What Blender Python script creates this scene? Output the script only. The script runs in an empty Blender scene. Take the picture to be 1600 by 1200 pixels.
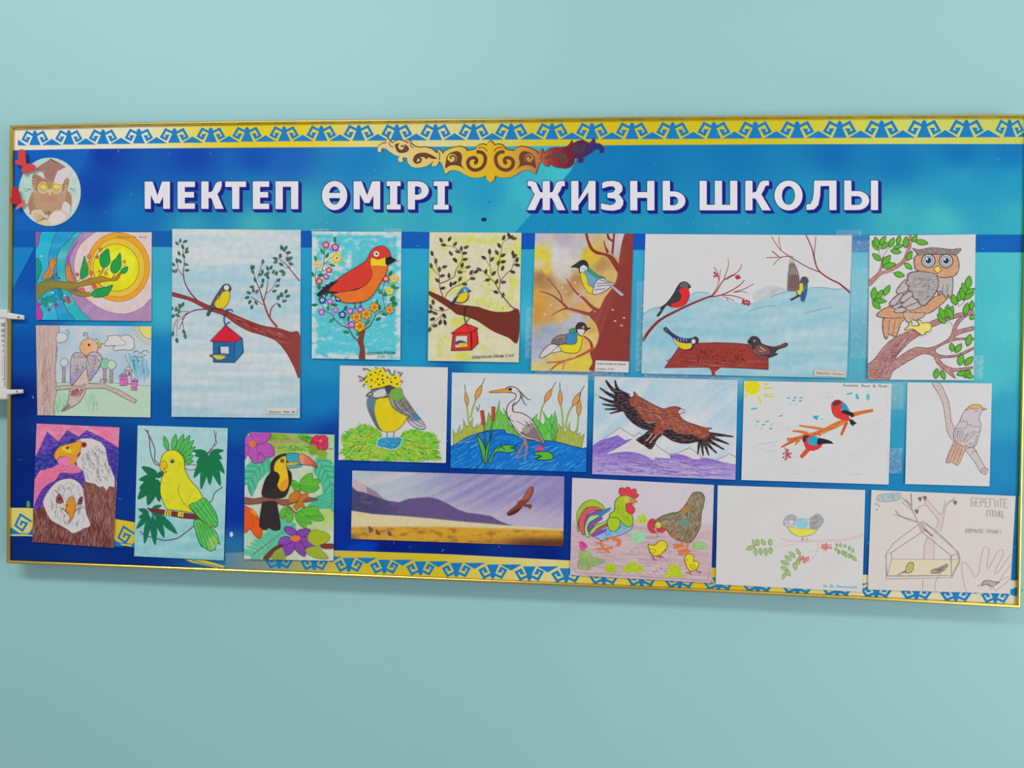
import bpy, math, random
from mathutils import Vector, Matrix, noise as mnoise
from mathutils.geometry import tessellate_polygon

# ---------------------------------------------------------------- camera, light
SC = bpy.context.scene
COL = SC.collection
BW, BH, BZ = 2.25, 1.0234, 1.55          # board width, height, height of its centre above the floor
CAM = Vector((0.2095, -1.6851, BZ - 0.0568))
YAW, PIT, ROL, FPX = 0.0900, -0.0061, -0.0186, 1200.0
RC = Matrix.Rotation(YAW, 3, 'Z') @ Matrix.Rotation(PIT, 3, 'X') @ Matrix.Rotation(ROL, 3, 'Y')
cd = bpy.data.cameras.new('camera'); cam = bpy.data.objects.new('camera', cd); COL.objects.link(cam)
cd.sensor_width = 36; cd.lens = 36 * FPX / 1600; cd.clip_start = 0.05
cam.matrix_world = Matrix.Translation(CAM) @ (RC @ Matrix.Rotation(math.pi / 2, 3, 'X')).to_4x4()
SC.camera = cam

world = bpy.data.worlds.new('room_light'); SC.world = world; world.use_nodes = True
wn = world.node_tree.nodes['Background']
wn.inputs[0].default_value = (1.0, 0.992, 0.985, 1); wn.inputs[1].default_value = 0.33

def area(name, loc, target, sx, sy, power, color=(1, 1, 1)):
    l = bpy.data.lights.new(name, 'AREA'); l.shape = 'RECTANGLE'; l.size = sx; l.size_y = sy
    l.energy = power; l.color = color
    o = bpy.data.objects.new(name, l); COL.objects.link(o); o.location = loc
    o.rotation_euler = (Vector(target) - Vector(loc)).to_track_quat('-Z', 'Y').to_euler()
    return o
area('ceiling_lamp', (-1.5, -2.3, 3.50), (-1.3, -0.6, 0.6), 2.4, 0.45, 52, (1.0, 0.985, 0.96))
area('ceiling_lamp', (2.1, -2.3, 3.50), (1.9, -0.6, 0.6), 2.4, 0.45, 18, (1.0, 0.985, 0.96))
area('window_daylight', (3.3, -2.7, 1.0), (0.8, 0.0, 1.0), 2.2, 1.9, 66, (1.0, 0.985, 0.975))

vs = SC.view_settings
vs.view_transform = 'Standard'; vs.look = 'None'; vs.gamma = 1.0; vs.use_curve_mapping = False
vs.exposure = -0.16
KEXP = 0.80                              # how bright a white sheet shows under these lamps

# ---------------------------------------------------------------- helpers
def U(px, py, y=0.0):
    """point of the plane at depth y seen at photograph pixel (px, py)"""
    d = RC @ Vector(((px - 800) / FPX, 1.0, -(py - 600) / FPX))
    t = (y - CAM.y) / d.y
    return CAM + d * t

def lin(c):
    c = c / 255.0
    return c / 12.92 if c <= 0.04045 else ((c + 0.055) / 1.055) ** 2.4
def rgb(c):
    """photograph colour -> paint colour"""
    if isinstance(c, str): c = tuple(int(c[i:i + 2], 16) for i in (0, 2, 4))
    return tuple(min(0.93, lin(v) / KEXP) for v in c)
def mixc(a, b, t):
    t = max(0.0, min(1.0, t)); return tuple(x + (y - x) * t for x, y in zip(a, b))
def hexc(s): return tuple(int(s[i:i + 2], 16) for i in (0, 2, 4))
def sst(a, b, x):
    t = max(0.0, min(1.0, (x - a) / (b - a))); return t * t * (3 - 2 * t)
def nz(x, y, s=0.0): return mnoise.noise(Vector((x, y, s)))
def fb(x, y, s=0.0): return nz(x, y, s) + 0.5 * nz(2 * x, 2 * y, s + 7) + 0.25 * nz(4 * x, 4 * y, s + 13)
def idw(pts, x, y, p=2.6):
    w = 0; r = [0, 0, 0]
    for (a, b, c) in pts:
        d = ((a - x) ** 2 + (b - y) ** 2 + 30.0) ** (-p / 2)
        w += d
        for i in range(3): r[i] += c[i] * d
    return tuple(v / w for v in r)

def P(s):
    if not isinstance(s, str): return [tuple(map(float, q)) for q in s]
    return [tuple(map(float, q.split(','))) for q in s.split()]
def smooth(pts, closed, n=5):
    m = len(pts)
    if m < 3: return pts
    out = []
    rng = range(m) if closed else range(m - 1)
    for i in rng:
        if closed: a, b, c, d = pts[i - 1], pts[i], pts[(i + 1) % m], pts[(i + 2) % m]
        else: a, b, c, d = pts[max(i - 1, 0)], pts[i], pts[i + 1], pts[min(i + 2, m - 1)]
        for k in range(n):
            t = k / n; t2 = t * t; t3 = t2 * t
            out.append(tuple(0.5 * (2 * b[j] + (c[j] - a[j]) * t + (2 * a[j] - 5 * b[j] + 4 * c[j] - d[j]) * t2
                                    + (3 * b[j] - a[j] - 3 * c[j] + d[j]) * t3) for j in (0, 1)))
    if not closed: out.append(pts[-1])
    return out
def inside(pts, x, y):
    c = False; j = len(pts) - 1
    for i in range(len(pts)):
        (xi, yi), (xj, yj) = pts[i], pts[j]
        if (yi > y) != (yj > y) and x < (xj - xi) * (y - yi) / (yj - yi) + xi: c = not c
        j = i
    return c
def clip(poly, quad):
    for i in range(len(quad)):
        a, b = quad[i], quad[(i + 1) % len(quad)]
        def sd(p): return (b[0] - a[0]) * (p[1] - a[1]) - (b[1] - a[1]) * (p[0] - a[0])
        out = []
        for k in range(len(poly)):
            p, q = poly[k - 1], poly[k]
            sp, sq = sd(p), sd(q)
            if sq >= 0:
                if sp < 0: t = sp / (sp - sq); out.append((p[0] + (q[0] - p[0]) * t, p[1] + (q[1] - p[1]) * t))
                out.append(q)
            elif sp >= 0:
                t = sp / (sp - sq); out.append((p[0] + (q[0] - p[0]) * t, p[1] + (q[1] - p[1]) * t))
        poly = out
        if len(poly) < 3: return []
    return poly

# ---------------------------------------------------------------- materials
MATS = {}
def N(nt, typ, **kw):
    n = nt.nodes.new(typ)
    for k, v in kw.items():
        if k.startswith('i_'):
            n.inputs[int(k[2:]) if k[2:].isdigit() else k[2:].replace('_', ' ')].default_value = v
        else: setattr(n, k, v)
    return n
def paint(kind, amp, scale, rough, spec, white=0.0, stretch=(1, 1, 1), rot=0.0, bump=0.0):
    """colour comes from the drawing, the nodes add pigment grain"""
    m = bpy.data.materials.new(kind); m.use_nodes = True; nt = m.node_tree
    b = nt.nodes['Principled BSDF']
    b.inputs['Roughness'].default_value = rough; b.inputs['Specular IOR Level'].default_value = spec
    at = N(nt, 'ShaderNodeAttribute', attribute_name='col')
    tc = N(nt, 'ShaderNodeTexCoord'); mp = N(nt, 'ShaderNodeMapping')
    mp.inputs['Scale'].default_value = stretch; mp.inputs['Rotation'].default_value = (0, rot, 0)
    nt.links.new(tc.outputs['Object'], mp.inputs[0])
    no = N(nt, 'ShaderNodeTexNoise'); no.inputs['Scale'].default_value = scale; no.inputs['Detail'].default_value = 4
    nt.links.new(mp.outputs[0], no.inputs['Vector'])
    mr = N(nt, 'ShaderNodeMapRange'); mr.inputs[1].default_value = 0.3; mr.inputs[2].default_value = 0.7
    mr.inputs[3].default_value = 1 - amp; mr.inputs[4].default_value = 1 + amp
    nt.links.new(no.outputs[0], mr.inputs[0])
    mul = N(nt, 'ShaderNodeVectorMath', operation='SCALE')
    nt.links.new(at.outputs['Color'], mul.inputs[0]); nt.links.new(mr.outputs[0], mul.inputs['Scale'])
    last = mul.outputs[0]
    if white:
        r2 = N(nt, 'ShaderNodeMapRange'); r2.inputs[1].default_value = 0.47; r2.inputs[2].default_value = 0.68
        r2.inputs[3].default_value = 0.0; r2.inputs[4].default_value = white
        nt.links.new(no.outputs[0], r2.inputs[0])
        mx = N(nt, 'ShaderNodeMix', data_type='RGBA'); mx.inputs[7].default_value = (*rgb((205, 203, 203)), 1)
        nt.links.new(r2.outputs[0], mx.inputs[0]); nt.links.new(last, mx.inputs[6]); last = mx.outputs[2]
    nt.links.new(last, b.inputs['Base Color'])
    if bump:
        bp = N(nt, 'ShaderNodeBump'); bp.inputs['Strength'].default_value = bump; bp.inputs['Distance'].default_value = 0.001
        nt.links.new(no.outputs[0], bp.inputs['Height']); nt.links.new(bp.outputs[0], b.inputs['Normal'])
    MATS[kind] = m
paint('paper', 0.02, 14, 0.75, 0.15)
paint('ink', 0.06, 220, 0.7, 0.15)
paint('wash', 0.07, 60, 0.7, 0.15)
paint('marker', 0.09, 420, 0.65, 0.15, white=0.17, stretch=(0.25, 1, 1), rot=0.9)
paint('vertical_marker', 0.12, 420, 0.65, 0.15, white=0.22, stretch=(1, 1, 0.14), rot=-0.12)
paint('pencil', 0.05, 520, 0.75, 0.12, white=0.34, stretch=(0.3, 1, 1), rot=0.7)
paint('print', 0.035, 300, 0.45, 0.08, stretch=(1, 1, 0.05))
paint('vinyl', 0.02, 60, 0.4, 0.12)
paint('glossy_print', 0.05, 120, 0.4, 0.1)

def flat(name, color, rough=0.5, spec=0.4, metal=0.0, amp=0.04, scale=60, raw=False):
    m = bpy.data.materials.new(name); m.use_nodes = True; nt = m.node_tree; b = nt.nodes['Principled BSDF']
    b.inputs['Roughness'].default_value = rough; b.inputs['Specular IOR Level'].default_value = spec
    b.inputs['Metallic'].default_value = metal
    c = color if raw else rgb(color)
    no = N(nt, 'ShaderNodeTexNoise'); no.inputs['Scale'].default_value = scale; no.inputs['Detail'].default_value = 3
    tc = N(nt, 'ShaderNodeTexCoord'); nt.links.new(tc.outputs['Object'], no.inputs['Vector'])
    mx = N(nt, 'ShaderNodeMix', data_type='RGBA')
    mx.inputs[6].default_value = (*[v * (1 - amp) for v in c], 1); mx.inputs[7].default_value = (*[min(1, v * (1 + amp)) for v in c], 1)
    nt.links.new(no.outputs[0], mx.inputs[0]); nt.links.new(mx.outputs[2], b.inputs['Base Color'])
    MATS[name] = m
    return m

# ---------------------------------------------------------------- object helpers
def tag(o, label=None, cat=None, group=None, kind=None):
    if label: o['label'] = label
    if cat: o['category'] = cat
    if group: o['group'] = group
    if kind: o['kind'] = kind
    return o
def empty(name, loc):
    o = bpy.data.objects.new(name, None); COL.objects.link(o); o.location = loc; o.empty_display_size = 0.03
    return o
def mesh(name, verts, faces, mat, parent=None, cols=None, origin=None, sm=False):
    org = Vector(parent_origin(parent)) if origin is None else Vector(origin)
    me = bpy.data.meshes.new(name)
    me.from_pydata([tuple(Vector(v) - org) for v in verts], [], faces)
    if cols:
        a = me.color_attributes.new('col', 'FLOAT_COLOR', 'POINT')
        a.data.foreach_set('color', [x for c in cols for x in (*c, 1.0)])
    me.materials.append(MATS[mat] if isinstance(mat, str) else mat)
    if sm: me.polygons.foreach_set('use_smooth', [True] * len(me.polygons))
    me.update()
    o = bpy.data.objects.new(name, me); COL.objects.link(o)
    if parent: o.parent = parent
    else: o.location = org
    return o
def parent_origin(p):
    v = Vector((0, 0, 0))
    while p: v = v + p.location; p = p.parent
    return v

LAYER = 8e-6
STUFF = {'leaves', 'berries', 'sky_dabs', 'yellow_dabs', 'scratch', 'smudge', 'printed_mark', 'far_birds', 'signature', 'feather_strokes', 'snow_strokes', 'pebbles', 'lettering'}
class Art:
    """flat picture layers on a sheet; crop = (x0, y0, k): drawing units are k per photograph pixel"""
    def __init__(s, root, crop, quad, gap, tilt=(0, 0), start=1):
        s.root, s.crop, s.gap, s.tilt = root, crop, gap, tilt
        s.quad = P(quad) if quad else None
        s.n = start; s.parts = {}; s.order = []; s.cur = None
        if s.quad: s.cx = sum(q[0] for q in s.quad) / 4; s.cy = sum(q[1] for q in s.quad) / 4
        else: s.cx = s.cy = 0
        s.rnd = random.Random(hash_name(root.name))
    def depth(s, x, y):
        k = s.crop[2]
        return -(s.gap + s.tilt[0] * (x - s.cx) / k / 100 + s.tilt[1] * (y - s.cy) / k / 100)
    def W(s, x, y, extra=0.0):
        x0, y0, k = s.crop
        return U(x0 + x / k, y0 + y / k, s.depth(x, y) - s.n * LAYER + extra)
    def p(s, name, mat='ink'):
        if name not in s.parts: s.parts[name] = ([], [], [], mat); s.order.append(name)
        s.cur = s.parts[name]; return s
    def q(s, name, mat='ink'):
        """a new piece of a repeated kind: flower, flower.001, ..."""
        k = 0; nm = name
        while nm in s.parts: k += 1; nm = '%s.%03d' % (name, k)
        return s.p(nm, mat)
    def _add(s, pts, cols, tris):
        v, f, c, _ = s.cur; b = len(v)
        v += [s.W(x, y) for x, y in pts]; c += cols
        for t in tris:
            a0, a1, a2 = (pts[i] for i in t[:3])
            ar = (a1[0] - a0[0]) * (a2[1] - a0[1]) - (a1[1] - a0[1]) * (a2[0] - a0[0])
            t = tuple(b + i for i in t)
            f.append(t if ar < 0 else t[::-1])
    def f(s, pts, c, o=None, w=4, sm=True, holes=None, n=5):
        pts = P(pts)
        if sm: pts = smooth(pts, True, n)
        s.n += 1
        full = pts
        if s.quad: pts = clip(pts, s.quad)
        if len(pts) >= 3:
            loops = [[Vector((x, y, 0)) for x, y in pts]]
            allp = list(pts)
            for h in holes or []:
                h = P(h)
                if sm: h = smooth(h, True)
                loops.append([Vector((x, y, 0)) for x, y in h]); allp += h
            tr = tessellate_polygon(loops)
            col = [rgb(c(x, y)) for x, y in allp] if callable(c) else [rgb(c)] * len(allp)
            s._add(allp, col, tr)
        if o: s.l(full + [full[0]], w * 1.3, o, sm=False)
        return s
    def l(s, pts, w, c, sm=True, taper=0.0, n=5):
        pts = P(pts)
        if sm: pts = smooth(pts, False, n)
        q = [pts[0]]
        for a in pts[1:]:
            if abs(a[0] - q[-1][0]) + abs(a[1] - q[-1][1]) > 0.05: q.append(a)
        pts = q
        if len(pts) < 2: return s
        closed = len(pts) > 3 and abs(pts[0][0] - pts[-1][0]) + abs(pts[0][1] - pts[-1][1]) < 0.1
        s.n += 1; m = len(pts); L = []; Rr = []
        for i in range(m):
            if closed: a = pts[i - 1] if i > 0 else pts[m - 2]; b = pts[i + 1] if i < m - 1 else pts[1]
            else: a = pts[max(i - 1, 0)]; b = pts[min(i + 1, m - 1)]
            ux, uy = pts[i][0] - a[0], pts[i][1] - a[1]; vx, vy = b[0] - pts[i][0], b[1] - pts[i][1]
            lu = math.hypot(ux, uy) or 1; lv = math.hypot(vx, vy) or 1
            if i == 0 and not closed: ux, uy, lu = vx, vy, lv
            if i == m - 1 and not closed: vx, vy, lv = ux, uy, lu
            nx, ny = -(uy / lu + vy / lv), ux / lu + vx / lv
            ln = math.hypot(nx, ny) or 1; nx /= ln; ny /= ln
            cs = max(0.5, abs(nx * (-vy / lv) + ny * (vx / lv)))
            ww = w[0] + (w[1] - w[0]) * i / (m - 1) if isinstance(w, tuple) else w
            h = 0.5 * ww / cs * (1 - taper * i / (m - 1))
            L.append((pts[i][0] + nx * h, pts[i][1] + ny * h)); Rr.append((pts[i][0] - nx * h, pts[i][1] - ny * h))
        col = rgb(c)
        q = s.quad
        def out(p): return q and not all((q[(i + 1) % 4][0] - q[i][0]) * (p[1] - q[i][1]) - (q[(i + 1) % 4][1] - q[i][1]) * (p[0] - q[i][0]) >= 0 for i in range(4))
        if not any(out(p) for p in L + Rr):
            s._add(L + Rr, [col] * (2 * m), [(i, i + 1, m + i + 1, m + i) for i in range(m - 1)])
        else:
            for i in range(m - 1):
                qd = clip([L[i], L[i + 1], Rr[i + 1], Rr[i]], q) or clip([L[i], Rr[i], Rr[i + 1], L[i + 1]], q)
                if len(qd) >= 3: s._add(qd, [col] * len(qd), [(0, k, k + 1) for k in range(1, len(qd) - 1)])
        return s
    def dot(s, x, y, r, c, ry=None, rot=0, o=None, w=3, n=14):
        ry = ry or r; ca, sa = math.cos(rot), math.sin(rot)
        return s.f([(x + r * math.cos(t) * ca - ry * math.sin(t) * sa, y + r * math.cos(t) * sa + ry * math.sin(t) * ca)
                    for t in [2 * math.pi * i / n for i in range(n)]], c, o, w, sm=False)
    def leaf(s, x, y, ang, L, w, c, o=None, ow=3, vein=None):
        a = math.radians(ang); ca, sa = math.cos(a), math.sin(a)
        sh = [(0, 0), (.2, .36), (.5, .5), (.8, .3), (1, 0), (.8, -.3), (.5, -.5), (.2, -.36)]
        s.f([(x + L * u * ca - w * v * sa, y + L * u * sa + w * v * ca) for u, v in sh], c, o, ow, n=2)
        if vein: s.l([(x, y), (x + L * .85 * ca, y + L * .85 * sa)], ow * .7, vein, sm=False)
        return s
    def hatch(s, pts, n, ln, ang, w, c, jit=12, sm=True):
        pts = P(pts)
        if sm: pts = smooth(pts, True, 3)
        xs = [q[0] for q in pts]; ys = [q[1] for q in pts]; R = s.rnd; k = 0; tries = 0
        cs = c if isinstance(c, list) else [c]
        nn = s.n
        while k < n and tries < n * 20:
            tries += 1
            x, y = R.uniform(min(xs), max(xs)), R.uniform(min(ys), max(ys))
            a = math.radians((ang(x, y) if callable(ang) else ang) + R.uniform(-jit, jit)); l = ln * R.uniform(.5, 1.3) / 2
            p0 = (x - l * math.cos(a), y - l * math.sin(a)); p1 = (x + l * math.cos(a), y + l * math.sin(a))
            if inside(pts, *p0) and inside(pts, *p1):
                s.n = nn + k % 5; s.l([p0, p1], (w, w * .5), R.choice(cs), sm=False); k += 1
        s.n = nn + 6
        return s
    def wash(s, fn, nx=50, ny=40, quad=None):
        """a painted area: a grid of many small faces, colour by place on the sheet"""
        q = P(quad) if quad else s.quad; s.n += 1
        v, f, c, _ = s.cur; b = len(v)
        for j in range(ny + 1):
            for i in range(nx + 1):
                u, t = i / nx, j / ny
                x = (q[0][0] * (1 - u) + q[1][0] * u) * (1 - t) + (q[3][0] * (1 - u) + q[2][0] * u) * t
                y = (q[0][1] * (1 - u) + q[1][1] * u) * (1 - t) + (q[3][1] * (1 - u) + q[2][1] * u) * t
                v.append(s.W(x, y)); c.append(rgb(fn(x, y)))
        for j in range(ny):
            for i in range(nx):
                k = b + j * (nx + 1) + i
                f.append((k, k + nx + 1, k + nx + 2, k + 1))
        return s
    def text(s, body, x, y, h, c, width=None, shear=0.0, rot=0.0, bold=0.0):
        """lettering: baseline start (x, y), capital height h"""
        cu = bpy.data.curves.new('lettering', 'FONT'); cu.body = body; cu.resolution_u = 2; cu.offset = bold
        ob = bpy.data.objects.new('lettering', cu); COL.objects.link(ob)
        dg = bpy.context.evaluated_depsgraph_get(); me = ob.evaluated_get(dg).to_mesh()
        vs_ = [tuple(q.co) for q in me.vertices]; fs = [tuple(q.vertices) for q in me.polygons]
        ob.evaluated_get(dg).to_mesh_clear()
        bpy.data.objects.remove(ob); bpy.data.curves.remove(cu)
        if not vs_: return s
        sc = h / 0.72; x1 = max(q[0] for q in vs_); x0 = min(q[0] for q in vs_)
        sx = width / (x1 - x0) if width else sc
        s.n += 1
        ca, sa = math.cos(rot), math.sin(rot); pts = []
        for q in vs_:
            a, b_ = (q[0] - x0) * sx + shear * q[1] * sc, -q[1] * sc
            pts.append((x + a * ca - b_ * sa, y + a * sa + b_ * ca))
        s._add(pts, [rgb(c)] * len(pts), fs)
        return s
    def scrawl(s, x, y, w, h, c, words, lw, rot=0.0):
        """illegible handwriting: words is a list of relative word lengths"""
        R = s.rnd; tot = sum(words) + .5 * (len(words) - 1); u = w / tot; px = 0
        ca, sa = math.cos(rot), math.sin(rot)
        for wl in words:
            n = max(3, int(wl * 4)); pts = []
            for i in range(n * 2 + 1):
                up = i % 2; hh = h * (R.uniform(.35, .65) if i > 1 else 1.0) if up else R.uniform(0, .12) * h
                a, b = px + wl * u * i / (n * 2) + .12 * hh, -hh
                pts.append((x + a * ca - b * sa, y + a * sa + b * ca))
            s.l(pts, lw, c, n=3); px += (wl + .5) * u
        return s
    def done(s):
        out = {}
        for nme in sorted(s.order, key=lambda q: '>' in q):
            v, f, c, m = s.parts[nme]
            if v:
                up = out.get(nme.split('>')[0], s.root) if '>' in nme else s.root
                out[nme] = mesh(nme.split('>')[-1].split('.')[0], v, f, m, up, c)
                if nme in STUFF: out[nme]['kind'] = 'stuff'
        return out
def hash_name(n):
    h = 7
    for ch in n: h = (h * 31 + ord(ch)) % 100003
    return h

SHEETS = []
def Sheet(name, label, crop, quad, gap=0.0024, tilt=(0.0, 0.0), paper=(204, 204, 206), cat='drawing', edge=None):
    """a sheet of paper pinned flat on the board, its root at the sheet's lower edge"""
    q = P(quad); x0, y0, k = crop
    bx = (q[2][0] + q[3][0]) / 2; by = (q[2][1] + q[3][1]) / 2
    root = empty(name, U(x0 + bx / k, y0 + by / k, -gap)); SHEETS.append(root)
    tag(root, label, cat, 'bird pictures pinned on the board')
    a = Art(root, crop, quad, gap, tilt)
    e = P(edge) if edge else q
    n = len(e); fr = [a.W(x, y) for x, y in e]; bk = [v + Vector((0, 0.0004, 0)) for v in fr]
    fs = [tuple(range(n))[::-1], tuple(range(n, 2 * n))] + [(i, (i + 1) % n, n + (i + 1) % n, n + i) for i in range(n)]
    mesh('paper', fr + bk, fs, 'paper', root, [rgb(paper)] * (2 * n))
    return a
# ---------------------------------------------------------------- wall
def wall_mat():
    m = bpy.data.materials.new('wall_paint'); m.use_nodes = True; nt = m.node_tree; b = nt.nodes['Principled BSDF']
    b.inputs['Roughness'].default_value = 0.48; b.inputs['Specular IOR Level'].default_value = 0.5
    tc = N(nt, 'ShaderNodeTexCoord')
    n1 = N(nt, 'ShaderNodeTexNoise'); n1.inputs['Scale'].default_value = 1.1; n1.inputs['Detail'].default_value = 3
    n2 = N(nt, 'ShaderNodeTexNoise'); n2.inputs['Scale'].default_value = 160; n2.inputs['Detail'].default_value = 2
    nt.links.new(tc.outputs['Object'], n1.inputs['Vector']); nt.links.new(tc.outputs['Object'], n2.inputs['Vector'])
    mx = N(nt, 'ShaderNodeMix', data_type='RGBA')
    mx.inputs[6].default_value = (*rgb((143, 193, 195)), 1); mx.inputs[7].default_value = (*rgb((153, 199, 202)), 1)
    nt.links.new(n1.outputs[0], mx.inputs[0]); nt.links.new(mx.outputs[2], b.inputs['Base Color'])
    n3 = N(nt, 'ShaderNodeTexNoise'); n3.inputs['Scale'].default_value = 5; n3.inputs['Detail'].default_value = 4
    nt.links.new(tc.outputs['Object'], n3.inputs['Vector'])
    b2 = N(nt, 'ShaderNodeBump'); b2.inputs['Strength'].default_value = 0.25; b2.inputs['Distance'].default_value = 0.004
    nt.links.new(n3.outputs[0], b2.inputs['Height'])
    bp = N(nt, 'ShaderNodeBump'); bp.inputs['Strength'].default_value = 0.08; bp.inputs['Distance'].default_value = 0.001
    nt.links.new(n2.outputs[0], bp.inputs['Height']); nt.links.new(b2.outputs[0], bp.inputs['Normal'])
    nt.links.new(bp.outputs[0], b.inputs['Normal'])
    return m
WALLY = 0.040
w = mesh('wall_back', [(-3, WALLY, 0), (3.2, WALLY, 0), (3.2, WALLY, 3.4), (-3, WALLY, 3.4),
                       (-3, WALLY + .15, 0), (3.2, WALLY + .15, 0), (3.2, WALLY + .15, 3.4), (-3, WALLY + .15, 3.4)],
         [(3, 2, 1, 0)[::-1], (4, 5, 6, 7)[::-1], (0, 4, 5, 1)[::-1], (1, 5, 6, 2)[::-1], (2, 6, 7, 3)[::-1], (3, 7, 4, 0)[::-1]], wall_mat(), None, origin=(0, WALLY, 0))
tag(w, 'glossy pale turquoise painted wall behind the board', kind='structure')

# ---------------------------------------------------------------- notice board
board = empty('notice_board', U(803, 915, 0.0))
tag(board, 'long blue printed notice board with thin gold frame and Cyrillic title', 'notice board')
IMG = (0, 0, 1.0)
# outline of the board as measured: clockwise from upper left
TOP = [(17.5, 197), (200, 192.6), (400, 189.3), (600, 187.4), (800, 185.6), (1000, 183.4), (1200, 181.3), (1400, 180.2), (1607, 179.5)]
RIGHT = [(1607, 179.5), (1603, 400), (1599, 600), (1596, 760), (1592.5, 949.5)]
BOT = [(1592.5, 949.5), (1400, 939), (1200, 929), (1000, 920), (800, 911.5), (600, 903), (400, 895), (200, 887), (12.5, 879.5)]
LEFT = [(12.5, 879.5), (13.5, 640), (14.5, 500), (15.5, 400), (17.5, 197)]
outline = TOP[:-1] + RIGHT[:-1] + BOT[:-1] + LEFT[:-1]
fr = [U(x, y, 0.0) for x, y in outline]; bk = [v + Vector((0, 0.012, 0)) for v in fr]; n = len(fr)
fs = [tuple(range(n))[::-1], tuple(range(n, 2 * n))] + [(i, (i + 1) % n, n + (i + 1) % n, n + i) for i in range(n)]
mesh('panel', fr + bk, fs, 'vinyl', board, [rgb((14, 80, 165))] * (2 * n))
# hidden spacer battens between panel and wall
for x in (250, 1380):
    a, b = U(x, 260), U(x + 40, 860)
    mesh('batten', [(a.x, 0.0121, a.z), (b.x, 0.0121, a.z), (b.x, 0.0121, b.z), (a.x, 0.0121, b.z), (a.x, WALLY - .0003, a.z), (b.x, WALLY - .0003, a.z), (b.x, WALLY - .0003, b.z), (a.x, WALLY - .0003, b.z)],
         [(0, 1, 2, 3), (4, 7, 6, 5), (0, 4, 5, 1), (1, 5, 6, 2), (2, 6, 7, 3), (3, 7, 4, 0)], flat('batten_wood', (150, 120, 80)), board)

A = Art(board, IMG, None, 0.0)
def ycurve(c, x):
    c = sorted(c)
    for (a, ya), (b, yb) in zip(c, c[1:]):
        if x <= b: return ya + (yb - ya) * (x - a) / (b - a)
    return c[-1][1]
def xl(y): return ycurve([(q[1], q[0]) for q in LEFT], y)
def xr(y): return ycurve([(q[1], q[0]) for q in RIGHT], y)
STRIPE_B = [(15, 235), (140, 232.5), (400, 230.5), (600, 229.5), (800, 228.5), (1000, 226.5), (1200, 225.5), (1400, 225), (1608, 225)]
BAND_T = [(15, 361), (500, 360.5), (820, 364), (1200, 366), (1608, 366.5)]
BAND_B = [(15, 386), (300, 386), (500, 387), (650, 388.5), (820, 389.5), (1000, 390.5), (1340, 394), (1608, 394.5)]
LOW_T = [(300, 866), (400, 862), (525, 860), (700, 866), (885, 875.5), (1115, 887), (1350, 898), (1600, 907.5)]
hdr = [(30,300,(12,86,184)),(60,240,(12,80,180)),(125,240,(18,92,190)),(160,240,(10,56,166)),(150,300,(10,66,172)),(200,330,(20,112,190)),(120,350,(14,92,180)),(300,245,(8,66,176)),
 (300,300,(14,92,185)),(300,350,(44,150,190)),(400,350,(64,170,190)),(400,245,(10,78,182)),(400,300,(24,122,190)),(450,245,(22,92,190)),(480,330,(56,160,192)),(560,245,(26,122,196)),(600,345,(64,172,194)),
 (650,240,(26,140,198)),(700,350,(56,165,195)),(800,345,(54,168,198)),(820,300,(60,176,204)),(880,265,(66,184,208)),(930,260,(44,160,200)),(760,300,(34,150,198))]
hdr2 = [(960,250,(16,118,188)),(900,340,(26,138,192)),(1000,250,(15,115,185)),(1000,350,(32,142,192)),(1150,345,(38,145,192)),(1150,240,(16,116,186)),(1300,240,(14,106,182)),(1500,232,(10,112,186)),
 (1400,340,(62,170,195)),(1590,340,(54,168,196)),(1500,290,(38,150,196)),(1400,250,(16,116,188)),(1580,235,(14,116,190)),(1590,290,(34,150,198)),(1280,300,(30,140,192)),(1470,350,(70,178,198))]
bnd = [(30,373,(14,88,172)),(250,373,(14,94,168)),(478,373,(10,86,174)),(650,373,(14,92,180)),(825,373,(10,84,184)),(1000,376,(12,84,184)),(1340,378,(58,128,182)),(1560,380,(10,96,178)),(1600,380,(8,90,176))]
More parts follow.
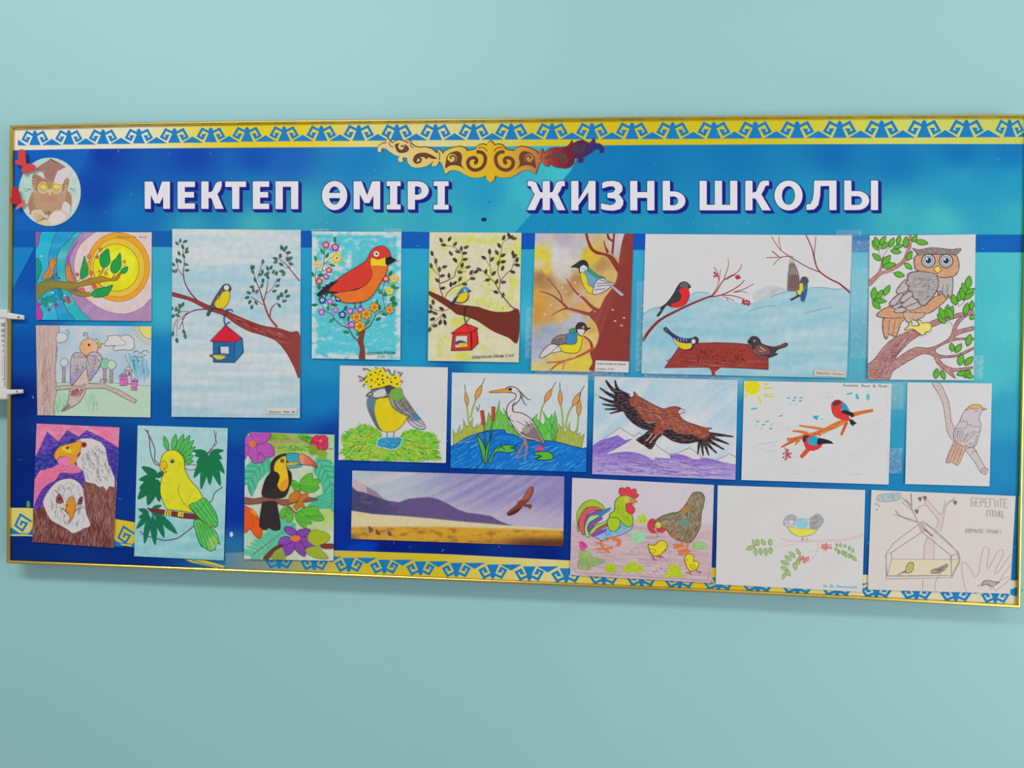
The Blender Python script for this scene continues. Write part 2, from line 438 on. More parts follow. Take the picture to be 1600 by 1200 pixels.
low = [(30,480,(15,98,190)),(50,430,(14,80,180)),(40,560,(10,72,168)),(30,620,(5,36,124)),(250,395,(58,162,204)),(255,480,(62,172,206)),(245,560,(20,122,192)),(250,640,(12,88,172)),(100,657,(12,62,150)),(150,505,(30,138,200)),
 (200,720,(5,56,142)),(30,720,(5,36,120)),(30,770,(4,36,128)),(30,870,(5,42,122)),(195,760,(6,54,148)),(190,870,(5,46,130)),(370,665,(14,90,172)),(360,720,(10,62,164)),(362,800,(10,52,164)),(362,860,(40,110,170)),(480,400,(38,150,202)),(478,500,(32,142,202)),(500,575,(34,142,198)),(500,620,(22,122,192)),(520,690,(10,62,162)),
 (535,830,(6,46,156)),(535,760,(8,56,160)),(560,860,(6,50,160)),(610,858,(5,30,126)),(700,860,(5,30,122)),(860,866,(6,34,128)),(640,420,(42,160,205)),(645,560,(34,148,200)),(702,600,(14,92,178)),(702,650,(10,74,166)),(702,720,(5,50,142)),(820,400,(46,160,206)),(825,500,(66,176,216)),(822,560,(36,148,198)),(760,575,(36,146,198)),
 (888,800,(8,48,148)),(887,760,(8,56,150)),(887,860,(8,46,140)),(998,430,(52,162,210)),(992,540,(62,162,202)),(925,590,(40,140,192)),(922,650,(20,112,182)),(922,730,(10,62,152)),(1000,752,(10,60,150)),(1340,450,(118,186,214)),(1340,560,(80,168,198)),(1540,450,(72,182,202)),(1545,580,(72,182,202)),(1580,500,(82,188,206)),(1575,420,(76,186,204)),(1570,650,(44,155,198)),(1575,720,(22,132,192)),
 (1592,800,(15,118,184)),(1588,870,(14,100,176)),(1355,800,(16,104,178)),(1355,880,(10,82,162)),(1153,650,(22,122,188)),(1150,740,(14,86,168)),(1120,765,(10,72,158)),(1117,850,(10,52,142)),(1117,880,(10,56,146)),(1400,600,(96,170,200)),(1402,680,(42,150,196)),(1402,755,(22,126,188)),(1250,760,(16,98,172)),(1480,765,(22,124,186)),(1170,590,(92,164,200)),(1345,600,(84,160,196))]
A.p('printed_header', 'print')
def strip(fn, x0, x1, top, bot, nx, ny):
    """a printed area between two measured lines"""
    v, f, c, _ = A.cur; b = len(v); A.n += 1
    for j in range(ny + 1):
        for i in range(nx + 1):
            xx = x0 + (x1 - x0) * i / nx
            ya, yb = (top(xx), bot(xx)); y = ya + (yb - ya) * j / ny
            lx, rx = xl(y), xr(y); x = lx + (rx - lx) * (xx - 17) / (1603 - 17) if x1 - x0 > 1500 else xx
            v.append(A.W(x, y)); c.append(rgb(fn(x, y)))
    for j in range(ny):
        for i in range(nx):
            k = b + j * (nx + 1) + i; f.append((k, k + nx + 1, k + nx + 2, k + 1))
def teal(c): return (c[0] * .97, c[1] * 1.0, c[2] * .95)
def hedge(y): return 862 + (300 - y) * 0.9 if y > 268 else 891 + (268 - y) * 0.5
strip(lambda x, y: teal(idw(hdr, x, y)), 17, 1603, lambda x: ycurve(STRIPE_B, x) - 1, lambda x: ycurve(BAND_T, x) + 1, 300, 34)
A.p('printed_corner_sweep', 'print'); A.f([(19, 236), (139, 234), (128, 262), (118, 290), (98, 326), (84, 360.5), (19, 361)], lambda x, y: mixc(teal(idw(hdr, x, y)), (26, 116, 204), .32), sm=False)
A.p('printed_header_sweep', 'print'); A.n += 1
_v, _f, _c, _ = A.cur
for j in range(35):
    for i in range(181):
        x = hedge(300); y = 226 + (366 - 226) * j / 34; e = hedge(y); x = e + (xr(y) - 1 - e) * i / 180
        y = ycurve(STRIPE_B, x) - 1 + (ycurve(BAND_T, x) + 2 - ycurve(STRIPE_B, x)) * j / 34
        _v.append(A.W(x, y)); _c.append(rgb(teal(idw(hdr2, x, y))))
for j in range(34):
    for i in range(180):
        k = j * 181 + i; _f.append((k, k + 181, k + 182, k + 1))
A.p('printed_band', 'print'); strip(lambda x, y: idw(bnd, x, y), 17, 1603, lambda x: ycurve(BAND_T, x), lambda x: ycurve(BAND_B, x), 150, 3)
A.p('printed_field', 'print')
def lcol(x, y):
    c = teal(idw(low, x, y, 3.0))
    if y > 850 and 540 < x < 600: c = mixc((6, 58, 168), c, sst(-2, 2, x - 585 + (y - 860) * .5))
    return c
strip(lcol, 17, 1603, lambda x: ycurve(BAND_B, x), lambda x: ycurve(BOT, x), 300, 110)
A.p('printed_wedge', 'print'); A.f('19,386.5 54,386.5 17,456', (24, 126, 194), sm=False)
# ornamental stripes
def ytop(x, y):
    k = [(17,(222,218,198)),(230,(220,216,188)),(290,(220,206,110)),(370,(218,196,30)),(470,(220,196,40)),(560,(216,204,110)),(690,(212,204,138)),(780,(206,196,96)),(840,(208,188,44)),(1000,(204,184,26)),(1200,(202,188,36)),(1300,(204,198,70)),(1420,(200,204,100)),(1608,(194,196,90))]
    for (a, ca), (b, cb) in zip(k, k[1:]):
        if x <= b: return mixc(ca, cb, (x - a) / (b - a))
    return k[-1][1]
A.p('upper_border_stripe', 'print'); strip(ytop, 17, 1603, lambda x: ycurve(TOP, x), lambda x: ycurve(STRIPE_B, x), 120, 4)
def ybot(x, y):
    k = [(330,(70,130,170)),(380,(110,140,150)),(430,(140,152,120)),(520,(196,180,70)),(560,(206,184,50)),(680,(206,184,40)),(740,(210,192,90)),(860,(214,204,140)),(930,(212,194,80)),(1060,(212,184,30)),(1150,(210,180,24)),(1200,(212,196,70)),(1360,(214,208,172)),(1600,(206,204,178))]
    for (a, ca), (b, cb) in zip(k, k[1:]):
        if x <= b: return mixc(ca, cb, max(0, (x - a) / (b - a)))
    return k[-1][1]
A.p('lower_border_stripe', 'print')
strip(ybot, 352, 1594, lambda x: ycurve(LOW_T, x), lambda x: ycurve(BOT, x) - 1, 110, 5)
A.p('curved_ribbon', 'print')
strip(lambda x, y: mixc((214, 206, 120), (216, 190, 40), (x - 14) / 190), 14, 300, lambda x: 793.5 + max(0, x - 40) ** 1.35 * .022, lambda x: 837.5 + max(0, x - 40) ** 1.25 * .028, 70, 6)
A.p('ribbon_edge', 'print')
strip(lambda x, y: mixc((16, 120, 190), (10, 100, 180), .5), 14, 300, lambda x: 834.5 + max(0, x - 40) ** 1.25 * .028, lambda x: 833 + max(0, x - 40) ** 1.25 * .028, 40, 1)
BL = (22, 122, 190)
def motif(name, x, base, h, per, up=1, clipx=None):
    A.p(name, 'print'); A.n = 14
    s = h / 185.0; k = per / 428.0
    T = lambda pts: [(x + a * k, base + up * b * s) for a, b in pts]
    for m in (1, -1):
        A.l(T([(m * a, b) for a, b in [(-6, -118), (-102, -168), (-152, -75), (-99, -46), (-78, -88), (-108, -88)]]), 29 * k, BL, sm=False)
    A.f(T([(-74, 0), (-36, -92), (-26, -116), (-10, -136), (10, -136), (26, -116), (36, -92), (74, 0)]), BL, sm=False)
    A.f(T([(0, -124), (-25, -142), (-25, -164), (0, -190), (25, -164), (25, -142)]), BL, sm=False)
    A.f(T([(88, 0), (214, -80), (340, 0)]), BL, sm=False)
heads = [54.5,107.5,161,217,272.5,329.5,386,444,502,560.5,620,680.5,740,799,862.5,925,987.5,1051,1115.5,1180,1245.5,1312,1377.5,1444,1510,1577.5]
BASE = [(15, 227.6), (54, 226.8), (400, 221), (600, 219.5), (800, 218), (1000, 217.3), (1200, 216), (1400, 215), (1608, 214)]
for i, hx in enumerate(heads):
    per = (heads[i + 1] - hx) if i < len(heads) - 1 else 66.5
    if i == len(heads) - 1: per = 56
    b = ycurve(BASE, hx); tp = 204 - (204 - 194.5) * min(1, (hx - 54) / 546) - 6.5 * max(0, (hx - 600) / 800)
    motif('border_motif' + ('' if i == 0 else '.%03d' % i), hx, b, b - tp, per)
A.p('border_motif'); A.f([(28, 227.3), (28, 218), (42, 227.3)], BL, sm=False)
lheads = [436,491,545,600.5,657,713,770,827,884.6,943.5,1002.5,1062,1122.8,1184,1246,1308,1369.4,1432,1493.5,1555]
LBASE = [(400, 866), (545, 871.5), (600, 874.5), (770, 882), (885, 888), (1000, 895), (1122, 902), (1370, 914.5), (1600, 923.5)]
for i, hx in enumerate(lheads):
    per = (lheads[i + 1] - hx) if i < len(lheads) - 1 else 62
    b = ycurve(LBASE, hx); tp = 888.5 + (hx - 436) * (942 - 888.5) / (1555 - 436)
    if hx == 1555: per = 56
    motif('lower_border_motif' + ('' if i == 0 else '.%03d' % i), hx, b, tp - b, per, up=-1)
A.p('lower_border_motif.019'); A.f([(1577, 922), (1589, 917), (1588, 932), (1580, 930)], BL, sm=False)
A.p('ribbon_end', 'print'); A.n = 14; A.f('288,874 318,875 352,884.5 346,889 320,883 300,879', (206, 190, 60), sm=False); A.l('300,876 348,888', 1.6, (60, 130, 150), sm=False)
# spirals on the curved ribbon
for i, (x, y) in enumerate([(35, 819), (196, 838)]):
    A.p('ribbon_motif' + ('' if i == 0 else '.001'), 'print')
    A.l([(x + 14, y - 4), (x - 3, y - 15), (x - 11, y + 2), (x, y + 10), (x + 7, y - 1), (x - 1, y - 4), (x - 3, y + 2)], 3.4, BL, sm=False)
    A.f([(x - 21, y + 16), (x - 20, y + 3), (x - 2, y + 16)], BL, sm=False); A.f([(x + 8, y + 17), (x + 17, y + 4), (x + 17, y + 17)], BL, sm=False)

# ---------------------------------------------------------------- title letters
def glyph(ch, x0, x1, y0, y1):
    """stroke polygons of one capital; S stem, B bar"""
    w, h = x1 - x0, y1 - y0; S, B = 11.3, 8.6
    r = lambda a, b, c, d: [(a, b), (c, b), (c, d), (a, d)]
    xm = (x0 + x1) / 2; ym = (y0 + y1) / 2
    el = lambda cx, cy, rx, ry, n=28: [(cx + rx * math.cos(2 * math.pi * i / n), cy + ry * math.sin(2 * math.pi * i / n)) for i in range(n)]
    if ch == 'M': return [r(x0, y0, x0 + 9.6, y1), r(x1 - 10.6, y0, x1, y1), [(x0, y0), (x0 + 12.5, y0), (xm + .3, y0 + 22), (xm + .3, y0 + 34), (xm - 4, y0 + 34), (x0 + 6, y0 + 13)], [(x1, y0), (x1 - 12.5, y0), (xm + .3, y0 + 22), (xm + .3, y0 + 34), (xm + 4, y0 + 34), (x1 - 6, y0 + 13)]]
    if ch == 'E': return [r(x0, y0, x0 + S, y1), r(x0, y0, x1, y0 + B), r(x0, y1 - B, x1, y1), r(x0, ym - 5, x1 - 1.5, ym + 3.6)]
    if ch == 'T': return [r(x0, y0, x1, y0 + B), r(xm - S / 2, y0, xm + S / 2, y1)]
    if ch == 'P_': return [r(x0, y0, x0 + S, y1), r(x1 - S, y0, x1, y1), r(x0, y0, x1, y0 + B)]
    if ch == 'H': return [r(x0, y0, x0 + S, y1), r(x1 - S, y0, x1, y1), r(x0, ym - 5.5, x1, ym + 3.5)]
    if ch == 'I': return [r(xm - S / 2, y0, xm + S / 2, y1), r(x0, y0, x1, y0 + 7.5), r(x0, y1 - 7.5, x1, y1)]
    if ch == 'SH': return [r(x0, y0, x0 + S, y1), r(x1 - S, y0, x1, y1), r(xm - S / 2, y0, xm + S / 2, y1), r(x0, y1 - B, x1, y1)]
    if ch == 'II': return [r(x0, y0, x0 + S, y1), r(x1 - S, y0, x1, y1), [(x0 + S - 3, y1), (x0 + 2, y1), (x1 - S + 2, y0), (x1 - 1, y0), (x1 - S + 4, y0 + 12), (x0 + S, y1 - 8)]]
    if ch == 'K': return [r(x0, y0, x0 + S, y1), [(x0 + S - 1, ym - 4), (x0 + 17, ym - 6), (x0 + 20, y0 + 9), (x0 + 23, y0 + 2.5), (x0 + 28, y0), (x1 - .5, y0), (x1 - .5, y0 + 7.5), (x0 + 31.5, y0 + 8), (x0 + 29, y0 + 15), (x0 + 25, ym - 2), (x1 + 2.5, y1), (x1 - 11, y1), (x0 + 16, ym + 5), (x0 + S - 1, ym + 4)]]
    if ch == 'ZH':
        out = [r(xm - 5.6, y0, xm + 5.6, y1)]
        for m in (-1, 1):
            out.append([(xm + m * a, b) for a, b in [(4, ym - 4), (10, ym - 6), (13, y0 + 9), (16, y0 + 2.5), (21, y0), (29, y0), (29, y0 + 8), (24.5, y0 + 8), (22, y0 + 15), (18, ym - 2), (30, y1), (17.5, y1), (9, ym + 4), (4, ym + 4)]])
        return out
    if ch == 'O': return [('ring', el(xm, ym, w / 2, h / 2 + .8), [el(xm, ym, w / 2 - S - .4, h / 2 - B + .6)])]
    if ch == 'OE': return [('ring', el(xm, ym, w / 2, h / 2 + .8), [el(xm, ym, w / 2 - S + .6, h / 2 - B + .8)]), r(x0 + 6, ym - 4, x1 - 6, ym + 4)]
    def bowl(a, b, c, d, t):   # D-shaped ring a..c, b..d
        n = 12; rx = min(c - a, (d - b) * .62); o = [(a, b)]; i_ = [(a + .01, b + t)]
        for k in range(n + 1):
            an = -math.pi / 2 + math.pi * k / n
            o.append((c - rx + rx * math.cos(an), (b + d) / 2 + (d - b) / 2 * math.sin(an)))
            i_.append((c - rx + (rx - S) * math.cos(an), (b + d) / 2 + ((d - b) / 2 - t) * math.sin(an)))
        o.append((a, d)); i_.append((a + .01, d - t))
        return ('ring', o, [i_])
    if ch == 'R_': return [r(x0, y0, x0 + S, y1), bowl(x0 + 5, y0, x1, y0 + 29, 8)]
    if ch == 'SOFT': return [r(x0, y0, x0 + S, y1), bowl(x0 + 5, y0 + 16.5, x1, y1, 8)]
    if ch == 'YY': return [r(x0, y0, x0 + S, y1), bowl(x0 + 5, y0 + 16.5, x1 - S - 2.5, y1, 8), r(x1 - S, y0, x1, y1)]
    if ch == 'L': return [r(x1 - S, y0, x1, y1), r(x0 + 12, y0, x1, y0 + B), [(x0 + 12, y0), (x0 + 22.5, y0), (x0 + 21.5, y0 + 24), (x0 + 18.5, y1 - 8), (x0 + 12, y1 - 1), (x0, y1), (x0, y1 - 9), (x0 + 6, y1 - 9.5), (x0 + 9.5, y1 - 16), (x0 + 11.4, y0 + 20)]]
    if ch == 'Z': return [[(x0 + 1, y0 + 2.5), (x0 + 8, y0), (x0 + 19, y0 - .5), (x0 + 28, y0 + 2), (x1 - 1.5, y0 + 8), (x1 - 1.5, y0 + 15), (x0 + 27, y0 + 21), (x0 + 30, y0 + 24), (x1, y0 + 30), (x1 - .5, y0 + 37), (x0 + 29, y1 - 2), (x0 + 19, y1 + .5), (x0 + 7, y1), (x0 - 1, y1 - 2), (x0 - 1, y1 - 11),
                               (x0 + 4, y1 - 10), (x0 + 13, y1 - 8), (x0 + 20, y1 - 10), (x0 + 22.5, y1 - 14.5), (x0 + 20, y1 - 18.5), (x0 + 9, y1 - 19.5), (x0 + 9, y0 + 18.5), (x0 + 18, y0 + 17.5), (x0 + 21.5, y0 + 13), (x0 + 19, y0 + 8.5), (x0 + 12, y0 + 8), (x0 + 1, y0 + 11.5)]]
TITLE = [('M',226,265.5,283.7,326.3),('E',277.5,304.5,283.7,326.3),('K',314.5,347,283.5,326.3),('T',352,384.5,283.5,326.5),('E',395,420.5,283.3,326.7),('P_',430.5,466,283.2,326.8),
 ('OE',503,542.5,283.5,327.5),('M',552.5,594,283.2,327),('I',604,626,283.2,327.2),('R_',637,670,283.2,327.4),('I',677.5,701,283.2,327.4),
 ('ZH',824,883,282.8,328.4),('II',892.5,930.5,282.7,328.6),('Z',940,974,283,328.6),('H',984.5,1022.5,282.6,328.7),('SOFT',1035.5,1071,282.5,328.7),
 ('SH',1093,1152,282.4,328.6),('K',1164.5,1202,282.3,328.6),('O',1210,1254,282.8,328),('L',1260,1307,282,328.3),('YY',1319,1372,282,328.2)]
NAVY = (26, 30, 128)
for i, (g, x0, x1, y0, y1) in enumerate(TITLE):
    sfx = '' if i == 0 else '.%03d' % i
    ps = glyph(g, x0, x1, y0, y1)
    A.n = 24
    A.p('letter' + sfx + '>letter_shadow', 'print')
    for dx in (1.3, 2.7, 4.1):
        for q in ps:
            pts, hol = (q[1], q[2]) if q[0] == 'ring' else (q, None)
            mv = lambda L: [(a + dx, b + dx * .95) for a, b in L]
            A.f(mv(pts), NAVY, o=NAVY, w=2.0, sm=False, holes=[mv(h) for h in hol] if hol else None)
    A.p('letter' + sfx, 'vinyl')
    for q in ps:
        pts, hol = (q[1], q[2]) if q[0] == 'ring' else (q, None)
        A.l(pts + [pts[0]], 2.2, NAVY, sm=False)
        for h in hol or []: A.l(h + [h[0]], 1.6, NAVY, sm=False)
    for q in ps:
        pts, hol = (q[1], q[2]) if q[0] == 'ring' else (q, None)
        A.f(pts, (218, 217, 224), sm=False, holes=hol)
A.n = 30
# ---------------------------------------------------------------- gilt ornament under the upper border
def orn(x, y):
    k = [(590,(214,196,140)),(640,(214,192,122)),(690,(212,188,96)),(730,(212,178,50)),(770,(212,172,28)),(800,(204,160,44)),(822,(196,140,60)),(845,(178,100,64)),(862,(150,50,54)),(890,(116,28,50)),(905,(84,34,84)),(925,(50,44,120)),(950,(20,50,120))]
    for (a, ca), (b, cb) in zip(k, k[1:]):
        if x <= b: return mixc(ca, cb, max(0, (x - a) / (b - a)))
    return k[-1][1]
ORN_C = (570, 200, 4.1026)
O = Art(board, ORN_C, None, 0.0010, start=1)
oc = lambda x, y: orn(570 + x / 4.1026, y)
half = P("800,85 788,100 780,112 760,104 735,108 718,122 714,134 690,142 655,148 640,128 612,119 575,124 545,134 515,148 500,166 490,150 474,136 468,150 462,164 432,136 392,124 352,126 320,120 298,102 288,80 278,100 250,84 218,76 190,90 176,98 160,84 146,64 139,80 140,96 112,100 92,112 80,136 88,156 106,154 104,140 114,128 138,134 160,152 190,172 222,184 212,198 218,216 236,220 248,210 240,196 250,188 270,190 276,224 296,246 324,255 366,252 400,244 424,226 440,210 436,222 426,232 432,246 454,246 470,230 474,212 490,222 500,244 518,296 546,272 580,270 610,278 640,298 680,316 722,320 756,314 776,304 782,330 800,348")
mir = [(1612 - x, y + (4 if x < 420 else 0)) for x, y in half]
O.p('gold_ornament', 'vinyl')
ring = half + mir[::-1]
O.l([(x + 3, y - 3) for x, y in ring + [ring[0]]], 7, (96, 58, 40), sm=False)
for k in range(60, 1570, 24):
    sl = clip(ring, [(k, 0), (k + 24.2, 0), (k + 24.2, 400), (k, 400)]); n0 = O.n
    if len(sl) >= 3: O.f(sl, oc, sm=False)
    O.n = n0 + (k // 24) % 2
O.n += 3
BRN = (98, 58, 44)
for m in (0, 1):
    M = (lambda s: [((1612 - x) if m else x, y) for x, y in P(s)])
    b = BRN if not m else (104, 62, 48)
    O.l(M("716,152 752,158 772,186 768,228 744,258 706,270 672,254 660,222 672,198 700,190 716,202 714,220 700,224"), 22, b)
    O.f(M("516,258 520,214 528,180 552,158 590,148 614,160 624,190 618,226 630,252 644,266 610,246 572,238 540,244"), b)
    O.dot(*M("560,196")[0], 30, oc); O.l(M("534,208 548,224 574,216 582,194 568,178 550,184 552,198"), 10, b)
    O.f(M("310,206 320,176 352,160 396,160 438,178 464,198 430,196 408,188 396,200 380,188 360,186 340,196 330,216"), b if not m else (92, 70, 60)); O.l(M("312,200 326,222 352,218 360,200 346,192"), 12, b if not m else (92, 70, 60))
    O.f(M("192,110 214,98 246,100 270,112 284,134 270,152 240,160 210,152"), b if not m else (70, 60, 72)); O.dot(*M("236,118")[0], 22, oc); O.l(M("210,112 212,136 236,146 254,130 244,114 230,120"), 9, b if not m else (70, 60, 72))
    O.l(M("726,128 752,124 774,136 784,150"), 5, b)
    O.l(M("156,92 162,112 180,124"), 5, b); O.l(M("290,96 296,116 310,128"), 5, b); O.l(M("470,150 480,172 478,206"), 5, b)
O.done()

# small scratches, a dark smudge and tape remnants on the laminate
rs = random.Random(5)
A.p('scratch', 'ink'); A.n = 60
for (x, y) in [(185,238),(262,241),(330,242),(205,302),(165,330),(300,375),(585,265),(705,280),(560,343),(510,349),(640,410),(850,352),(925,342),(950,354),(1020,254),(1082,350),(1030,240),(965,310),(1310,367),(1210,227),(1558,250),(1555,330),(1340,400),(1530,335),
               (30,718),(190,780),(205,470),(92,618),(50,619),(615,850),(640,856),(690,862),(780,856),(893,770),(700,690),(1120,352),(1168,350),(1480,350),(1378,355),(1585,855),(1355,770),(1356,850),(1580,610),(1535,390),(650,385),(640,512),(1003,400),(1003,520)]:
    A.n = 60; L = rs.uniform(1.0, 3.2); a = rs.uniform(0, 6.28)
    A.l([(x, y), (x + L * math.cos(a), y + L * math.sin(a)), (x + 1.6 * L * math.cos(a + .15), y + 1.6 * L * math.sin(a + .15))], rs.uniform(.35, .7), mixc((90, 150, 200), (190, 205, 220), rs.random()), n=2)
A.p('smudge', 'ink'); A.f("753,341 759,340 760,344 756,346 752,344", (30, 40, 90)); A.dot(765, 315.5, 1, (30, 60, 120)); A.dot(361.5, 835, 2.6, (206, 208, 214), ry=4); A.f("42,783 46,784 47,791 42,792", (80, 160, 70))
bp_ = A.done()

# ---------------------------------------------------------------- gold frame
def gold():
    m = bpy.data.materials.new('gold_anodised'); m.use_nodes = True; nt = m.node_tree; b = nt.nodes['Principled BSDF']
    b.inputs['Metallic'].default_value = 1.0; b.inputs['Roughness'].default_value = 0.28
    tc = N(nt, 'ShaderNodeTexCoord'); mp = N(nt, 'ShaderNodeMapping'); mp.inputs['Scale'].default_value = (1, 1, 1)
    no = N(nt, 'ShaderNodeTexNoise'); no.inputs['Scale'].default_value = 3.5
    nt.links.new(tc.outputs['Object'], mp.inputs[0]); nt.links.new(mp.outputs[0], no.inputs['Vector'])
    mx = N(nt, 'ShaderNodeMix', data_type='RGBA'); mx.inputs[6].default_value = (0.62, 0.42, 0.10, 1); mx.inputs[7].default_value = (0.88, 0.68, 0.16, 1)
    nt.links.new(no.outputs[0], mx.inputs[0]); nt.links.new(mx.outputs[2], b.inputs['Base Color'])
    return m
MATS['gold'] = gold()
ICORN = {'tl': (22.8, 202.3), 'tr': (1601.5, 184.6), 'br': (1587, 943.6), 'bl': (17.8, 874.4)}
def bar(out, dx, dy, c0, c1, inner=None):
    inn = [c0] + [(x + dx, y + dy) for x, y in out[1:-1]] + [c1]
    prof = [(0, 0.0145), (0, -0.004), (.12, -0.006), (.35, -0.0072), (.65, -0.0072), (.88, -0.006), (1, -0.004), (1, -0.0002)]
    v = []; f = []; k = len(prof)
    for (xo, yo), (xi, yi) in zip(out, inn):
        a, b = U(xo, yo), U(xi, yi)
        for t, d in prof:
            q = a.lerp(b, t); v.append((q.x, d, q.z))
    for i in range(len(out) - 1):
        for j in range(k - 1): f.append((i * k + j, i * k + j + 1, (i + 1) * k + j + 1, (i + 1) * k + j))
        f.append((i * k + k - 1, i * k, (i + 1) * k, (i + 1) * k + k - 1))
    f.append(tuple(range(k))); f.append(tuple(range((len(out) - 1) * k, len(out) * k))[::-1])
    o = mesh('frame_bar', v, f, 'gold', board)
    return o
bar(TOP, 0, 4.8, ICORN['tl'], ICORN['tr']); bar(RIGHT, -5.6, 0, ICORN['tr'], ICORN['br'])
bar(BOT, 0, -5.4, ICORN['br'], ICORN['bl']); bar(LEFT, 5.2, 0, ICORN['bl'], ICORN['tl'])

# ---------------------------------------------------------------- round owl sticker
q8 = (10, 220, 8.0)
st = empty('owl_sticker', U(10 + 540 / 8, 220 + 1065 / 8, 0))
tag(st, 'round cut-out of a brown owl wearing a graduation cap over an open book', 'sticker')
S_ = Art(st, q8, None, 0.0014)
cir = [(540 + 388 * math.cos(t), 638 + 428 * math.sin(t)) for t in [2 * math.pi * i / 64 for i in range(64)]]
fr_ = [S_.W(x, y) for x, y in cir]; bk_ = [v + Vector((0, .0011, 0)) for v in fr_]; n = 64
mesh('disc', fr_ + bk_, [tuple(range(n))[::-1], tuple(range(n, 2 * n))] + [(i, (i + 1) % n, n + (i + 1) % n, n + i) for i in range(n)], 'paper', st, [rgb((176, 205, 196))] * 128)
S_.p('background', 'wash').f(cir, lambda x, y: mixc((196, 204, 196), (160, 204, 196), .5 + .9 * fb(x / 260, y / 260, 3)), sm=False)
S_.p('cap'); S_.f("380,345 540,235 560,225 740,330 640,380 620,470 550,490 480,465 455,400", (156, 116, 108)); S_.l("545,225 640,280", 8, (70, 60, 60)); S_.l("470,360 462,410 480,460", 6, (200, 176, 160))
S_.p('owl')
S_.f("330,640 300,690 270,780 290,880 330,920 760,920 810,830 820,740 790,650 700,600 400,600", (164, 126, 106))
S_.f("330,425 380,420 450,460 540,490 620,470 700,480 780,470 770,580 740,650 640,680 540,700 420,680 340,620 320,520", (160, 120, 104))
S_.f("365,620 720,620 740,720 690,860 540,880 400,860 350,760", (178, 146, 116)); S_.f("440,700 540,690 640,700 620,760 540,770 450,760", (178, 136, 116))
for x in (462, 625): S_.dot(x, 585, 66, (190, 164, 124), ry=70, o=(214, 188, 148), w=9); S_.dot(x + 4, 568, 40, (214, 206, 50), ry=34); S_.l([(x - 50, 545), (x, 540), (x + 50, 552)], 12, (170, 140, 90))
S_.f("520,625 540,610 560,625 542,680", (214, 190, 110)); S_.f("500,520 580,520 560,600 520,600", (170, 140, 84))
for x0, sg in ((335, 1), (750, -1)):
    for k in range(5): S_.l([(x0 - sg * 15, 480 + k * 34), (x0 + sg * 30, 490 + k * 36)], 6, (212, 176, 140))
    S_.l([(x0, 560), (x0 + sg * 20, 630), (x0 + sg * 60, 670)], 7, (220, 186, 150))
S_.l("300,640 340,660 350,760 365,860", 6, (190, 156, 130)); S_.l("800,640 820,740 800,840", 7, (206, 160, 130)); S_.l("700,690 710,780 690,860", 5, (196, 166, 136))
for a, b in (((220, 605), (310, 600)), ((225, 640), (300, 610)), ((790, 590), (862, 606)), ((795, 600), (858, 636))): S_.l([a, b], 5, (90, 110, 108))
S_.p('book'); S_.f("310,900 350,865 440,870 520,960 590,880 690,870 760,900 770,960 690,1020 560,1060 480,1060 370,1000", (206, 190, 158))
for k in range(7): S_.l([(510, 990 - k * 4), (430 - k * 6, 930 + k * 14), (340 - k * 3 + 8 * k, 905 + k * 20)], 5, (150, 116, 76))
S_.l("525,870 526,960", 6, (70, 60, 60)); S_.f("540,960 590,900 700,880 740,930 690,1010 560,1050", (212, 202, 196))
S_.q('torn_patch', 'paper'); S_.f("600,480 640,390 720,340 790,320 830,370 800,430 740,470 700,545 640,540 600,520", (204, 196, 198)); S_.q('torn_patch', 'paper'); S_.f("705,790 740,760 790,800 800,880 770,950 720,920 690,880", (204, 198, 200)); S_.l("700,880 740,900 780,940", 6, (150, 140, 130))
S_.done()

# ---------------------------------------------------------------- red paper butterflies
MATS['red_paper'] = flat('red_paper', (206, 62, 66), 0.6, 0.2, amp=0.08, scale=90)
MATS['red_paper_dark'] = flat('red_paper_dark', (186, 34, 44), 0.6, 0.2, amp=0.08, scale=90)
MATS['pink_paper'] = flat('pink_paper', (214, 96, 100), 0.6, 0.2, amp=0.08, scale=90)
def butterfly(label, body, wings):
    bx, by = body
    root = empty('paper_butterfly', U(10 + bx / 8, 220 + by / 8, -0.002)); tag(root, label, 'butterfly', 'red paper butterflies on the board corner')
    for pts, lift, mat in wings:
        pts = smooth(P(pts), True, 4); n = len(pts)
        d = [-0.0075 - lift * math.hypot(x - bx, y - by) / 200 for x, y in pts]
        f_ = [U(10 + x / 8, 220 + y / 8, q) for (x, y), q in zip(pts, d)]; b_ = [v + Vector((0, .0006, 0)) for v in f_]
        c = U(10 + bx / 8, 220 + by / 8, -.0075); cen = sum((Vector(v) for v in f_), Vector()) / n
        tr = tessellate_polygon([[Vector((x, y, 0)) for x, y in pts]])
        fs = [tuple(t) for t in tr] + [tuple(n + i for i in t[::-1]) for t in tr] + [(i, (i + 1) % n, n + (i + 1) % n, n + i) for i in range(n)]
        mesh('wing', f_ + b_, fs, mat, root)
    return root
def tube(name, pts, r, mat, parent, seg=8):
    v = []; f = []
    for i, p in enumerate(pts):
        d = (Vector(pts[min(i + 1, len(pts) - 1)]) - Vector(pts[max(i - 1, 0)])).normalized()
        a = d.cross(Vector((0, 1, 0))).normalized(); b = d.cross(a)
        rr = r[i] if isinstance(r, list) else r
        for k in range(seg):
            t = 2 * math.pi * k / seg; v.append(Vector(p) + a * rr * math.cos(t) + b * rr * math.sin(t))
    m = len(pts)
    for i in range(m - 1):
        for k in range(seg): f.append((i * seg + k, i * seg + (k + 1) % seg, (i + 1) * seg + (k + 1) % seg, (i + 1) * seg + k))
    f.append(tuple(range(seg))[::-1]); f.append(tuple(range((m - 1) * seg, m * seg)))
    return mesh(name, v, f, mat, parent, sm=True)
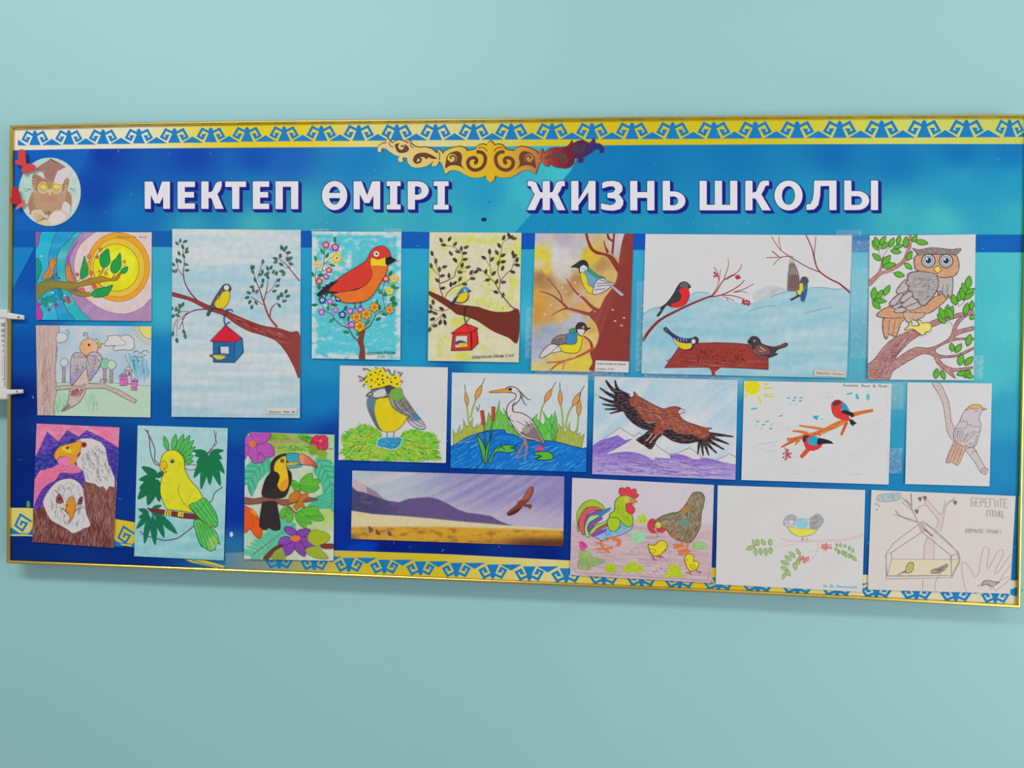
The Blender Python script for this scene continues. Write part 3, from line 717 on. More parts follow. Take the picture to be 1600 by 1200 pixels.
b1 = butterfly('coral red paper butterfly with spread wings above the owl cut-out', (205, 305),
               [("195,105 225,125 240,180 244,285 205,312 160,304 118,288 108,262 124,240 150,236 146,160 165,115", .004, 'red_paper'),
                ("203,310 240,285 300,288 345,300 374,342 340,368 275,376 240,412 208,408 194,370", .003, 'red_paper')])
tube('body', [U(10 + x / 8, 220 + y / 8, -.0065) for x, y in ((180, 330), (205, 306), (232, 276))], [.0009, .0022, .0012], 'red_paper', b1)
b2 = butterfly('dark red paper butterfly with raised wing overlapping the gold frame', (172, 772),
               [("100,578 140,600 165,670 184,762 140,792 62,780 46,735 66,690 70,615", .004, 'red_paper_dark'),
                ("178,772 226,742 232,770 205,812 122,858 130,815", .006, 'pink_paper')])
tube('body', [U(10 + x / 8, 220 + y / 8, -.0078) for x, y in ((130, 800), (165, 780), (190, 756))], [.0009, .002, .0012], 'red_paper_dark', b2)

# ---------------------------------------------------------------- white device fixed at the board's left edge
MATS['white_plastic'] = flat('white_plastic', (208, 208, 206), 0.4, 0.4, amp=.02); MATS['grey_print'] = flat('grey_print', (166, 170, 174), 0.5, 0.3); MATS['black_screw'] = flat('black_screw', (60, 52, 56), 0.4, 0.5)
def block(name, x0, x1, y0, y1, d0, d1, mat, parent, y0b=None, y1b=None, bev=.0012):
    """box seen between pixels x0..x1, y0..y1 at the front plane d1, reaching back to d0"""
    y0b = y0 if y0b is None else y0b; y1b = y1 if y1b is None else y1b
    c = [U(x0, y0, d1), U(x1, y0b, d1), U(x1, y1b, d1), U(x0, y1, d1)]
    v = c + [Vector((q.x, d0, q.z)) for q in c]
    o = mesh(name, v, [(3, 2, 1, 0)[::-1], (4, 5, 6, 7), (0, 4, 5, 1), (1, 5, 6, 2), (2, 6, 7, 3), (3, 7, 4, 0)], mat, parent)
    if bev:
        m = o.modifiers.new('bevel', 'BEVEL'); m.width = bev; m.segments = 2
    return o
dev = empty('wall_holder', U(-14, 622, WALLY)); tag(dev, 'white plastic holder with printed scale strip on the wall at the board edge', 'holder')
block('body', -46, 8.2, 492, 618, WALLY, -0.012, 'white_plastic', dev)
block('end_cap', -50, 10.2, 483.5, 497, WALLY, -0.016, 'white_plastic', dev, bev=.003)
block('end_cap', -50, 9.2, 607, 624, WALLY, -0.016, 'white_plastic', dev, bev=.003)
block('scale_strip', -8, 7.6, 503, 604, -0.0119, -0.0128, 'grey_print', dev, bev=0)
block('scale_face', -10, 6.0, 500, 606, -0.0120, -0.0132, 'white_plastic', dev, bev=0)
t1 = block('mounting_tab', 8.5, 35.5, 488.5, 497.5, -0.0095, -0.013, 'white_plastic', dev, y0b=493.4, y1b=498.6)
t2 = block('mounting_tab', 8.0, 34, 609.5, 616.5, -0.0095, -0.013, 'white_plastic', dev, y0b=609.4, y1b=613.6)
D_ = Art(dev, IMG, None, 0.0134)
D_.p('printed_mark')
for k, y in enumerate((507.5, 516.5, 524.5, 532.5, 540)):
    r = 2.0 - k * .25
    D_.l([(4.4 - r, y - r), (4.4 + r, y - r), (4.4 + r, y + r), (4.4 - r, y + r), (4.4 - r, y - r)], 1.0, (92 + 16 * k, 94 + 16 * k, 98 + 16 * k), sm=False); D_.l([(4.4 - r, y), (4.4 + r, y)], .9, (96 + 14 * k, 98 + 14 * k, 102 + 14 * k), sm=False)
D_.l([(3.4, 556), (3.4, 588)], .6, (150, 152, 156), sm=False); D_.l([(6.6, 556), (6.6, 588)], .5, (160, 162, 166), sm=False); D_.l([(4.8, 546), (4.8, 551)], 1.0, (110, 112, 116), sm=False); D_.dot(4.8, 592.5, 1.2, (150, 110, 112))
D_.q('screw'); D_.dot(29, 495.5, 1.5, (60, 50, 54)); D_.q('screw'); D_.dot(26.3, 611.7, 1.3, (100, 94, 96))
D_.done()
# ================================================================ the bird pictures
BK = (52, 44, 50)
# ---- sunset with two orange birds
d = Sheet('child_drawing', 'painting of two orange birds on a branch before a yellow ringed sun', (40, 350, 7.5), "118,92 1478,97 1472,1138 124,1122", tilt=(0, .0012))
TQ, BLU, GRN, PUR, PNK = (24, 172, 206), (20, 148, 200), (36, 172, 182), (140, 92, 160), (214, 192, 190)
d.p('sky_bands', 'wash'); d.wash(lambda x, y: (150, 88, 158) if y < 600 else mixc((178, 70, 150), (150, 60, 150), fb(x / 90, y / 90)), 30, 24)
def band(pts, c, o=(70, 60, 80), w=5): d.f(pts, lambda x, y: mixc(c, (200, 206, 214), .10 + .30 * fb(x / 110, y / 110, c[0])), o, w)
band("250,60 900,60 1500,400 1500,1200 300,1200 200,1040 120,880 90,700 100,360 150,240", TQ)
band("420,60 900,60 1500,400 1500,1200 470,1200 380,1080 330,900 290,700 270,430 300,260", BLU)
band("640,60 900,60 1500,400 1500,1200 700,1200 560,1090 470,980 400,760 360,520 390,320 500,200", GRN)
band("780,60 1000,60 1500,400 1500,1200 900,1170 720,1080 590,930 520,780 470,560 470,430 540,250 660,110", (168, 128, 172), (110, 80, 120))
band("560,250 690,110 560,300 520,420 540,560 480,560 470,420", PUR, None)
band("900,80 1500,60 1510,760 1440,900 1330,1000 1170,1052 1010,1040 860,980 720,880 640,760 580,600 570,450 620,280 740,150", PNK, (150, 110, 130), 5)
d.p('sun', 'wash')
d.dot(1085, 505, 370, (232, 158, 40), ry=405, o=(170, 110, 50), w=5, n=40); d.dot(1080, 510, 318, (222, 184, 66), ry=345, o=(150, 112, 50), w=4, n=40); d.dot(1060, 512, 268, (220, 214, 26), ry=276, o=(120, 110, 40), w=5, n=40)
d.dot(1110, 480, 170, (224, 222, 50), ry=180, n=30)
d.p('branch', 'wash'); d.f("60,760 180,680 260,655 350,660 470,680 600,690 700,655 860,620 900,612 1000,640 1060,610 1100,570 1118,580 1090,640 1050,665 960,670 850,690 720,720 610,745 640,780 780,815 770,845 650,850 560,820 480,775 380,755 290,770 200,830 140,890 60,880", lambda x, y: mixc((128, 126, 62), (170, 130, 40), sst(500, 760, x)), (96, 84, 50), 5)
d.l("860,612 890,570 915,510", 20, (170, 130, 50)); d.l("1020,630 1040,590", 14, (150, 110, 60)); d.f("530,770 600,740 620,790 560,800", (140, 100, 84))
d.l("540,765 610,790", 6, (90, 60, 50)); d.l("760,700 790,740", 6, (120, 84, 50)); d.l("850,690 890,730 930,740", 6, (110, 84, 60))
for i, s_ in enumerate(("190,640 230,570 270,500 285,430 310,405 345,405 362,435 366,465 345,480 330,540 320,600 280,635", "470,490 495,470 525,490 528,530 560,600 580,670 500,670 470,620 468,560")):
    d.p('orange_bird' + ('' if not i else '.001'), 'wash'); d.f(s_, (196, 132, 72), (130, 84, 50), 6)
    if not i: d.l("285,500 290,560 250,620", 5, (130, 84, 50)); d.dot(340, 435, 6, BK)
    else: d.l("530,540 540,610 570,650", 5, (130, 84, 50)); d.dot(490, 500, 5, BK)
d.p('leaves', 'wash')
for s_ in ("965,290 985,370 990,440 960,490 910,510 875,470 868,400 900,340", "1108,340 1118,430 1115,510 1060,575 1020,570 995,530 1010,450 1060,400", "1195,500 1190,555 1150,580 1115,570 1120,535 1150,515", "690,375 705,450 730,500 725,590 690,630 650,645 640,570 660,490", "1018,712 990,790 940,840 850,860 790,850 780,800 850,755 950,740"): d.f(s_, (34, 152, 74), (20, 100, 60), 5)
d.f("130,400 170,440 182,520 160,610 110,700 100,560", (28, 146, 130), (30, 100, 120), 5); d.f("230,860 300,850 365,885 320,910 250,905", (30, 150, 130), (20, 100, 110), 4); d.f("185,870 230,880 258,940 235,972 205,940", (30, 150, 120), (20, 100, 110), 4); d.f("385,765 420,770 435,840 410,890 390,840", (26, 140, 140), (20, 100, 120), 4)
d.p('berries')
for x, y, r, c in [(875,295,20,'d2705e'),(838,388,18,'c46a40'),(742,378,22,'d08060'),(770,572,20,'d07050'),(605,590,18,'cc4460'),(940,580,20,'cc9040'),(1157,440,17,'d09050'),(666,772,28,'d66a68'),(803,735,24,'d2643c'),(497,865,18,'c03a5c'),(455,895,18,'c23a60'),(505,905,22,'cc3a50'),(358,948,22,'b03a80'),(275,1003,18,'a04090'),(168,938,18,'c0407c'),(362,595,14,'5a4a90'),(322,628,14,'4058a0'),(392,632,12,'6050a0'),(862,555,10,'b08030')]: d.dot(x, y, r, c, o=(120, 50, 60), w=3)
for x, y, r in [(865,348,20),(725,425,18),(945,525,20),(1150,478,16),(750,768,22),(945,715,20),(612,640,22),(315,805,16),(455,835,12),(290,945,14),(188,378,14),(745,618,18)]: d.dot(x, y, r, (206, 204, 190), o=(140, 130, 110), w=3)
d.p('signature'); d.scrawl(1070, 160, 340, 24, (170, 126, 74), [2.2, .5, 1.2], 3.5); d.done()

# ---- pencil drawing: bird with an orange head
d = Sheet('child_drawing', 'crayon drawing of an orange-headed bird with folded mauve wings by a trunk', (40, 500, 7.5), "120,62 1475,75 1462,1142 138,1115", tilt=(0, .0010))
d.p('sky', 'pencil'); d.wash(lambda x, y: mixc((160, 190, 210), (196, 202, 206), .5 + .8 * fb(x / 170 + y / 300, y / 190, 2)), 36, 28)
d.p('lawn', 'pencil'); d.f("330,735 700,735 1000,738 1480,775 1480,1160 310,1130", lambda x, y: mixc((166, 204, 176), (188, 208, 188), .5 + fb(x / 200, y / 200)), (110, 120, 130), 4, sm=False)
d.hatch("340,820 500,830 560,1000 420,1100 330,1090", 40, 110, 95, 14, [(142, 196, 156), (150, 200, 164)]); d.hatch("690,860 830,860 840,1080 700,1060", 22, 110, 92, 12, [(150, 198, 162), (160, 202, 170)])
d.hatch("1180,400 1400,430 1460,700 1340,700 1290,640", 46, 200, 82, 14, [(96, 172, 208), (116, 182, 210), (130, 186, 208)], 6); d.l("1160,390 1220,540 1320,690", 5, (80, 120, 150)); d.l("1375,450 1395,740", 4, (100, 130, 150))
d.p('tree_trunk', 'pencil'); d.f("90,40 375,60 365,300 345,640 370,800 330,1000 318,1130 110,1130", (192, 166, 158), (100, 84, 84), 5)
d.hatch("200,380 290,380 290,1090 180,1060", 60, 170, 92, 7, [(168, 126, 114), (174, 134, 122), (180, 144, 132)], 5); d.hatch("130,80 360,80 340,1100 140,1090", 50, 190, 91, 9, [(176, 144, 136), (204, 182, 174)], 4)
d.p('sun'); d.dot(1475, 75, 148, (216, 208, 120), o=(120, 116, 100), w=5, n=40)
for a in range(100, 178, 11): d.l([(1475 + 175 * math.cos(math.radians(a)), 75 + 175 * math.sin(math.radians(a))), (1475 + 225 * math.cos(math.radians(a)), 75 + 225 * math.sin(math.radians(a)))], 14, (190, 184, 130))
d.q('cloud', 'paper')
d.f("925,300 940,250 965,225 960,190 1000,185 1030,175 1060,180 1090,182 1120,190 1150,180 1190,178 1230,190 1265,225 1270,260 1275,310 1240,350 1140,350 1040,355 1030,320 1050,300", (206, 204, 204), (110, 112, 120), 6); d.l("1100,190 1130,230 1165,250 1165,290 1030,302", 5, (110, 112, 120))
d.q('cloud', 'paper'); d.f("366,258 368,160 400,150 440,150 470,165 490,190 485,225 450,255", (204, 204, 204), (120, 120, 124), 5); d.l("470,130 490,115 508,140 500,165 485,160", 5, (110, 112, 120))
for x, y, r, c, yb in ((452, 497, 46, (190, 208, 190), 730), (930, 512, 58, (120, 196, 146), 735), (1008, 525, 52, (178, 206, 186), 738)):
    d.q('round_tree', 'pencil'); d.f([(x - 22, y + 40), (x + 16, y + 40), (x + 10, yb), (x - 34 + 14, yb)], (164, 142, 146), (100, 92, 100), 4, sm=False); d.dot(x, y, r, c, ry=r * 1.08, o=(100, 112, 110), w=5)
d.q('house', 'marker'); d.f("1105,660 1195,660 1190,768 1108,770", (206, 110, 180), (130, 70, 120), 5, sm=False); d.f("1095,658 1145,612 1205,656", (150, 120, 150), (90, 80, 100), 4, sm=False); d.q('house', 'marker'); d.f("1240,722 1310,722 1300,825 1240,820", (206, 110, 180), (130, 70, 120), 5, sm=False); d.f("1235,718 1285,682 1320,716", (160, 130, 160), (90, 80, 100), 4, sm=False)
d.q('house', 'marker'); d.f("1150,590 1205,538 1255,596", (186, 180, 186), (90, 90, 100), 4, sm=False); d.f("1165,598 1240,600 1240,745 1195,745 1195,655", (196, 176, 190), (110, 100, 116), 4, sm=False); d.f("1200,612 1228,612 1228,660 1205,655", (120, 90, 120), sm=False)
d.p('house')
for x, y in ((1130, 690), (1160, 700), (1155, 748)): d.dot(x, y, 9, (160, 60, 140))
d.p('house.001')
for x, y in ((1260, 750), (1280, 790)): d.dot(x, y, 9, (160, 60, 140))
d.p('far_birds'); d.l("1262,385 1290,362 1320,370 1350,395 1380,362 1420,358 1446,388", 7, (90, 110, 130))
for x, y in ((1285, 432), (1350, 438), (1395, 414), (1260, 472), (1325, 474)): d.l([(x - 22, y - 6), (x - 6, y + 4), (x + 4, y - 6), (x + 22, y + 4)], 7, (100, 120, 138))
d.p('branch', 'pencil'); d.f("355,785 440,768 640,765 740,745 870,750 880,690 915,690 918,750 1000,790 1100,820 1300,940 1275,975 1160,915 1020,840 920,800 700,800 480,810 355,820", (190, 170, 160), (100, 88, 88), 5, sm=False); d.l("905,700 925,690 955,705 930,725", 6, (100, 90, 90))
d.p('bird', 'pencil')
d.f("530,800 700,800 660,920 580,1000 420,1070 500,960", (190, 172, 168), (100, 84, 84), 5); d.hatch("540,810 685,810 640,900 530,900", 40, 80, 100, 12, [(160, 80, 84), (170, 92, 92)], 10); d.f("420,1070 490,985 525,1015", (130, 112, 112))
d.f("560,750 700,540 740,710 720,750", (204, 178, 166), None)
d.dot(742, 320, 108, lambda x, y: mixc((222, 160, 90), (218, 176, 150), sst(640, 820, x)), ry=104, o=(130, 100, 90), w=5)
d.f("530,755 522,600 530,480 560,400 620,382 690,410 715,460 712,540 640,650 570,740", lambda x, y: mixc((186, 178, 182), (160, 140, 186), sst(500, 720, y)), (80, 66, 84), 6)
d.f("745,710 720,600 715,480 735,400 790,375 850,385 888,430 885,480 850,580 790,660", lambda x, y: mixc((186, 178, 180), (164, 146, 184), sst(500, 680, y)), (80, 66, 84), 6)
d.hatch("540,480 700,480 690,560 600,660 545,600", 70, 26, 45, 5, [(110, 96, 110), (126, 108, 128)], 40); d.hatch("725,470 875,450 840,570 760,660", 70, 26, 45, 5, [(110, 96, 110), (126, 108, 128)], 40); d.hatch("550,400 700,410 870,400 870,440 560,445", 60, 22, 70, 5, [(120, 108, 116)], 40)
d.l([(550 + 12 * i, 438 + (8 if i % 2 else 0)) for i in range(13)], 7, (190, 110, 130), sm=False); d.l([(725 + 12 * i, 452 + (8 if i % 2 else 0)) for i in range(12)], 7, (180, 120, 136), sm=False)
d.p('bird>eye'); d.dot(743, 292, 15, (80, 44, 44)); d.p('bird>beak'); d.f("840,265 905,272 870,292 880,330 850,310", (206, 196, 60), (100, 96, 60), 5, sm=False)
d.p('bird'); d.l("728,222 726,170 712,148 688,150 676,172 690,186 704,172", 6, (90, 80, 90)); d.l("820,236 834,212", 5, (100, 96, 110)); d.l("846,240 866,232", 5, (100, 96, 110))
for x in (680, 695): d.l([(x, 740), (x - 2, 775)], 5, (90, 76, 76))
d.done()

# ---- A3: titmouse on a branch with blue feeder
d = Sheet('child_drawing', 'tall painting of a titmouse on a branch over a red-roofed blue feeder', (255, 350, 3.871), "55,30 832,36 826,1174 50,1166", tilt=(0, .0010), gap=.0028)
d.p('sky', 'wash'); d.wash(lambda x, y: mixc((164, 196, 208), (200, 206, 208), .5 + .75 * fb(x / 600, y / 46, 4) + .3 * math.sin(y / 120 + 1)), 60, 110)
RB, RBD = (142, 58, 56), (116, 40, 48)
d.p('branch', 'wash'); d.f("45,412 120,430 200,458 270,490 380,525 480,570 600,615 700,632 770,655 825,672 825,925 790,860 740,770 680,705 600,672 520,648 440,605 370,555 270,520 210,488 150,460 45,432", (142, 62, 58), (112, 44, 48), 3)
d.hatch("420,560 600,630 760,670 800,780 740,740 600,660 470,610", 60, 60, 22, 5, [(160, 84, 76), (126, 50, 50), (170, 104, 96)], 10)
d.l("205,462 160,410 130,350 122,290 128,230 118,150 120,110", (9, 3), (126, 50, 62)); d.l("130,320 100,290 85,245 78,215", 4, (126, 60, 70)); d.l("270,515 200,520 150,540 125,570 95,640", (9, 4), (130, 60, 60)); d.l("150,535 120,560 118,600 126,640", 4, (130, 60, 70)); d.l("90,570 72,600 60,650", 4, (130, 60, 70)); d.l("155,528 110,530 80,545", 4, (140, 90, 96)); d.l("120,560 85,600 85,680", 3, (130, 60, 70))
d.l("690,625 640,560 610,480 590,420 580,380", (14, 6), (150, 66, 64)); d.l("608,470 625,400 632,350 634,290", (7, 3), (130, 56, 70)); d.l("645,565 655,510 690,475", (9, 5), (148, 66, 64)); d.l("580,390 560,340 545,280", (6, 3), (120, 56, 66)); d.l("570,330 588,270 602,236", 4, (110, 70, 80)); d.l("622,420 660,390 690,330", 4, (130, 60, 70)); d.l("605,490 570,465 530,440", 5, (140, 66, 64))
d.l("825,345 780,290 740,240 690,205", (8, 4), (150, 60, 60)); d.l("765,265 765,220 735,160", 4, (140, 66, 66)); d.l("770,270 735,260", 4, (140, 66, 66))
d.p('leaves')
LG = [(58, 112, 92), (70, 124, 104), (50, 100, 86)]
def sprigs(lst, L, w):
    for i, (x, y, a) in enumerate(lst): d.leaf(x, y, a, L, w, LG[i % 3], (44, 84, 76), 2)
sprigs([(92,128,-130),(100,115,-80),(120,110,-20),(135,165,-60),(130,175,-20),(100,190,-110),(110,235,-130),(125,240,20),(85,235,-100),(70,255,-130),(70,290,-150),(130,280,0),(130,205,-120),(70,295,-60),(125,150,-120)], 28, 14)
sprigs([(58,520,-120),(75,530,-80),(105,510,-110),(110,500,-60),(100,560,-150),(70,550,150),(118,640,60),(130,665,80),(80,690,80),(60,650,100),(95,540,-90)], 30, 16)
sprigs([(535,275,-90),(545,300,-110),(540,275,-70),(602,300,-100),(610,310,-30),(635,280,-110),(645,275,-60),(660,300,-60),(680,310,-70),(690,350,-50),(680,380,-30),(560,350,-110),(550,380,180),(590,385,-60),(530,420,-160),(545,415,-90),(560,420,-60),(530,460,120),(555,465,60),(600,240,-80),(640,330,-130),(660,410,-20),(575,310,-20),(520,440,160),(540,490,110),(625,310,-60),(605,330,100)], 27, 14)
sprigs([(695,460,-90),(705,440,-60),(735,420,-60),(740,440,-20),(720,470,-20),(695,480,60),(720,440,-100)], 28, 14)
sprigs([(690,210,-170),(690,220,140),(705,205,-80),(735,165,-120),(735,155,-60),(745,175,-10),(760,215,-40),(760,235,20),(725,250,-150),(730,285,180),(735,290,120),(715,155,-90),(755,225,-110)], 27, 15)
d.p('titmouse'); d.f("272,555 265,545 290,490 310,450 340,405 365,370 395,365 410,392 400,410 400,450 375,500 335,512 300,510 280,545", (84, 80, 92), (50, 46, 56), 3)
d.f("315,470 335,435 360,412 395,405 402,440 390,480 365,508 330,510 312,492", (212, 194, 30), (130, 110, 40), 2); d.dot(383, 385, 16, (204, 204, 206)); d.f("398,386 412,393 400,398", BK, sm=False); d.hatch("300,480 350,400 365,410 320,480", 24, 26, -55, 3, [(120, 118, 130), (60, 56, 66)])
for x in (335, 352): d.l([(x, 508), (x + 3, 522)], 3, BK)
d.p('feeder', 'wash'); d.f("303,714 432,714 432,836 305,834", (30, 104, 156), (34, 60, 110), 4, sm=False); d.f("432,714 476,690 484,775 430,836", (40, 112, 166), (34, 60, 110), 4, sm=False); d.p('feeder>roof', 'wash'); d.f("286,708 378,612 474,690 436,716", (206, 34, 52), (120, 40, 80), 4, sm=False); d.p('feeder'); d.l("378,612 436,716", 4, (130, 36, 90), sm=False)
d.f("330,738 400,738 400,790 330,790", (50, 70, 110), sm=False); d.f("346,742 396,742 396,786 350,786", (196, 202, 212), sm=False); d.f("280,795 330,786 385,785 398,800 380,815 330,815", (100, 116, 150), (40, 60, 100), 3); d.f("304,794 370,800 360,816 325,818", (206, 190, 40)); d.dot(384, 798, 9, (70, 90, 140))
d.p('hanger'); d.l("376,612 368,580 372,545 390,522 410,518 422,530", 7, (56, 76, 140)); d.l("372,612 405,590", 6, (56, 76, 140)); d.l("372,545 378,520 400,515", 4, (120, 60, 90))
d.p('name_tag', 'paper'); d.f("626,1108 812,1110 806,1150 622,1148", (204, 200, 196), sm=False); d.scrawl(640, 1142, 156, 14, (84, 80, 84), [2.6, 1.3, .6], 2.6)
d.done()

# ---- red bird on a flowering tree
d = Sheet('child_drawing', 'bright painting of a red and orange bird on a flowering tree', (475, 350, 5.4545), "68,62 830,66 820,1158 66,1145", tilt=(0, .0014), gap=.0028)
d.p('sky_dabs', 'wash'); d.wash(lambda x, y: mixc((84, 190, 204), (196, 208, 208), sst(.1, .9, fb(x / 70, y / 40, 1) + .9 * sst(300, 0, abs(x - 230) + abs(y - 330)) + .9 * sst(60, 20, min(x - 66, 825 - x, y - 62, 1150 - y)))), 90, 120)
for x, y in [(d.rnd.uniform(85, 805), d.rnd.uniform(80, 1130)) for _ in range(900)]:
    d.n = 4 + int(x) % 6
    d.l([(x - 5, y + d.rnd.uniform(-4, 4)), (x + 5, y + d.rnd.uniform(-4, 4))], d.rnd.uniform(3, 7), d.rnd.choice([(80, 186, 202), (106, 198, 208), (140, 206, 212), (180, 208, 210), (66, 180, 198)]), sm=False)
d.n = 12
BR = (116, 62, 50)
d.p('tree'); d.f("470,1150 478,1060 460,1000 478,920 500,890 520,900 505,1000 515,1060 518,1155", (128, 62, 48), (90, 46, 40), 3)
for s_, w in (("465,1000 420,960 380,890 320,865 270,820 235,770 180,740 150,680", (12, 5)), ("350,870 370,845 400,830", 5), ("345,850 340,800", 5), ("238,770 230,710 240,670 225,640", 4), ("248,790 265,750 280,735", 4), ("510,900 560,870 590,820 620,770 680,730 740,670", (11, 5)), ("605,790 605,740 600,710", 5), ("640,745 700,750 730,730", 4), ("685,725 680,660 665,590 680,520 695,470", 5), ("670,590 720,560 720,500", 4), ("530,870 520,820 535,770", 4), ("130,560 100,500 100,400 120,340", 5), ("110,470 150,400 170,310 175,190", 5), ("165,350 215,300 270,250 265,200", 4), ("150,400 210,390", 4), ("170,330 240,320", 3), ("120,450 185,450", 3), ("225,250 225,200", 3)): d.l(s_, w, BR)
d.p('leaves')
for x, y, a in [(262,160,-88),(170,255,-125),(185,290,-60),(105,320,-105),(215,345,15),(85,450,-115),(120,440,-10),(130,560,-90),(115,690,180),(205,740,-90),(180,620,-60),(230,630,-70),(285,690,180),(255,805,140),(340,740,-60),(375,830,-80),(385,925,-170),(450,950,-60),(530,855,-50),(610,820,-25),(650,730,-110),(610,690,-70),(720,440,-50),(655,600,-110),(670,610,-20),(730,540,-20),(760,550,-10),(735,660,-60),(755,665,-70),(745,680,-10),(750,705,-30),(660,765,10)]: d.leaf(x, y, a, 52, 24, d.rnd.choice([(32, 132, 70), (44, 146, 80), (30, 116, 60)]), (26, 90, 56), 2)
def flower(x, y, r, c, pet=5, core=(206, 204, 206), dark=(60, 40, 60), o=None):
    d.q('flower')
    for i in range(pet):
        a = 2 * math.pi * i / pet - 1.57; d.dot(x + r * .58 * math.cos(a), y + r * .58 * math.sin(a), r * .46, c, o=o, w=3, n=10)
    d.dot(x, y, r * .46, core, n=10); d.dot(x, y, r * .17, dark, n=8)
for x, y, r, c in [(187,178,32,'c43c50'),(266,198,36,'a83aa0'),(280,290,46,'d8c020'),(116,345,34,'cfc04c'),(212,392,28,'c83848'),(187,448,28,'a040a0'),(130,487,30,'c83c54'),(156,648,34,'2c4a8c'),(222,660,28,'b050b0'),(292,634,32,'2c4a8c'),(150,752,28,'b848b0'),(270,733,24,'b058b0'),(327,772,34,'2c4886'),(393,742,30,'b048b4'),(480,728,28,'b048b0'),(405,858,32,'ae3cae'),(698,466,32,'cc3044'),(766,467,38,'d6c02c'),(730,570,36,'d8c020')]: flower(x, y, r, c)
for x, y, r in [(447,793,40),(532,768,42),(475,872,46),(600,710,38),(730,730,34)]: flower(x, y, r, (218, 172, 40), 6, (206, 110, 50), (190, 90, 40), (150, 90, 30))
d.p('red_bird', 'wash')
d.f("250,600 330,575 450,560 540,500 575,430 565,330 700,300 712,350 700,420 640,520 590,600 520,655 420,672 330,665 300,630", (222, 112, 42), (90, 50, 40), 4)
d.f("130,600 180,545 260,490 360,420 450,365 530,310 570,235 620,195 680,190 725,230 735,290 650,300 590,300 560,350 580,420 560,480 510,530 420,560 310,582 210,580", (206, 58, 46), (100, 40, 40), 4)
d.f("575,290 630,303 700,290 702,355 640,352 575,350", (222, 204, 36)); d.p('red_bird>beak'); d.f("693,292 735,275 790,308 720,350 695,345", (34, 30, 36), sm=False); d.p('red_bird')
d.f("105,600 160,550 150,540 190,530 180,520 220,510 215,498 260,490 300,480 230,540 200,580 130,622", (48, 38, 46), sm=False); d.f("190,570 300,580 280,592 210,588", (48, 38, 46), sm=False)
d.p('red_bird>eye'); d.dot(617, 255, 24, (214, 210, 210)); d.dot(618, 255, 9, BK); d.p('red_bird')
d.l("435,665 433,720", 6, (60, 50, 50)); d.l("480,655 482,705", 6, (60, 50, 50)); d.l("420,722 433,708 445,724", 5, BK); d.l("470,712 482,700 496,710", 5, BK)
d.p('signature'); d.text('Широков Роман', 535, 1112, 26, (40, 60, 66), width=240, shear=.35, rot=-.03); d.text('2 кл', 625, 1140, 20, (40, 60, 66), width=60, shear=.3); d.done()

# ---- titmouse with a red feeder on pale yellow
d = Sheet('child_drawing', 'painting of a blue titmouse over a red feeder on pale yellow paper', (655, 355, 5.453), "88,42 872,48 848,1152 74,1138", paper=(208, 202, 172), tilt=(0, .0014), gap=.0028)
d.p('yellow_dabs', 'wash'); d.wash(lambda x, y: mixc((208, 203, 172), (200, 204, 100), sst(.05, .75, fb(x / 150, y / 150, 5) + .15 * nz(x / 14, y / 22))), 80, 100)
for cx, cy, n_, sx, sy in ((590, 480, 60, 60, 90), (560, 630, 70, 120, 40), (680, 680, 60, 100, 30), (200, 980, 60, 60, 90), (600, 360, 30, 40, 50), (780, 580, 50, 50, 90), (350, 110, 50, 160, 40), (600, 110, 60, 130, 30), (340, 1090, 30, 150, 20)):
    for _ in range(n_):
        x, y = d.rnd.gauss(cx, sx * .55), d.rnd.gauss(cy, sy * .55); d.n = 4 + int(x) % 5; d.l([(x, y), (x + d.rnd.uniform(-4, 4), y + 16)], 7, d.rnd.choice([(200, 208, 70), (206, 208, 110), (196, 206, 50)]), sm=False)
d.n = 10
d.p('branch'); d.f("80,545 150,572 220,605 300,650 400,668 500,680 560,700 650,722 760,722 850,712 838,978 760,940 640,890 560,840 480,790 380,755 320,740 270,700 180,640 80,572", (112, 48, 38), (96, 40, 36), 3)
TW = (120, 56, 52)
for s_, w in (("205,595 180,530 172,460 170,400 140,310 118,220", (9, 3)), ("175,480 240,455 300,420 310,370 360,290 370,230 365,190", (9, 4)), ("360,225 300,170 220,155", 5), ("330,310 300,280", 4), ("320,370 400,340", 4), ("165,410 120,360 108,320", 4), ("150,330 142,290", 4), ("225,600 240,560 300,510 380,480 440,430 470,385", (8, 4)), ("330,495 350,450", 3), ("845,705 790,680 730,610 680,540 640,470 560,390 520,355", (12, 4)), ("680,530 690,450 670,380 680,310 700,200 715,130 770,95", (7, 4)), ("690,460 740,400 790,350 810,270", (7, 4)), ("615,420 605,320 602,230", 5), ("600,330 560,270", 4), ("265,690 200,715 120,700", 5), ("205,735 150,790 95,840", 4), ("205,735 175,800 140,850", 4), ("205,740 212,800", 4), ("330,375 400,378", 4), ("760,375 800,380", 3), ("800,330 850,270", 4)): d.l(s_, w, TW)
d.p('leaves')
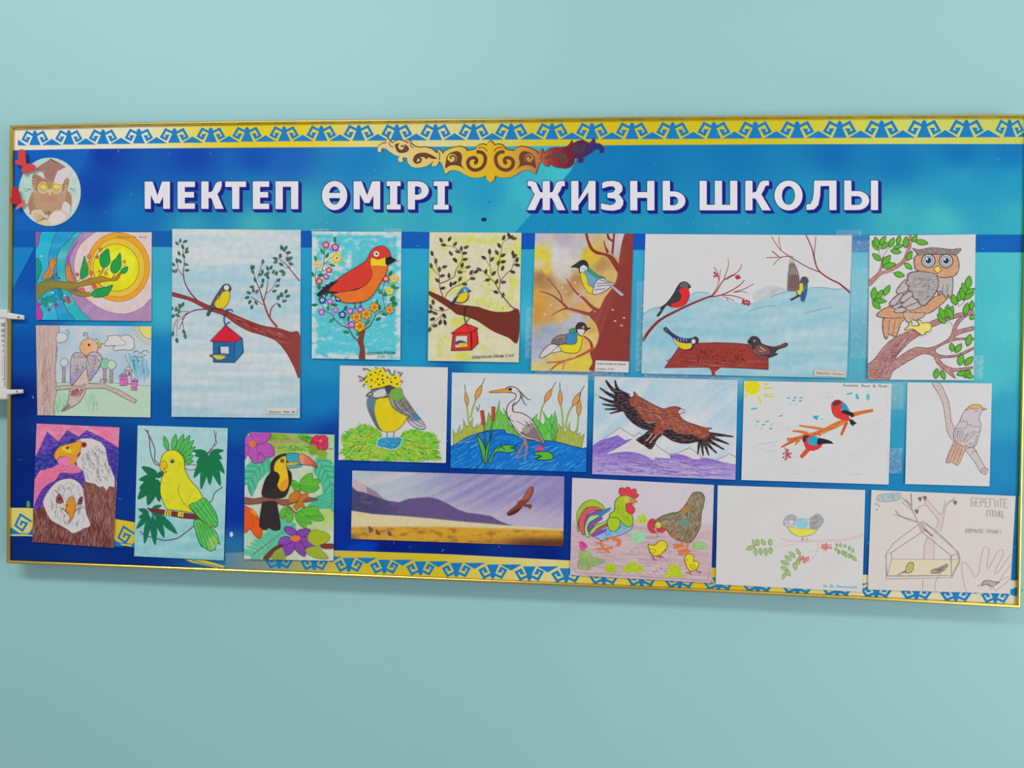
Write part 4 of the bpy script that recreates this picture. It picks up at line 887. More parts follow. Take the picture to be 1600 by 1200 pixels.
for x, y, a in [(112,245,-100),(250,120,-60),(195,130,-120),(225,155,-170),(295,160,-50),(355,205,-80),(385,180,-25),(370,225,-10),(345,215,-165),(375,280,-15),(280,240,-130),(320,290,-150),(315,300,-120),(360,345,-70),(400,345,-15),(330,380,10),(255,435,-95),(200,345,-20),(175,380,-95),(165,470,-130),(180,420,-15),(185,525,-15),(105,350,-100),(140,310,-85),(270,510,-90),(290,490,-40),(340,460,-60),(370,480,10),(435,405,-60),(440,440,-5),(470,390,-30),(525,370,-150),(565,400,-80),(600,445,-190),(600,230,-90),(565,270,-150),(610,290,-50),(625,410,-50),(655,485,-70),(670,560,-160),(710,600,-75),(670,235,-120),(700,250,-30),(700,300,-15),(690,175,-120),(715,110,-70),(770,90,-110),(790,95,0),(765,95,-30),(705,370,-70),(700,470,-5),(780,375,15),(800,245,-95),(800,260,-40),(830,300,-80),(820,320,5),(670,325,-70),(205,705,-150),(150,740,-160),(130,775,-200),(205,735,60),(185,790,110),(215,790,75),(150,835,170),(95,850,110),(120,660,-95),(105,700,-110),(110,715,170)]: d.leaf(x - 18 * math.cos(math.radians(a)) * .3, y, a, 46, 24, d.rnd.choice([(72, 68, 50), (84, 78, 60), (60, 56, 44)]), (46, 40, 36), 2)
d.p('titmouse'); d.f("268,665 300,610 340,555 370,520 400,512 428,535 440,545 420,556 420,600 390,635 340,645 300,640 280,670", (60, 120, 156), (36, 50, 76), 4); d.f("310,620 340,575 380,555 415,556 412,600 380,636 330,640", (218, 190, 34), (120, 100, 40), 3); d.f("280,640 330,575 350,560 330,600 295,650 270,665", (40, 60, 96)); d.dot(395, 530, 26, (60, 148, 190)); d.dot(390, 540, 10, (180, 206, 214)); d.f("415,540 440,545 416,552", BK, sm=False); d.l("300,600 340,570", 5, (150, 190, 200)); d.l("345,640 343,655", 3, BK); d.l("365,640 366,655", 3, BK)
d.p('feeder', 'wash'); d.f("290,905 440,895 445,1045 275,1050", (212, 48, 44), (60, 30, 36), 5, sm=False); d.f("445,895 490,870 503,985 450,1042", (206, 40, 40), (60, 30, 36), 5, sm=False); d.p('feeder>roof', 'wash'); d.f("270,905 395,820 500,860 440,898", (214, 46, 42), (60, 30, 36), 5, sm=False); d.p('feeder'); d.l("395,820 440,895", 4, (90, 30, 36), sm=False); d.f("310,925 412,922 410,1022 305,1028", (202, 196, 190), (120, 30, 40), 4, sm=False); d.f("308,985 340,965 390,975 408,1000 380,1015 330,1010", (52, 66, 120)); d.f("330,995 370,985 408,995 405,1020 340,1015", (212, 186, 40))
d.p('hanger'); d.l("425,672 395,680 386,730 388,780 398,815", 8, (44, 38, 44)); d.l("430,770 405,805 398,818", 6, (44, 38, 44))
d.p('signature'); d.text('Широков Иван 2 кл', 450, 1120, 26, (60, 52, 40), width=350, shear=.35, rot=-.05); d.done()
# ---- two titmice in an autumn tree
d = Sheet('child_drawing', 'watercolour of two titmice in a red-brown autumn tree with typed name slip', (820, 355, 5.106), "82,48 868,52 832,1160 48,1145", tilt=(0, .0014), gap=.0028)
AUT = [(100,80,(186,176,190)),(300,90,(176,164,184)),(450,140,(184,176,190)),(250,190,(196,196,202)),(110,210,(206,196,70)),(180,240,(208,196,60)),(120,290,(210,190,150)),(170,340,(206,188,80)),(280,300,(202,196,184)),(330,380,(198,190,180)),(130,400,(160,116,80)),(180,430,(172,130,90)),(300,230,(198,198,200)),(280,350,(196,190,184)),(340,300,(198,196,192)),(240,260,(200,198,196)),(420,190,(188,184,194)),(500,210,(208,180,40)),(560,230,(206,176,70)),(620,290,(176,136,84)),(680,260,(190,146,90)),(670,380,(206,170,110)),(400,420,(180,132,84)),(360,500,(186,140,90)),(120,560,(204,154,70)),(250,540,(190,156,110)),(110,680,(200,144,60)),(180,720,(200,156,90)),(300,720,(206,170,100)),(430,560,(196,170,140)),(560,560,(206,176,110)),(450,650,(200,160,90)),(330,770,(170,176,196)),(430,740,(176,182,200)),(200,830,(150,166,194)),(110,930,(160,168,196)),(80,1020,(172,172,196)),(100,1120,(206,192,120)),(250,1020,(208,186,110)),(300,1100,(210,190,80)),(450,1080,(212,192,70)),(500,950,(212,180,90)),(540,800,(206,166,90)),(540,880,(214,186,120)),(770,100,(194,186,194)),(740,180,(186,184,190))]
d.p('background', 'wash'); d.wash(lambda x, y: mixc(idw(AUT, x, y, 3.6), (150, 110, 70), max(0, .28 * fb(x / 50, y / 50, 9)) if y > 330 else 0), 70, 90)
TR = (134, 54, 50)
d.p('tree', 'wash'); d.f("800,45 875,45 835,1165 530,1150 540,1080 520,1000 560,960 590,870 570,780 510,700 545,660 560,680 600,640 640,560 720,450 745,330 760,200", lambda x, y: mixc((132, 52, 48), (160, 84, 72), .3 + .6 * fb(x / 50, y / 60, 2)))
d.f("700,230 740,280 770,330 740,360 660,240 570,215 525,180 500,130 480,50 500,50 520,120 560,180 650,210", TR); d.f("632,90 645,150 670,190 665,210 650,205 630,130", TR, sm=False); d.f("690,200 698,120 660,95 650,52 668,52 680,85 700,100 704,50 720,52 714,140 705,230", TR, sm=False)
d.l("560,700 500,690 420,668 340,650 280,665 210,708", (34, 4), (146, 70, 64)); d.l("340,645 270,580 200,535 115,510", (18, 5), TR); d.l("298,600 285,540 235,470 180,405", (12, 4), TR); d.l("600,670 540,640 470,570 400,510 330,410", (34, 6), (146, 66, 60))
d.l("470,870 520,910 540,970", (10, 26), (140, 62, 56)); d.l("550,960 490,1000 400,1040 300,1070 170,1080", (26, 8), (172, 86, 66)); d.l("310,1070 250,1100 200,1145", 14, (180, 96, 76)); d.l("400,1040 330,1060 300,1140", 12, (190, 130, 90))
for x, y in [(328, 510), (285, 745), (160, 690), (360, 690), (205, 615), (400, 440), (300, 480), (440, 540), (700, 655), (790, 720), (720, 745), (770, 780)]:
    d.l([(x - 8, y + 8), (x, y), (x + 10, y + 10)], 7, (212, 196, 170), sm=False)
d.q('titmouse', 'wash'); d.f("370,318 410,290 450,265 485,268 505,300 500,350 440,365 430,330 400,320", (52, 46, 52), (30, 28, 34), 3)
d.f("440,320 470,300 500,320 515,345 470,362 442,360", (200, 204, 208), BK, 3); d.f("505,320 540,350 590,385 640,405 600,410 540,400 500,360", (52, 150, 110), (40, 80, 70), 3)
d.f("470,362 505,352 560,400 610,405 560,460 540,490 500,440", (104, 156, 184), (60, 90, 110), 3); d.f("445,365 475,365 500,420 510,460 555,490 540,530 495,510 455,430", (214, 196, 40), (110, 96, 40), 3)
d.f("550,480 570,430 620,405 660,430 715,455 680,480 640,510 580,535 540,530", (196, 194, 198), (60, 56, 66), 4); d.f("680,470 710,470 795,540 770,552", (174, 170, 176), (100, 96, 104), 3, sm=False)
for a, b in (((570, 450), (690, 445)), ((575, 470), (700, 460)), ((560, 500), (640, 490)), ((600, 420), (660, 440))): d.l([a, b], 5, (70, 64, 74))
d.dot(462, 330, 4, BK); d.dot(480, 338, 4, BK); d.l("450,460 455,490", 4, (200, 190, 180))
d.q('titmouse', 'wash'); d.f("405,800 425,765 460,760 485,775 497,800 525,805 495,820 470,850 455,865 430,850 412,835", (70, 46, 46), (40, 30, 36), 3); d.f("420,815 450,812 480,820 470,850 455,868 425,845", (204, 200, 202), BK, 3); d.dot(467, 798, 12, (196, 190, 190), o=BK, w=3); d.dot(469, 798, 5, BK)
d.f("358,820 395,805 410,825 395,850 360,850", (50, 150, 84), (50, 100, 70), 3); d.f("322,860 360,848 410,845 420,880 405,930 320,925", (58, 130, 172), (40, 70, 100), 3)
d.f("420,860 445,870 460,880 445,960 420,1000 360,1005 300,990 265,950 300,935 405,930", (216, 200, 40), (100, 90, 40), 4); d.f("230,890 280,862 325,865 318,925 250,935 215,925", (140, 124, 120), BK, 4)
for k in range(4): d.l([(225, 905 + k * 8), (310, 880 + k * 12)], 4, (70, 60, 64))
d.f("260,940 200,935 150,980 118,1030 135,1042 190,1015 265,960", (200, 196, 200), (60, 56, 66), 4); d.f("265,950 215,998 260,995 290,985", (198, 196, 200), (60, 56, 66), 3); d.l("365,1010 362,1040 410,1030", 4, (190, 186, 190))
d.p('name_slip', 'paper'); d.f("565,1062 830,1072 828,1160 558,1150", (206, 204, 206), sm=False); d.text('Константинова Диана', 576, 1096, 17, (50, 46, 50), width=232, rot=.02, bold=.01); d.text('4 класс, 9 лет', 574, 1138, 17, (50, 46, 50), width=140, rot=.02, bold=.01); d.done()

# ---- wide winter scene
d = Sheet('child_drawing', 'wide winter painting with bullfinch, titmice and sparrow at a red feeder tray', (995, 355, 4.5714), "62,48 1538,58 1500,1078 32,1045", tilt=(0, .0012), gap=.0028)
d.p('snow_hill', 'wash'); hill = "30,640 60,610 110,580 160,568 260,560 340,510 400,470 470,465 560,490 640,520 760,545 860,530 960,490 1080,455 1180,440 1260,428 1400,438 1540,490 1510,1090 20,1060"
d.f("860,530 830,480 880,440 950,415 1020,430 1080,455", (188, 192, 194))
hp = smooth(P(hill), True)
def snow(x, y): return mixc((140, 188, 204), (190, 204, 210), .32 + .5 * fb(x / 420, y / 80, 6) + .14 * math.sin(y / 70 + x / 500))
d.f(hill, (158, 192, 205))
inner = clip(hp, d.quad)
v_ = []
def snowgrid():
    nx, ny = 90, 70; q = d.quad; v, f, c, _ = d.cur; d.n += 1; idx = {}
    for j in range(ny):
        for i in range(nx):
            cs = []
            for (a, b) in ((i, j), (i, j + 1), (i + 1, j + 1), (i + 1, j)):
                u, t = a / nx, .33 + .67 * b / ny
                x = (q[0][0] * (1 - u) + q[1][0] * u) * (1 - t) + (q[3][0] * (1 - u) + q[2][0] * u) * t
                y = (q[0][1] * (1 - u) + q[1][1] * u) * (1 - t) + (q[3][1] * (1 - u) + q[2][1] * u) * t
                cs.append((x, y))
            if all(inside(inner, *p) for p in cs) or j == ny - 1 or (j > 30 and (i in (0, nx - 1))):
                k = len(v); v += [d.W(*p) for p in cs]; c += [rgb(snow(*p)) for p in cs]; f.append((k, k + 1, k + 2, k + 3))
snowgrid()
for s_ in ("45,625 100,585 160,570", "390,480 440,464 520,470", "800,600 900,570 1000,560", "950,500 1050,465 1150,445", "1200,615 1300,590 1400,570", "1240,432 1330,430 1440,448"): d.l(s_, 5, (110, 158, 172))
d.hatch("850,470 1000,420 1060,450 900,510", 14, 40, -20, 4, (176, 180, 184))
R1 = (140, 44, 52)
d.p('branches'); d.l("40,815 90,740 170,660 300,590 420,535 520,495", (24, 12), (132, 52, 52)); d.l("510,500 560,470 620,380 720,320 752,262", (10, 4), R1); d.l("620,380 640,320 655,270 652,215", (6, 3), R1); d.l("540,485 580,410 600,300", (6, 3), R1); d.l("585,380 580,330 550,285", 5, R1); d.l("640,375 690,345 740,345", 5, R1); d.l("520,498 600,485 680,450 740,410 770,375", (9, 5), R1); d.l("690,465 770,440 835,405", (6, 4), R1); d.l("700,465 750,460 790,468", 4, R1); d.l("600,485 690,490 770,515", 6, R1); d.l("610,495 650,505 695,525", 4, (110, 60, 80)); d.l("640,505 655,530", 4, (110, 60, 80))
d.l("1525,470 1450,405 1380,370 1310,320 1280,270 1250,150 1208,55", (12, 7), R1); d.l("1280,260 1268,200 1275,120 1280,65", (6, 4), R1); d.l("1310,322 1220,285 1110,220 1030,165 985,105 963,65", (7, 4), R1); d.l("1030,160 1018,110 1016,65", 4, R1); d.l("1110,215 1070,208 1020,215 925,218", 5, R1); d.l("1015,212 985,185 965,170", 6, R1); d.l("1035,215 1000,240 975,270", 4, R1)
d.p('berries')
for x, y in [(555, 325), (568, 335), (572, 348), (555, 350), (710, 358), (722, 352), (735, 360), (720, 366), (757, 540), (770, 530), (785, 525), (800, 530), (805, 545), (785, 545), (770, 548), (795, 555), (760, 525)]: d.dot(x, y, 7, (196, 48, 66), o=(150, 30, 50), w=2, n=8)
d.p('bullfinch', 'wash'); d.f("145,628 175,590 170,575 215,540 260,480 300,410 330,390 360,395 385,425 370,440 376,490 350,545 300,570 250,570 210,560 160,632", (64, 54, 64), (40, 36, 44), 3); d.f("300,450 330,432 365,435 376,480 360,530 310,568 250,568 250,550 300,530 320,490", (214, 42, 46)); d.f("320,400 350,392 376,418 366,434 330,432 305,420", (96, 92, 98)); d.f("370,415 386,427 366,434", BK, sm=False); d.l("310,440 270,470", 9, (60, 60, 110)); d.l("310,575 330,580", 4, (150, 60, 60))
d.p('feeding_tray', 'wash'); d.f("200,1003 300,860 420,830 560,825 700,828 800,838 830,870 938,940 938,1016 800,1008 600,1000 400,1000", (150, 58, 52), (110, 40, 44), 4, sm=False); d.f("515,1003 600,1003 562,1030 560,1058 535,1056 535,1030", (156, 54, 52), sm=False); d.l("560,1040 600,1010", 8, (200, 190, 196)); d.hatch("230,990 320,880 440,850 460,940 900,950 920,990", 60, 100, 4, 6, [(170, 84, 74), (134, 48, 46)], 4)
d.p('seeds')
for _ in range(110):
    x, y = d.rnd.uniform(420, 770), d.rnd.uniform(868, 970)
    d.l([(x, y), (x + 6, y + 2)], 4.5, (70, 28, 32), sm=False)
STUFF.add('seeds')
d.q('titmouse', 'wash'); d.f("195,725 210,715 240,745 280,775 330,795 390,795 420,783 440,800 435,825 410,835 390,870 350,873 300,850 265,795 230,760 200,742", (46, 56, 110), (34, 36, 60), 3); d.f("265,795 300,820 350,830 390,830 388,860 350,873 310,860 280,830", (216, 192, 34)); d.f("395,800 425,785 440,810 420,825 400,820", (80, 50, 54)); d.f("392,805 412,800 420,822 405,832 394,828", (204, 200, 202)); d.dot(210, 735, 14, (90, 84, 96))
for x in (270, 292, 312, 332, 352): d.l([(x, 790 + (x - 270) * .1), (x + 4, 815)], 4, (190, 196, 206))
d.q('titmouse', 'wash'); d.f("1175,375 1185,358 1210,357 1225,380 1218,402 1215,440 1205,500 1180,528 1170,480 1150,490 1145,430 1165,400", (54, 100, 140), (40, 56, 80), 3); d.f("1150,412 1180,400 1188,430 1175,470 1160,490 1142,450", (214, 196, 40)); d.f("1178,372 1190,358 1215,358 1225,385 1205,405 1185,395", (84, 76, 84)); d.l("1165,485 1100,520", 12, (50, 50, 56)); d.f("1170,480 1190,470 1200,520 1180,528", (50, 80, 150)); d.l("1200,420 1212,440", 8, (60, 150, 120)); d.l("1185,450 1192,440", 5, (190, 200, 210))
d.p('sparrow', 'wash'); d.f("795,820 820,785 850,782 875,800 890,830 940,850 1000,855 1065,828 1072,848 1010,870 985,900 1005,905 960,925 900,935 850,905 830,860 810,832", (74, 60, 62), (44, 36, 40), 4); d.f("830,870 870,840 930,860 950,900 890,912 850,900", (128, 74, 70)); d.l("880,855 920,885", 8, (190, 150, 140)); d.l("870,880 900,890", 6, (180, 140, 130)); d.f("795,820 815,806 815,828", (40, 36, 40), sm=False); d.dot(840, 812, 6, (206, 200, 200)); d.f("815,810 850,825 845,870 825,850", (66, 60, 62)); d.l("1000,855 1068,838", 14, (126, 64, 62)); d.l("830,880 880,925 930,935", 7, (96, 112, 124))
d.p('suet_net'); d.f("1095,265 1125,262 1155,340 1160,430 1150,450 1095,452 1080,440 1088,340", (168, 154, 150), (110, 90, 90), 3); d.f("1088,350 1152,345 1160,430 1150,450 1095,452 1082,440", (128, 104, 100))
for k in range(9): d.l([(1094 - k * 1.2, 275 + k * 19), (1128 + k * 4, 272 + k * 19)], 3, (90, 66, 68), sm=False)
for k in range(6): d.l([(1098 + k * 5, 262), (1084 + k * 14, 350), (1085 + k * 14, 445)], 3, (96, 72, 74))
d.l("1095,265 1100,228 1112,205 1120,240 1125,262", 4, (150, 140, 140))
d.p('name_slip', 'paper'); d.f("1268,1015 1495,1030 1485,1072 1265,1062", (196, 190, 178), sm=False); d.scrawl(1282, 1048, 200, 16, (100, 90, 86), [2.6, 2.2], 3, rot=.04); d.done()

# ---- owl on a branch
d = Sheet('child_drawing', 'coloured drawing of a big-eyed brown and grey owl among green leaves', (1345, 355, 4.8), "66,62 862,54 846,1148 52,1142", tilt=(0, .0012), gap=.0028)
PB = (168, 116, 112); PO = (96, 60, 66)
d.p('branches', 'pencil')
d.f("40,1050 110,980 170,900 250,830 360,780 420,770 470,790 380,850 290,940 260,990 340,935 420,900 520,905 640,850 680,800 690,760 720,700 770,660 830,610 845,650 790,670 740,720 720,770 840,745 845,770 760,795 700,830 845,830 845,845 700,850 560,915 600,960 720,955 845,900 845,915 730,970 620,980 590,990 640,1040 720,1060 845,1045 845,1060 740,1080 690,1085 710,1135 640,1085 570,1020 540,965 470,950 400,980 300,1040 240,1080 200,1150 40,1150", PB, PO, 4, n=3)
d.f("500,730 540,700 660,665 780,635 780,660 650,700 560,740 510,745", PB, PO, 4); d.f("365,60 380,60 375,150 345,240 300,290 220,335 150,360 70,440 60,400 120,350 150,290 160,230 175,230 170,290 150,335 220,305 300,260 335,200 355,130", (176, 120, 104), PO, 3)
for s_ in ("150,240 140,190 130,160", "165,220 200,170 215,150", "300,270 400,230", "330,240 350,200", "390,115 420,95", "225,340 260,345", "155,540 190,505", "75,550 130,545", "735,600 730,560", "740,590 775,560 800,490", "775,680 800,650", "690,745 660,690 650,670", "660,720 640,700", "600,1050 590,1075", "605,1055 620,1080", "680,945 685,920", "800,900 805,880"): d.l(s_, 4, (120, 84, 96))
d.hatch("90,1040 260,860 400,790 270,960 180,1120 70,1120", 90, 90, -55, 6, [(150, 98, 98), (186, 140, 136), (140, 88, 92)], 8)
d.p('leaves', 'wash'); LV = (94, 172, 50); LO = (50, 96, 44)
for x, y, a, L, w in [(135,172,-125,86,42),(128,150,-105,80,42),(145,135,-60,80,38),(150,160,-35,80,38),(215,150,-65,78,40),(245,155,-15,78,30),(225,175,10,80,40),(275,130,-75,70,36),(335,155,-85,85,44),(150,250,-140,80,40),(165,280,-50,90,46),(165,300,-15,100,44),(350,250,-65,78,36),(330,270,40,70,36),(410,105,10,96,42),(390,110,-60,60,34),(250,345,15,80,42),(95,545,-85,95,48),(120,545,-60,88,38),(100,548,5,94,36),(90,555,45,80,44),(175,510,-60,86,40),(715,585,-110,90,48),(735,555,-75,100,44),(775,550,-105,100,40),(800,500,-115,90,44),(800,460,-80,96,50),(775,540,-35,90,36),(785,500,-30,80,34),(780,655,-75,90,44),(830,620,-85,70,36),(820,690,-40,50,34),(635,720,-130,90,46),(625,690,-110,94,42),(645,680,-85,100,44),(665,680,-75,92,42),(690,690,-115,95,42),(690,930,-100,62,38),(710,940,-55,80,40),(800,890,-75,90,46),(740,1035,-75,85,50),(780,1035,-45,90,44),(560,1135,-80,75,40),(605,1075,70,70,36),(720,1105,-10,110,40),(780,1130,-60,70,40),(790,1110,15,60,36)]: d.leaf(x, y, a, L, w, LV, LO, 4)
d.p('owl', 'pencil')
OB = (198, 146, 106)
d.f("180,680 250,670 330,680 300,720 270,810 240,815 215,800 190,838 170,790 165,720", OB, PO, 5); d.l("215,690 205,800", 4, PO); d.l("260,690 240,810", 4, PO)
d.f("120,660 180,610 280,580 400,600 520,540 620,500 640,540 590,590 520,640 420,660 300,680 180,680", OB, PO, 5)
d.f("320,640 420,640 480,640 470,670 430,690 410,700 390,690 370,715 340,700", (190, 158, 132), PO, 4)
d.f("580,370 680,372 690,430 685,500 670,530 655,510 645,540 625,510 600,480 580,500", (172, 166, 166), PO, 5); d.l("620,420 612,490", 4, PO); d.l("650,430 648,520", 4, PO)
GR = (178, 172, 172)
for s_ in ("340,395 300,430 268,480 290,498 350,470", "290,500 240,540 215,580 260,580 320,500", "380,480 320,510 295,555 330,560 390,520", "300,570 250,590 230,605 270,610 320,575", "390,520 330,560 305,590 350,600 430,570", "320,600 270,610 250,635 300,642 350,615", "440,560 360,590 335,610 380,622 460,590", "420,530 430,560 480,585 500,560"): d.f(s_, GR, PO, 5)
d.f("350,400 360,350 420,332 500,330 560,355 580,400 578,450 540,520 480,585 440,575 430,545 395,530 385,490 355,470 365,440 335,420", (160, 154, 156), PO, 6); d.hatch("380,380 540,370 560,440 490,560 400,480", 36, 34, -25, 4, (96, 88, 92), 40)
d.f("405,290 420,210 560,205 700,205 730,240 735,310 700,365 600,378 540,345 430,325", OB, PO, 5); d.f("392,158 440,170 520,155 600,158 680,168 750,160 720,200 640,205 580,205 540,200 440,208 420,190", (128, 116, 118), PO, 4)
for x, y in ((507, 252), (640, 253)): d.q('owl>eye'); d.dot(x, y, 50, (206, 208, 210), o=(60, 56, 64), w=6, n=24); d.dot(x, y, 36, (176, 190, 200), o=(80, 90, 100), w=4, n=20); d.dot(x, y - 2, 22, (50, 52, 62)); d.dot(x - 10, y - 12, 8, (210, 212, 214))
d.p('owl>beak'); d.f("545,315 575,288 608,318 575,348", (222, 200, 96), (120, 90, 50), 4, sm=False)
d.p('owl>foot'); d.f("330,770 360,740 365,715 385,715 385,740 440,735 425,700 450,700 460,720 510,715 530,740 520,780 490,785 465,810 430,790 390,765", (222, 208, 110), (110, 90, 50), 4)
for x, y in ((462, 800), (490, 792), (510, 770)): d.l([(x, y), (x + 4, y + 20)], 6, (180, 176, 170))
d.done()

# ---- titmouse wearing a crown of flowers
d = Sheet('child_drawing', 'drawing of a round yellow titmouse with a flower crown in a grass nest', (520, 565, 7.2737), "80,44 1308,66 1285,1152 64,1118", tilt=(0, .0012))
d.p('grass', 'wash')
d.f("80,1050 130,980 110,900 120,850 200,780 270,765 330,722 420,745 500,780 560,860 770,870 790,800 880,780 1000,795 1120,820 1160,870 1190,930 1180,1000 1210,1110 1100,1100 960,1130 800,1110 640,1130 480,1110 300,1130 140,1110 200,1050", lambda x, y: mixc((110, 190, 60), (176, 192, 60), .4 + .8 * fb(x / 160, y / 160, 3) + .3 * sst(700, 1100, x)))
d.hatch("90,1050 120,880 330,740 520,800 500,960 600,1040 780,1000 800,820 1100,820 1180,1000 1190,1100 140,1110", 420, 110, lambda x, y: (-14 if y < 950 else -30) if x < 600 else (14 if y < 1000 else 40), 11, [(88, 190, 50), (130, 196, 60), (176, 190, 60), (66, 160, 60), (196, 190, 90), (150, 206, 96)], 22, sm=False)
gp = smooth(P("80,1050 130,980 110,900 120,850 200,780 270,765 330,722 420,745 500,780 540,850"), False, 6) + smooth(P("790,830 880,780 1000,795 1120,820 1160,870 1190,930 1180,1000 1210,1110 1100,1100 960,1130 800,1110 640,1130 480,1110 300,1130 140,1110"), False, 6)
for i, (x, y) in enumerate(gp):
    a = math.atan2(y - 1010, x - 640) * .7 + (math.pi * .3 * (1 if y > 1010 else -1) if x < 640 else 0); a = math.atan2(y - 1040, (x - 640) * 1.3) + d.rnd.uniform(-.35, .35); L = d.rnd.uniform(14, 46)
    d.l([(x - 50 * math.cos(a), y - 50 * math.sin(a)), (x, y), (x + L * math.cos(a + .2), min(1128, y + L * math.sin(a + .2)))], (20, 4), d.rnd.choice([(96, 186, 56), (130, 194, 60), (170, 194, 70), (80, 170, 56)]))
d.p('boots', 'marker'); d.f("500,930 550,865 770,860 775,930 730,985 660,1000 560,975 520,970", (24, 138, 180), (190, 206, 206), 8); d.f("520,930 560,880 640,880 630,940 580,975 530,965", (26, 148, 186)); d.l("635,890 640,960", 6, (14, 100, 150)); d.hatch("560,890 760,880 750,950 660,985 560,950", 40, 50, 80, 7, [(14, 120, 170), (40, 160, 196)])
d.l("615,790 618,870", 7, (80, 70, 70)); d.l("700,775 688,860", 7, (80, 70, 70))
d.p('titmouse', 'wash')
d.f("395,420 450,395 500,410 490,560 520,700 560,790 500,750 440,640 400,550 385,480", lambda x, y: mixc((90, 124, 150), (90, 100, 100), sst(420, 760, y)))
d.f("500,430 560,405 630,400 700,500 790,590 840,630 810,700 740,770 640,798 560,780 510,700 475,580 480,490", (214, 194, 24), (150, 140, 60), 4); d.hatch("560,770 700,775 820,690 830,640 760,740 640,780", 40, 34, -50, 7, (186, 176, 40))
d.f("380,388 430,340 480,310 560,290 620,270 690,280 700,340 640,400 560,410 500,420 450,410", (126, 120, 126), (60, 56, 60), 4); d.f("470,350 560,310 600,330 590,390 500,405 460,390", (196, 196, 196)); d.f("380,390 435,345 455,375", (204, 202, 202), BK, 7, sm=False); d.f("600,265 690,280 720,320 640,370 600,330", (74, 66, 84)); d.l("440,320 520,300 600,280", 16, (60, 54, 60)); d.l("500,415 640,395", 7, (54, 50, 54))
d.f("640,400 660,330 720,300 780,310 800,380 870,480 940,580 990,640 1045,720 1040,765 960,760 880,710 840,640 880,630 780,590 690,530 650,460", lambda x, y: mixc(mixc((110, 160, 80), (130, 128, 124), sst(360, 500, y)), (186, 184, 194), sst(640, 700, y)), (92, 84, 110), 5)
d.f("640,400 660,330 720,300 780,310 800,390 740,430 680,440", (112, 164, 70)); d.f("900,620 940,580 985,640 960,670", (70, 130, 156))
for s_ in ("680,520 760,460 800,420", "720,560 790,500 830,450", "770,590 850,540 900,520", "690,430 760,540 880,610", "760,430 850,560 930,600", "830,450 900,560", "880,660 960,720 1030,740", "900,650 980,690 1040,720"): d.l(s_, 7, (84, 80, 96))
for s_ in ("660,420 700,520", "800,560 880,600", "720,470 780,540"): d.l(s_, 9, (180, 178, 184))
d.p('flower_crown', 'wash')
for s_ in ("430,110 380,80 345,90", "400,150 355,190 300,165", "375,200 300,220", "640,90 660,140 690,150 705,95", "760,170 790,120", "500,80 485,60", "360,250 345,285", "640,120 625,80"): d.l(s_, 12, (60, 130, 60))
for x, y in ((355, 85), (300, 170), (318, 215), (600, 100), (750, 125), (785, 225), (575, 75)): d.dot(x, y, 14, (190, 90, 120))
d.f("410,315 400,270 360,240 370,200 390,170 385,130 430,110 450,85 500,90 530,70 575,85 590,120 640,150 680,170 720,150 760,180 765,220 775,260 745,300 690,285 640,265 560,290 500,300", (218, 200, 28))
for x, y, c in [(430,150,0),(485,125,0),(540,110,0),(520,145,1),(440,210,0),(385,230,0),(435,285,0),(510,200,0),(485,235,1),(525,260,0),(575,240,0),(565,205,0),(620,180,0),(655,195,1),(710,185,0),(665,232,0),(730,255,0),(565,160,0)]: d.dot(x, y, 11, ((70, 60, 40), (200, 110, 40))[c])
d.done()
# ---- heron in a pond
d = Sheet('child_drawing', 'coloured drawing of a white heron wading in a blue pond with bulrushes', (695, 575, 6.8085), "76,48 1525,74 1502,1108 60,1062", tilt=(0, .0010))
d.p('sky', 'pencil'); d.wash(lambda x, y: mixc((188, 202, 210), (206, 206, 206), .5 + .8 * fb(x / 300, y / 140, 1) - .3 * sst(900, 1400, x)), 40, 26)
LO = (60, 70, 40)
d.q('reed_stem')
for s_ in ("232,400 245,480 255,590", "330,335 300,420 275,530", "1065,360 1030,440 1008,580", "1235,395 1250,500 1255,600", "1355,405 1310,500 1285,640", "1422,510 1415,600 1408,660"): d.l(s_, 20, (150, 166, 86))
STUFF.add('reed_stem')
d.p('grass', 'vertical_marker')
d.f("90,810 85,650 120,715 162,600 165,690 200,640 195,540 240,630 300,525 290,620 320,640 350,590 350,640 395,565 440,620 450,690 330,690 200,750 95,830", (160, 170, 60), LO, 4, sm=False)
d.f("430,670 450,560 465,470 490,520 540,500 585,330 580,430 600,470 640,510 620,425 660,480 690,600 740,650 830,720 760,720 640,660 440,665", (96, 180, 60), LO, 4, sm=False)
d.f("930,545 985,485 975,540 1050,610 1070,560 1040,455 1105,550 1140,490 1150,540 1170,450 1195,560 1190,780 1060,770 990,680", (80, 186, 60), LO, 4, sm=False)
d.f("1175,790 1200,660 1215,590 1235,640 1265,590 1275,700 1330,570 1330,660 1370,690 1420,640 1400,710 1440,690 1430,740 1485,700 1455,850 1300,820", (158, 170, 60), LO, 4, sm=False)
d.l("1110,670 1150,720 1150,800", 8, (80, 90, 50)); d.l("1165,560 1130,680 1145,790", 8, (90, 90, 50)); d.l("1120,580 1175,700 1170,800", 7, (80, 80, 46))
d.p('pond', 'wash'); pond = "50,860 120,810 220,750 330,705 470,665 620,658 660,690 760,720 880,765 1020,772 1120,775 1230,795 1340,825 1450,855 1520,870 1510,1115 50,1070"
d.f(pond, lambda x, y: mixc((8, 96, 190), (18, 128, 206), .5 + .9 * fb(x / 150, y / 90, 3)), (30, 50, 90), 6)
d.hatch(pond, 380, 110, lambda x, y: -35 + 40 * nz(x / 300, y / 300), 6, [(50, 150, 212), (20, 120, 200), (100, 180, 218), (8, 86, 176), (10, 96, 186), (16, 110, 196)], 14)
d.q('bulrush', 'wash')
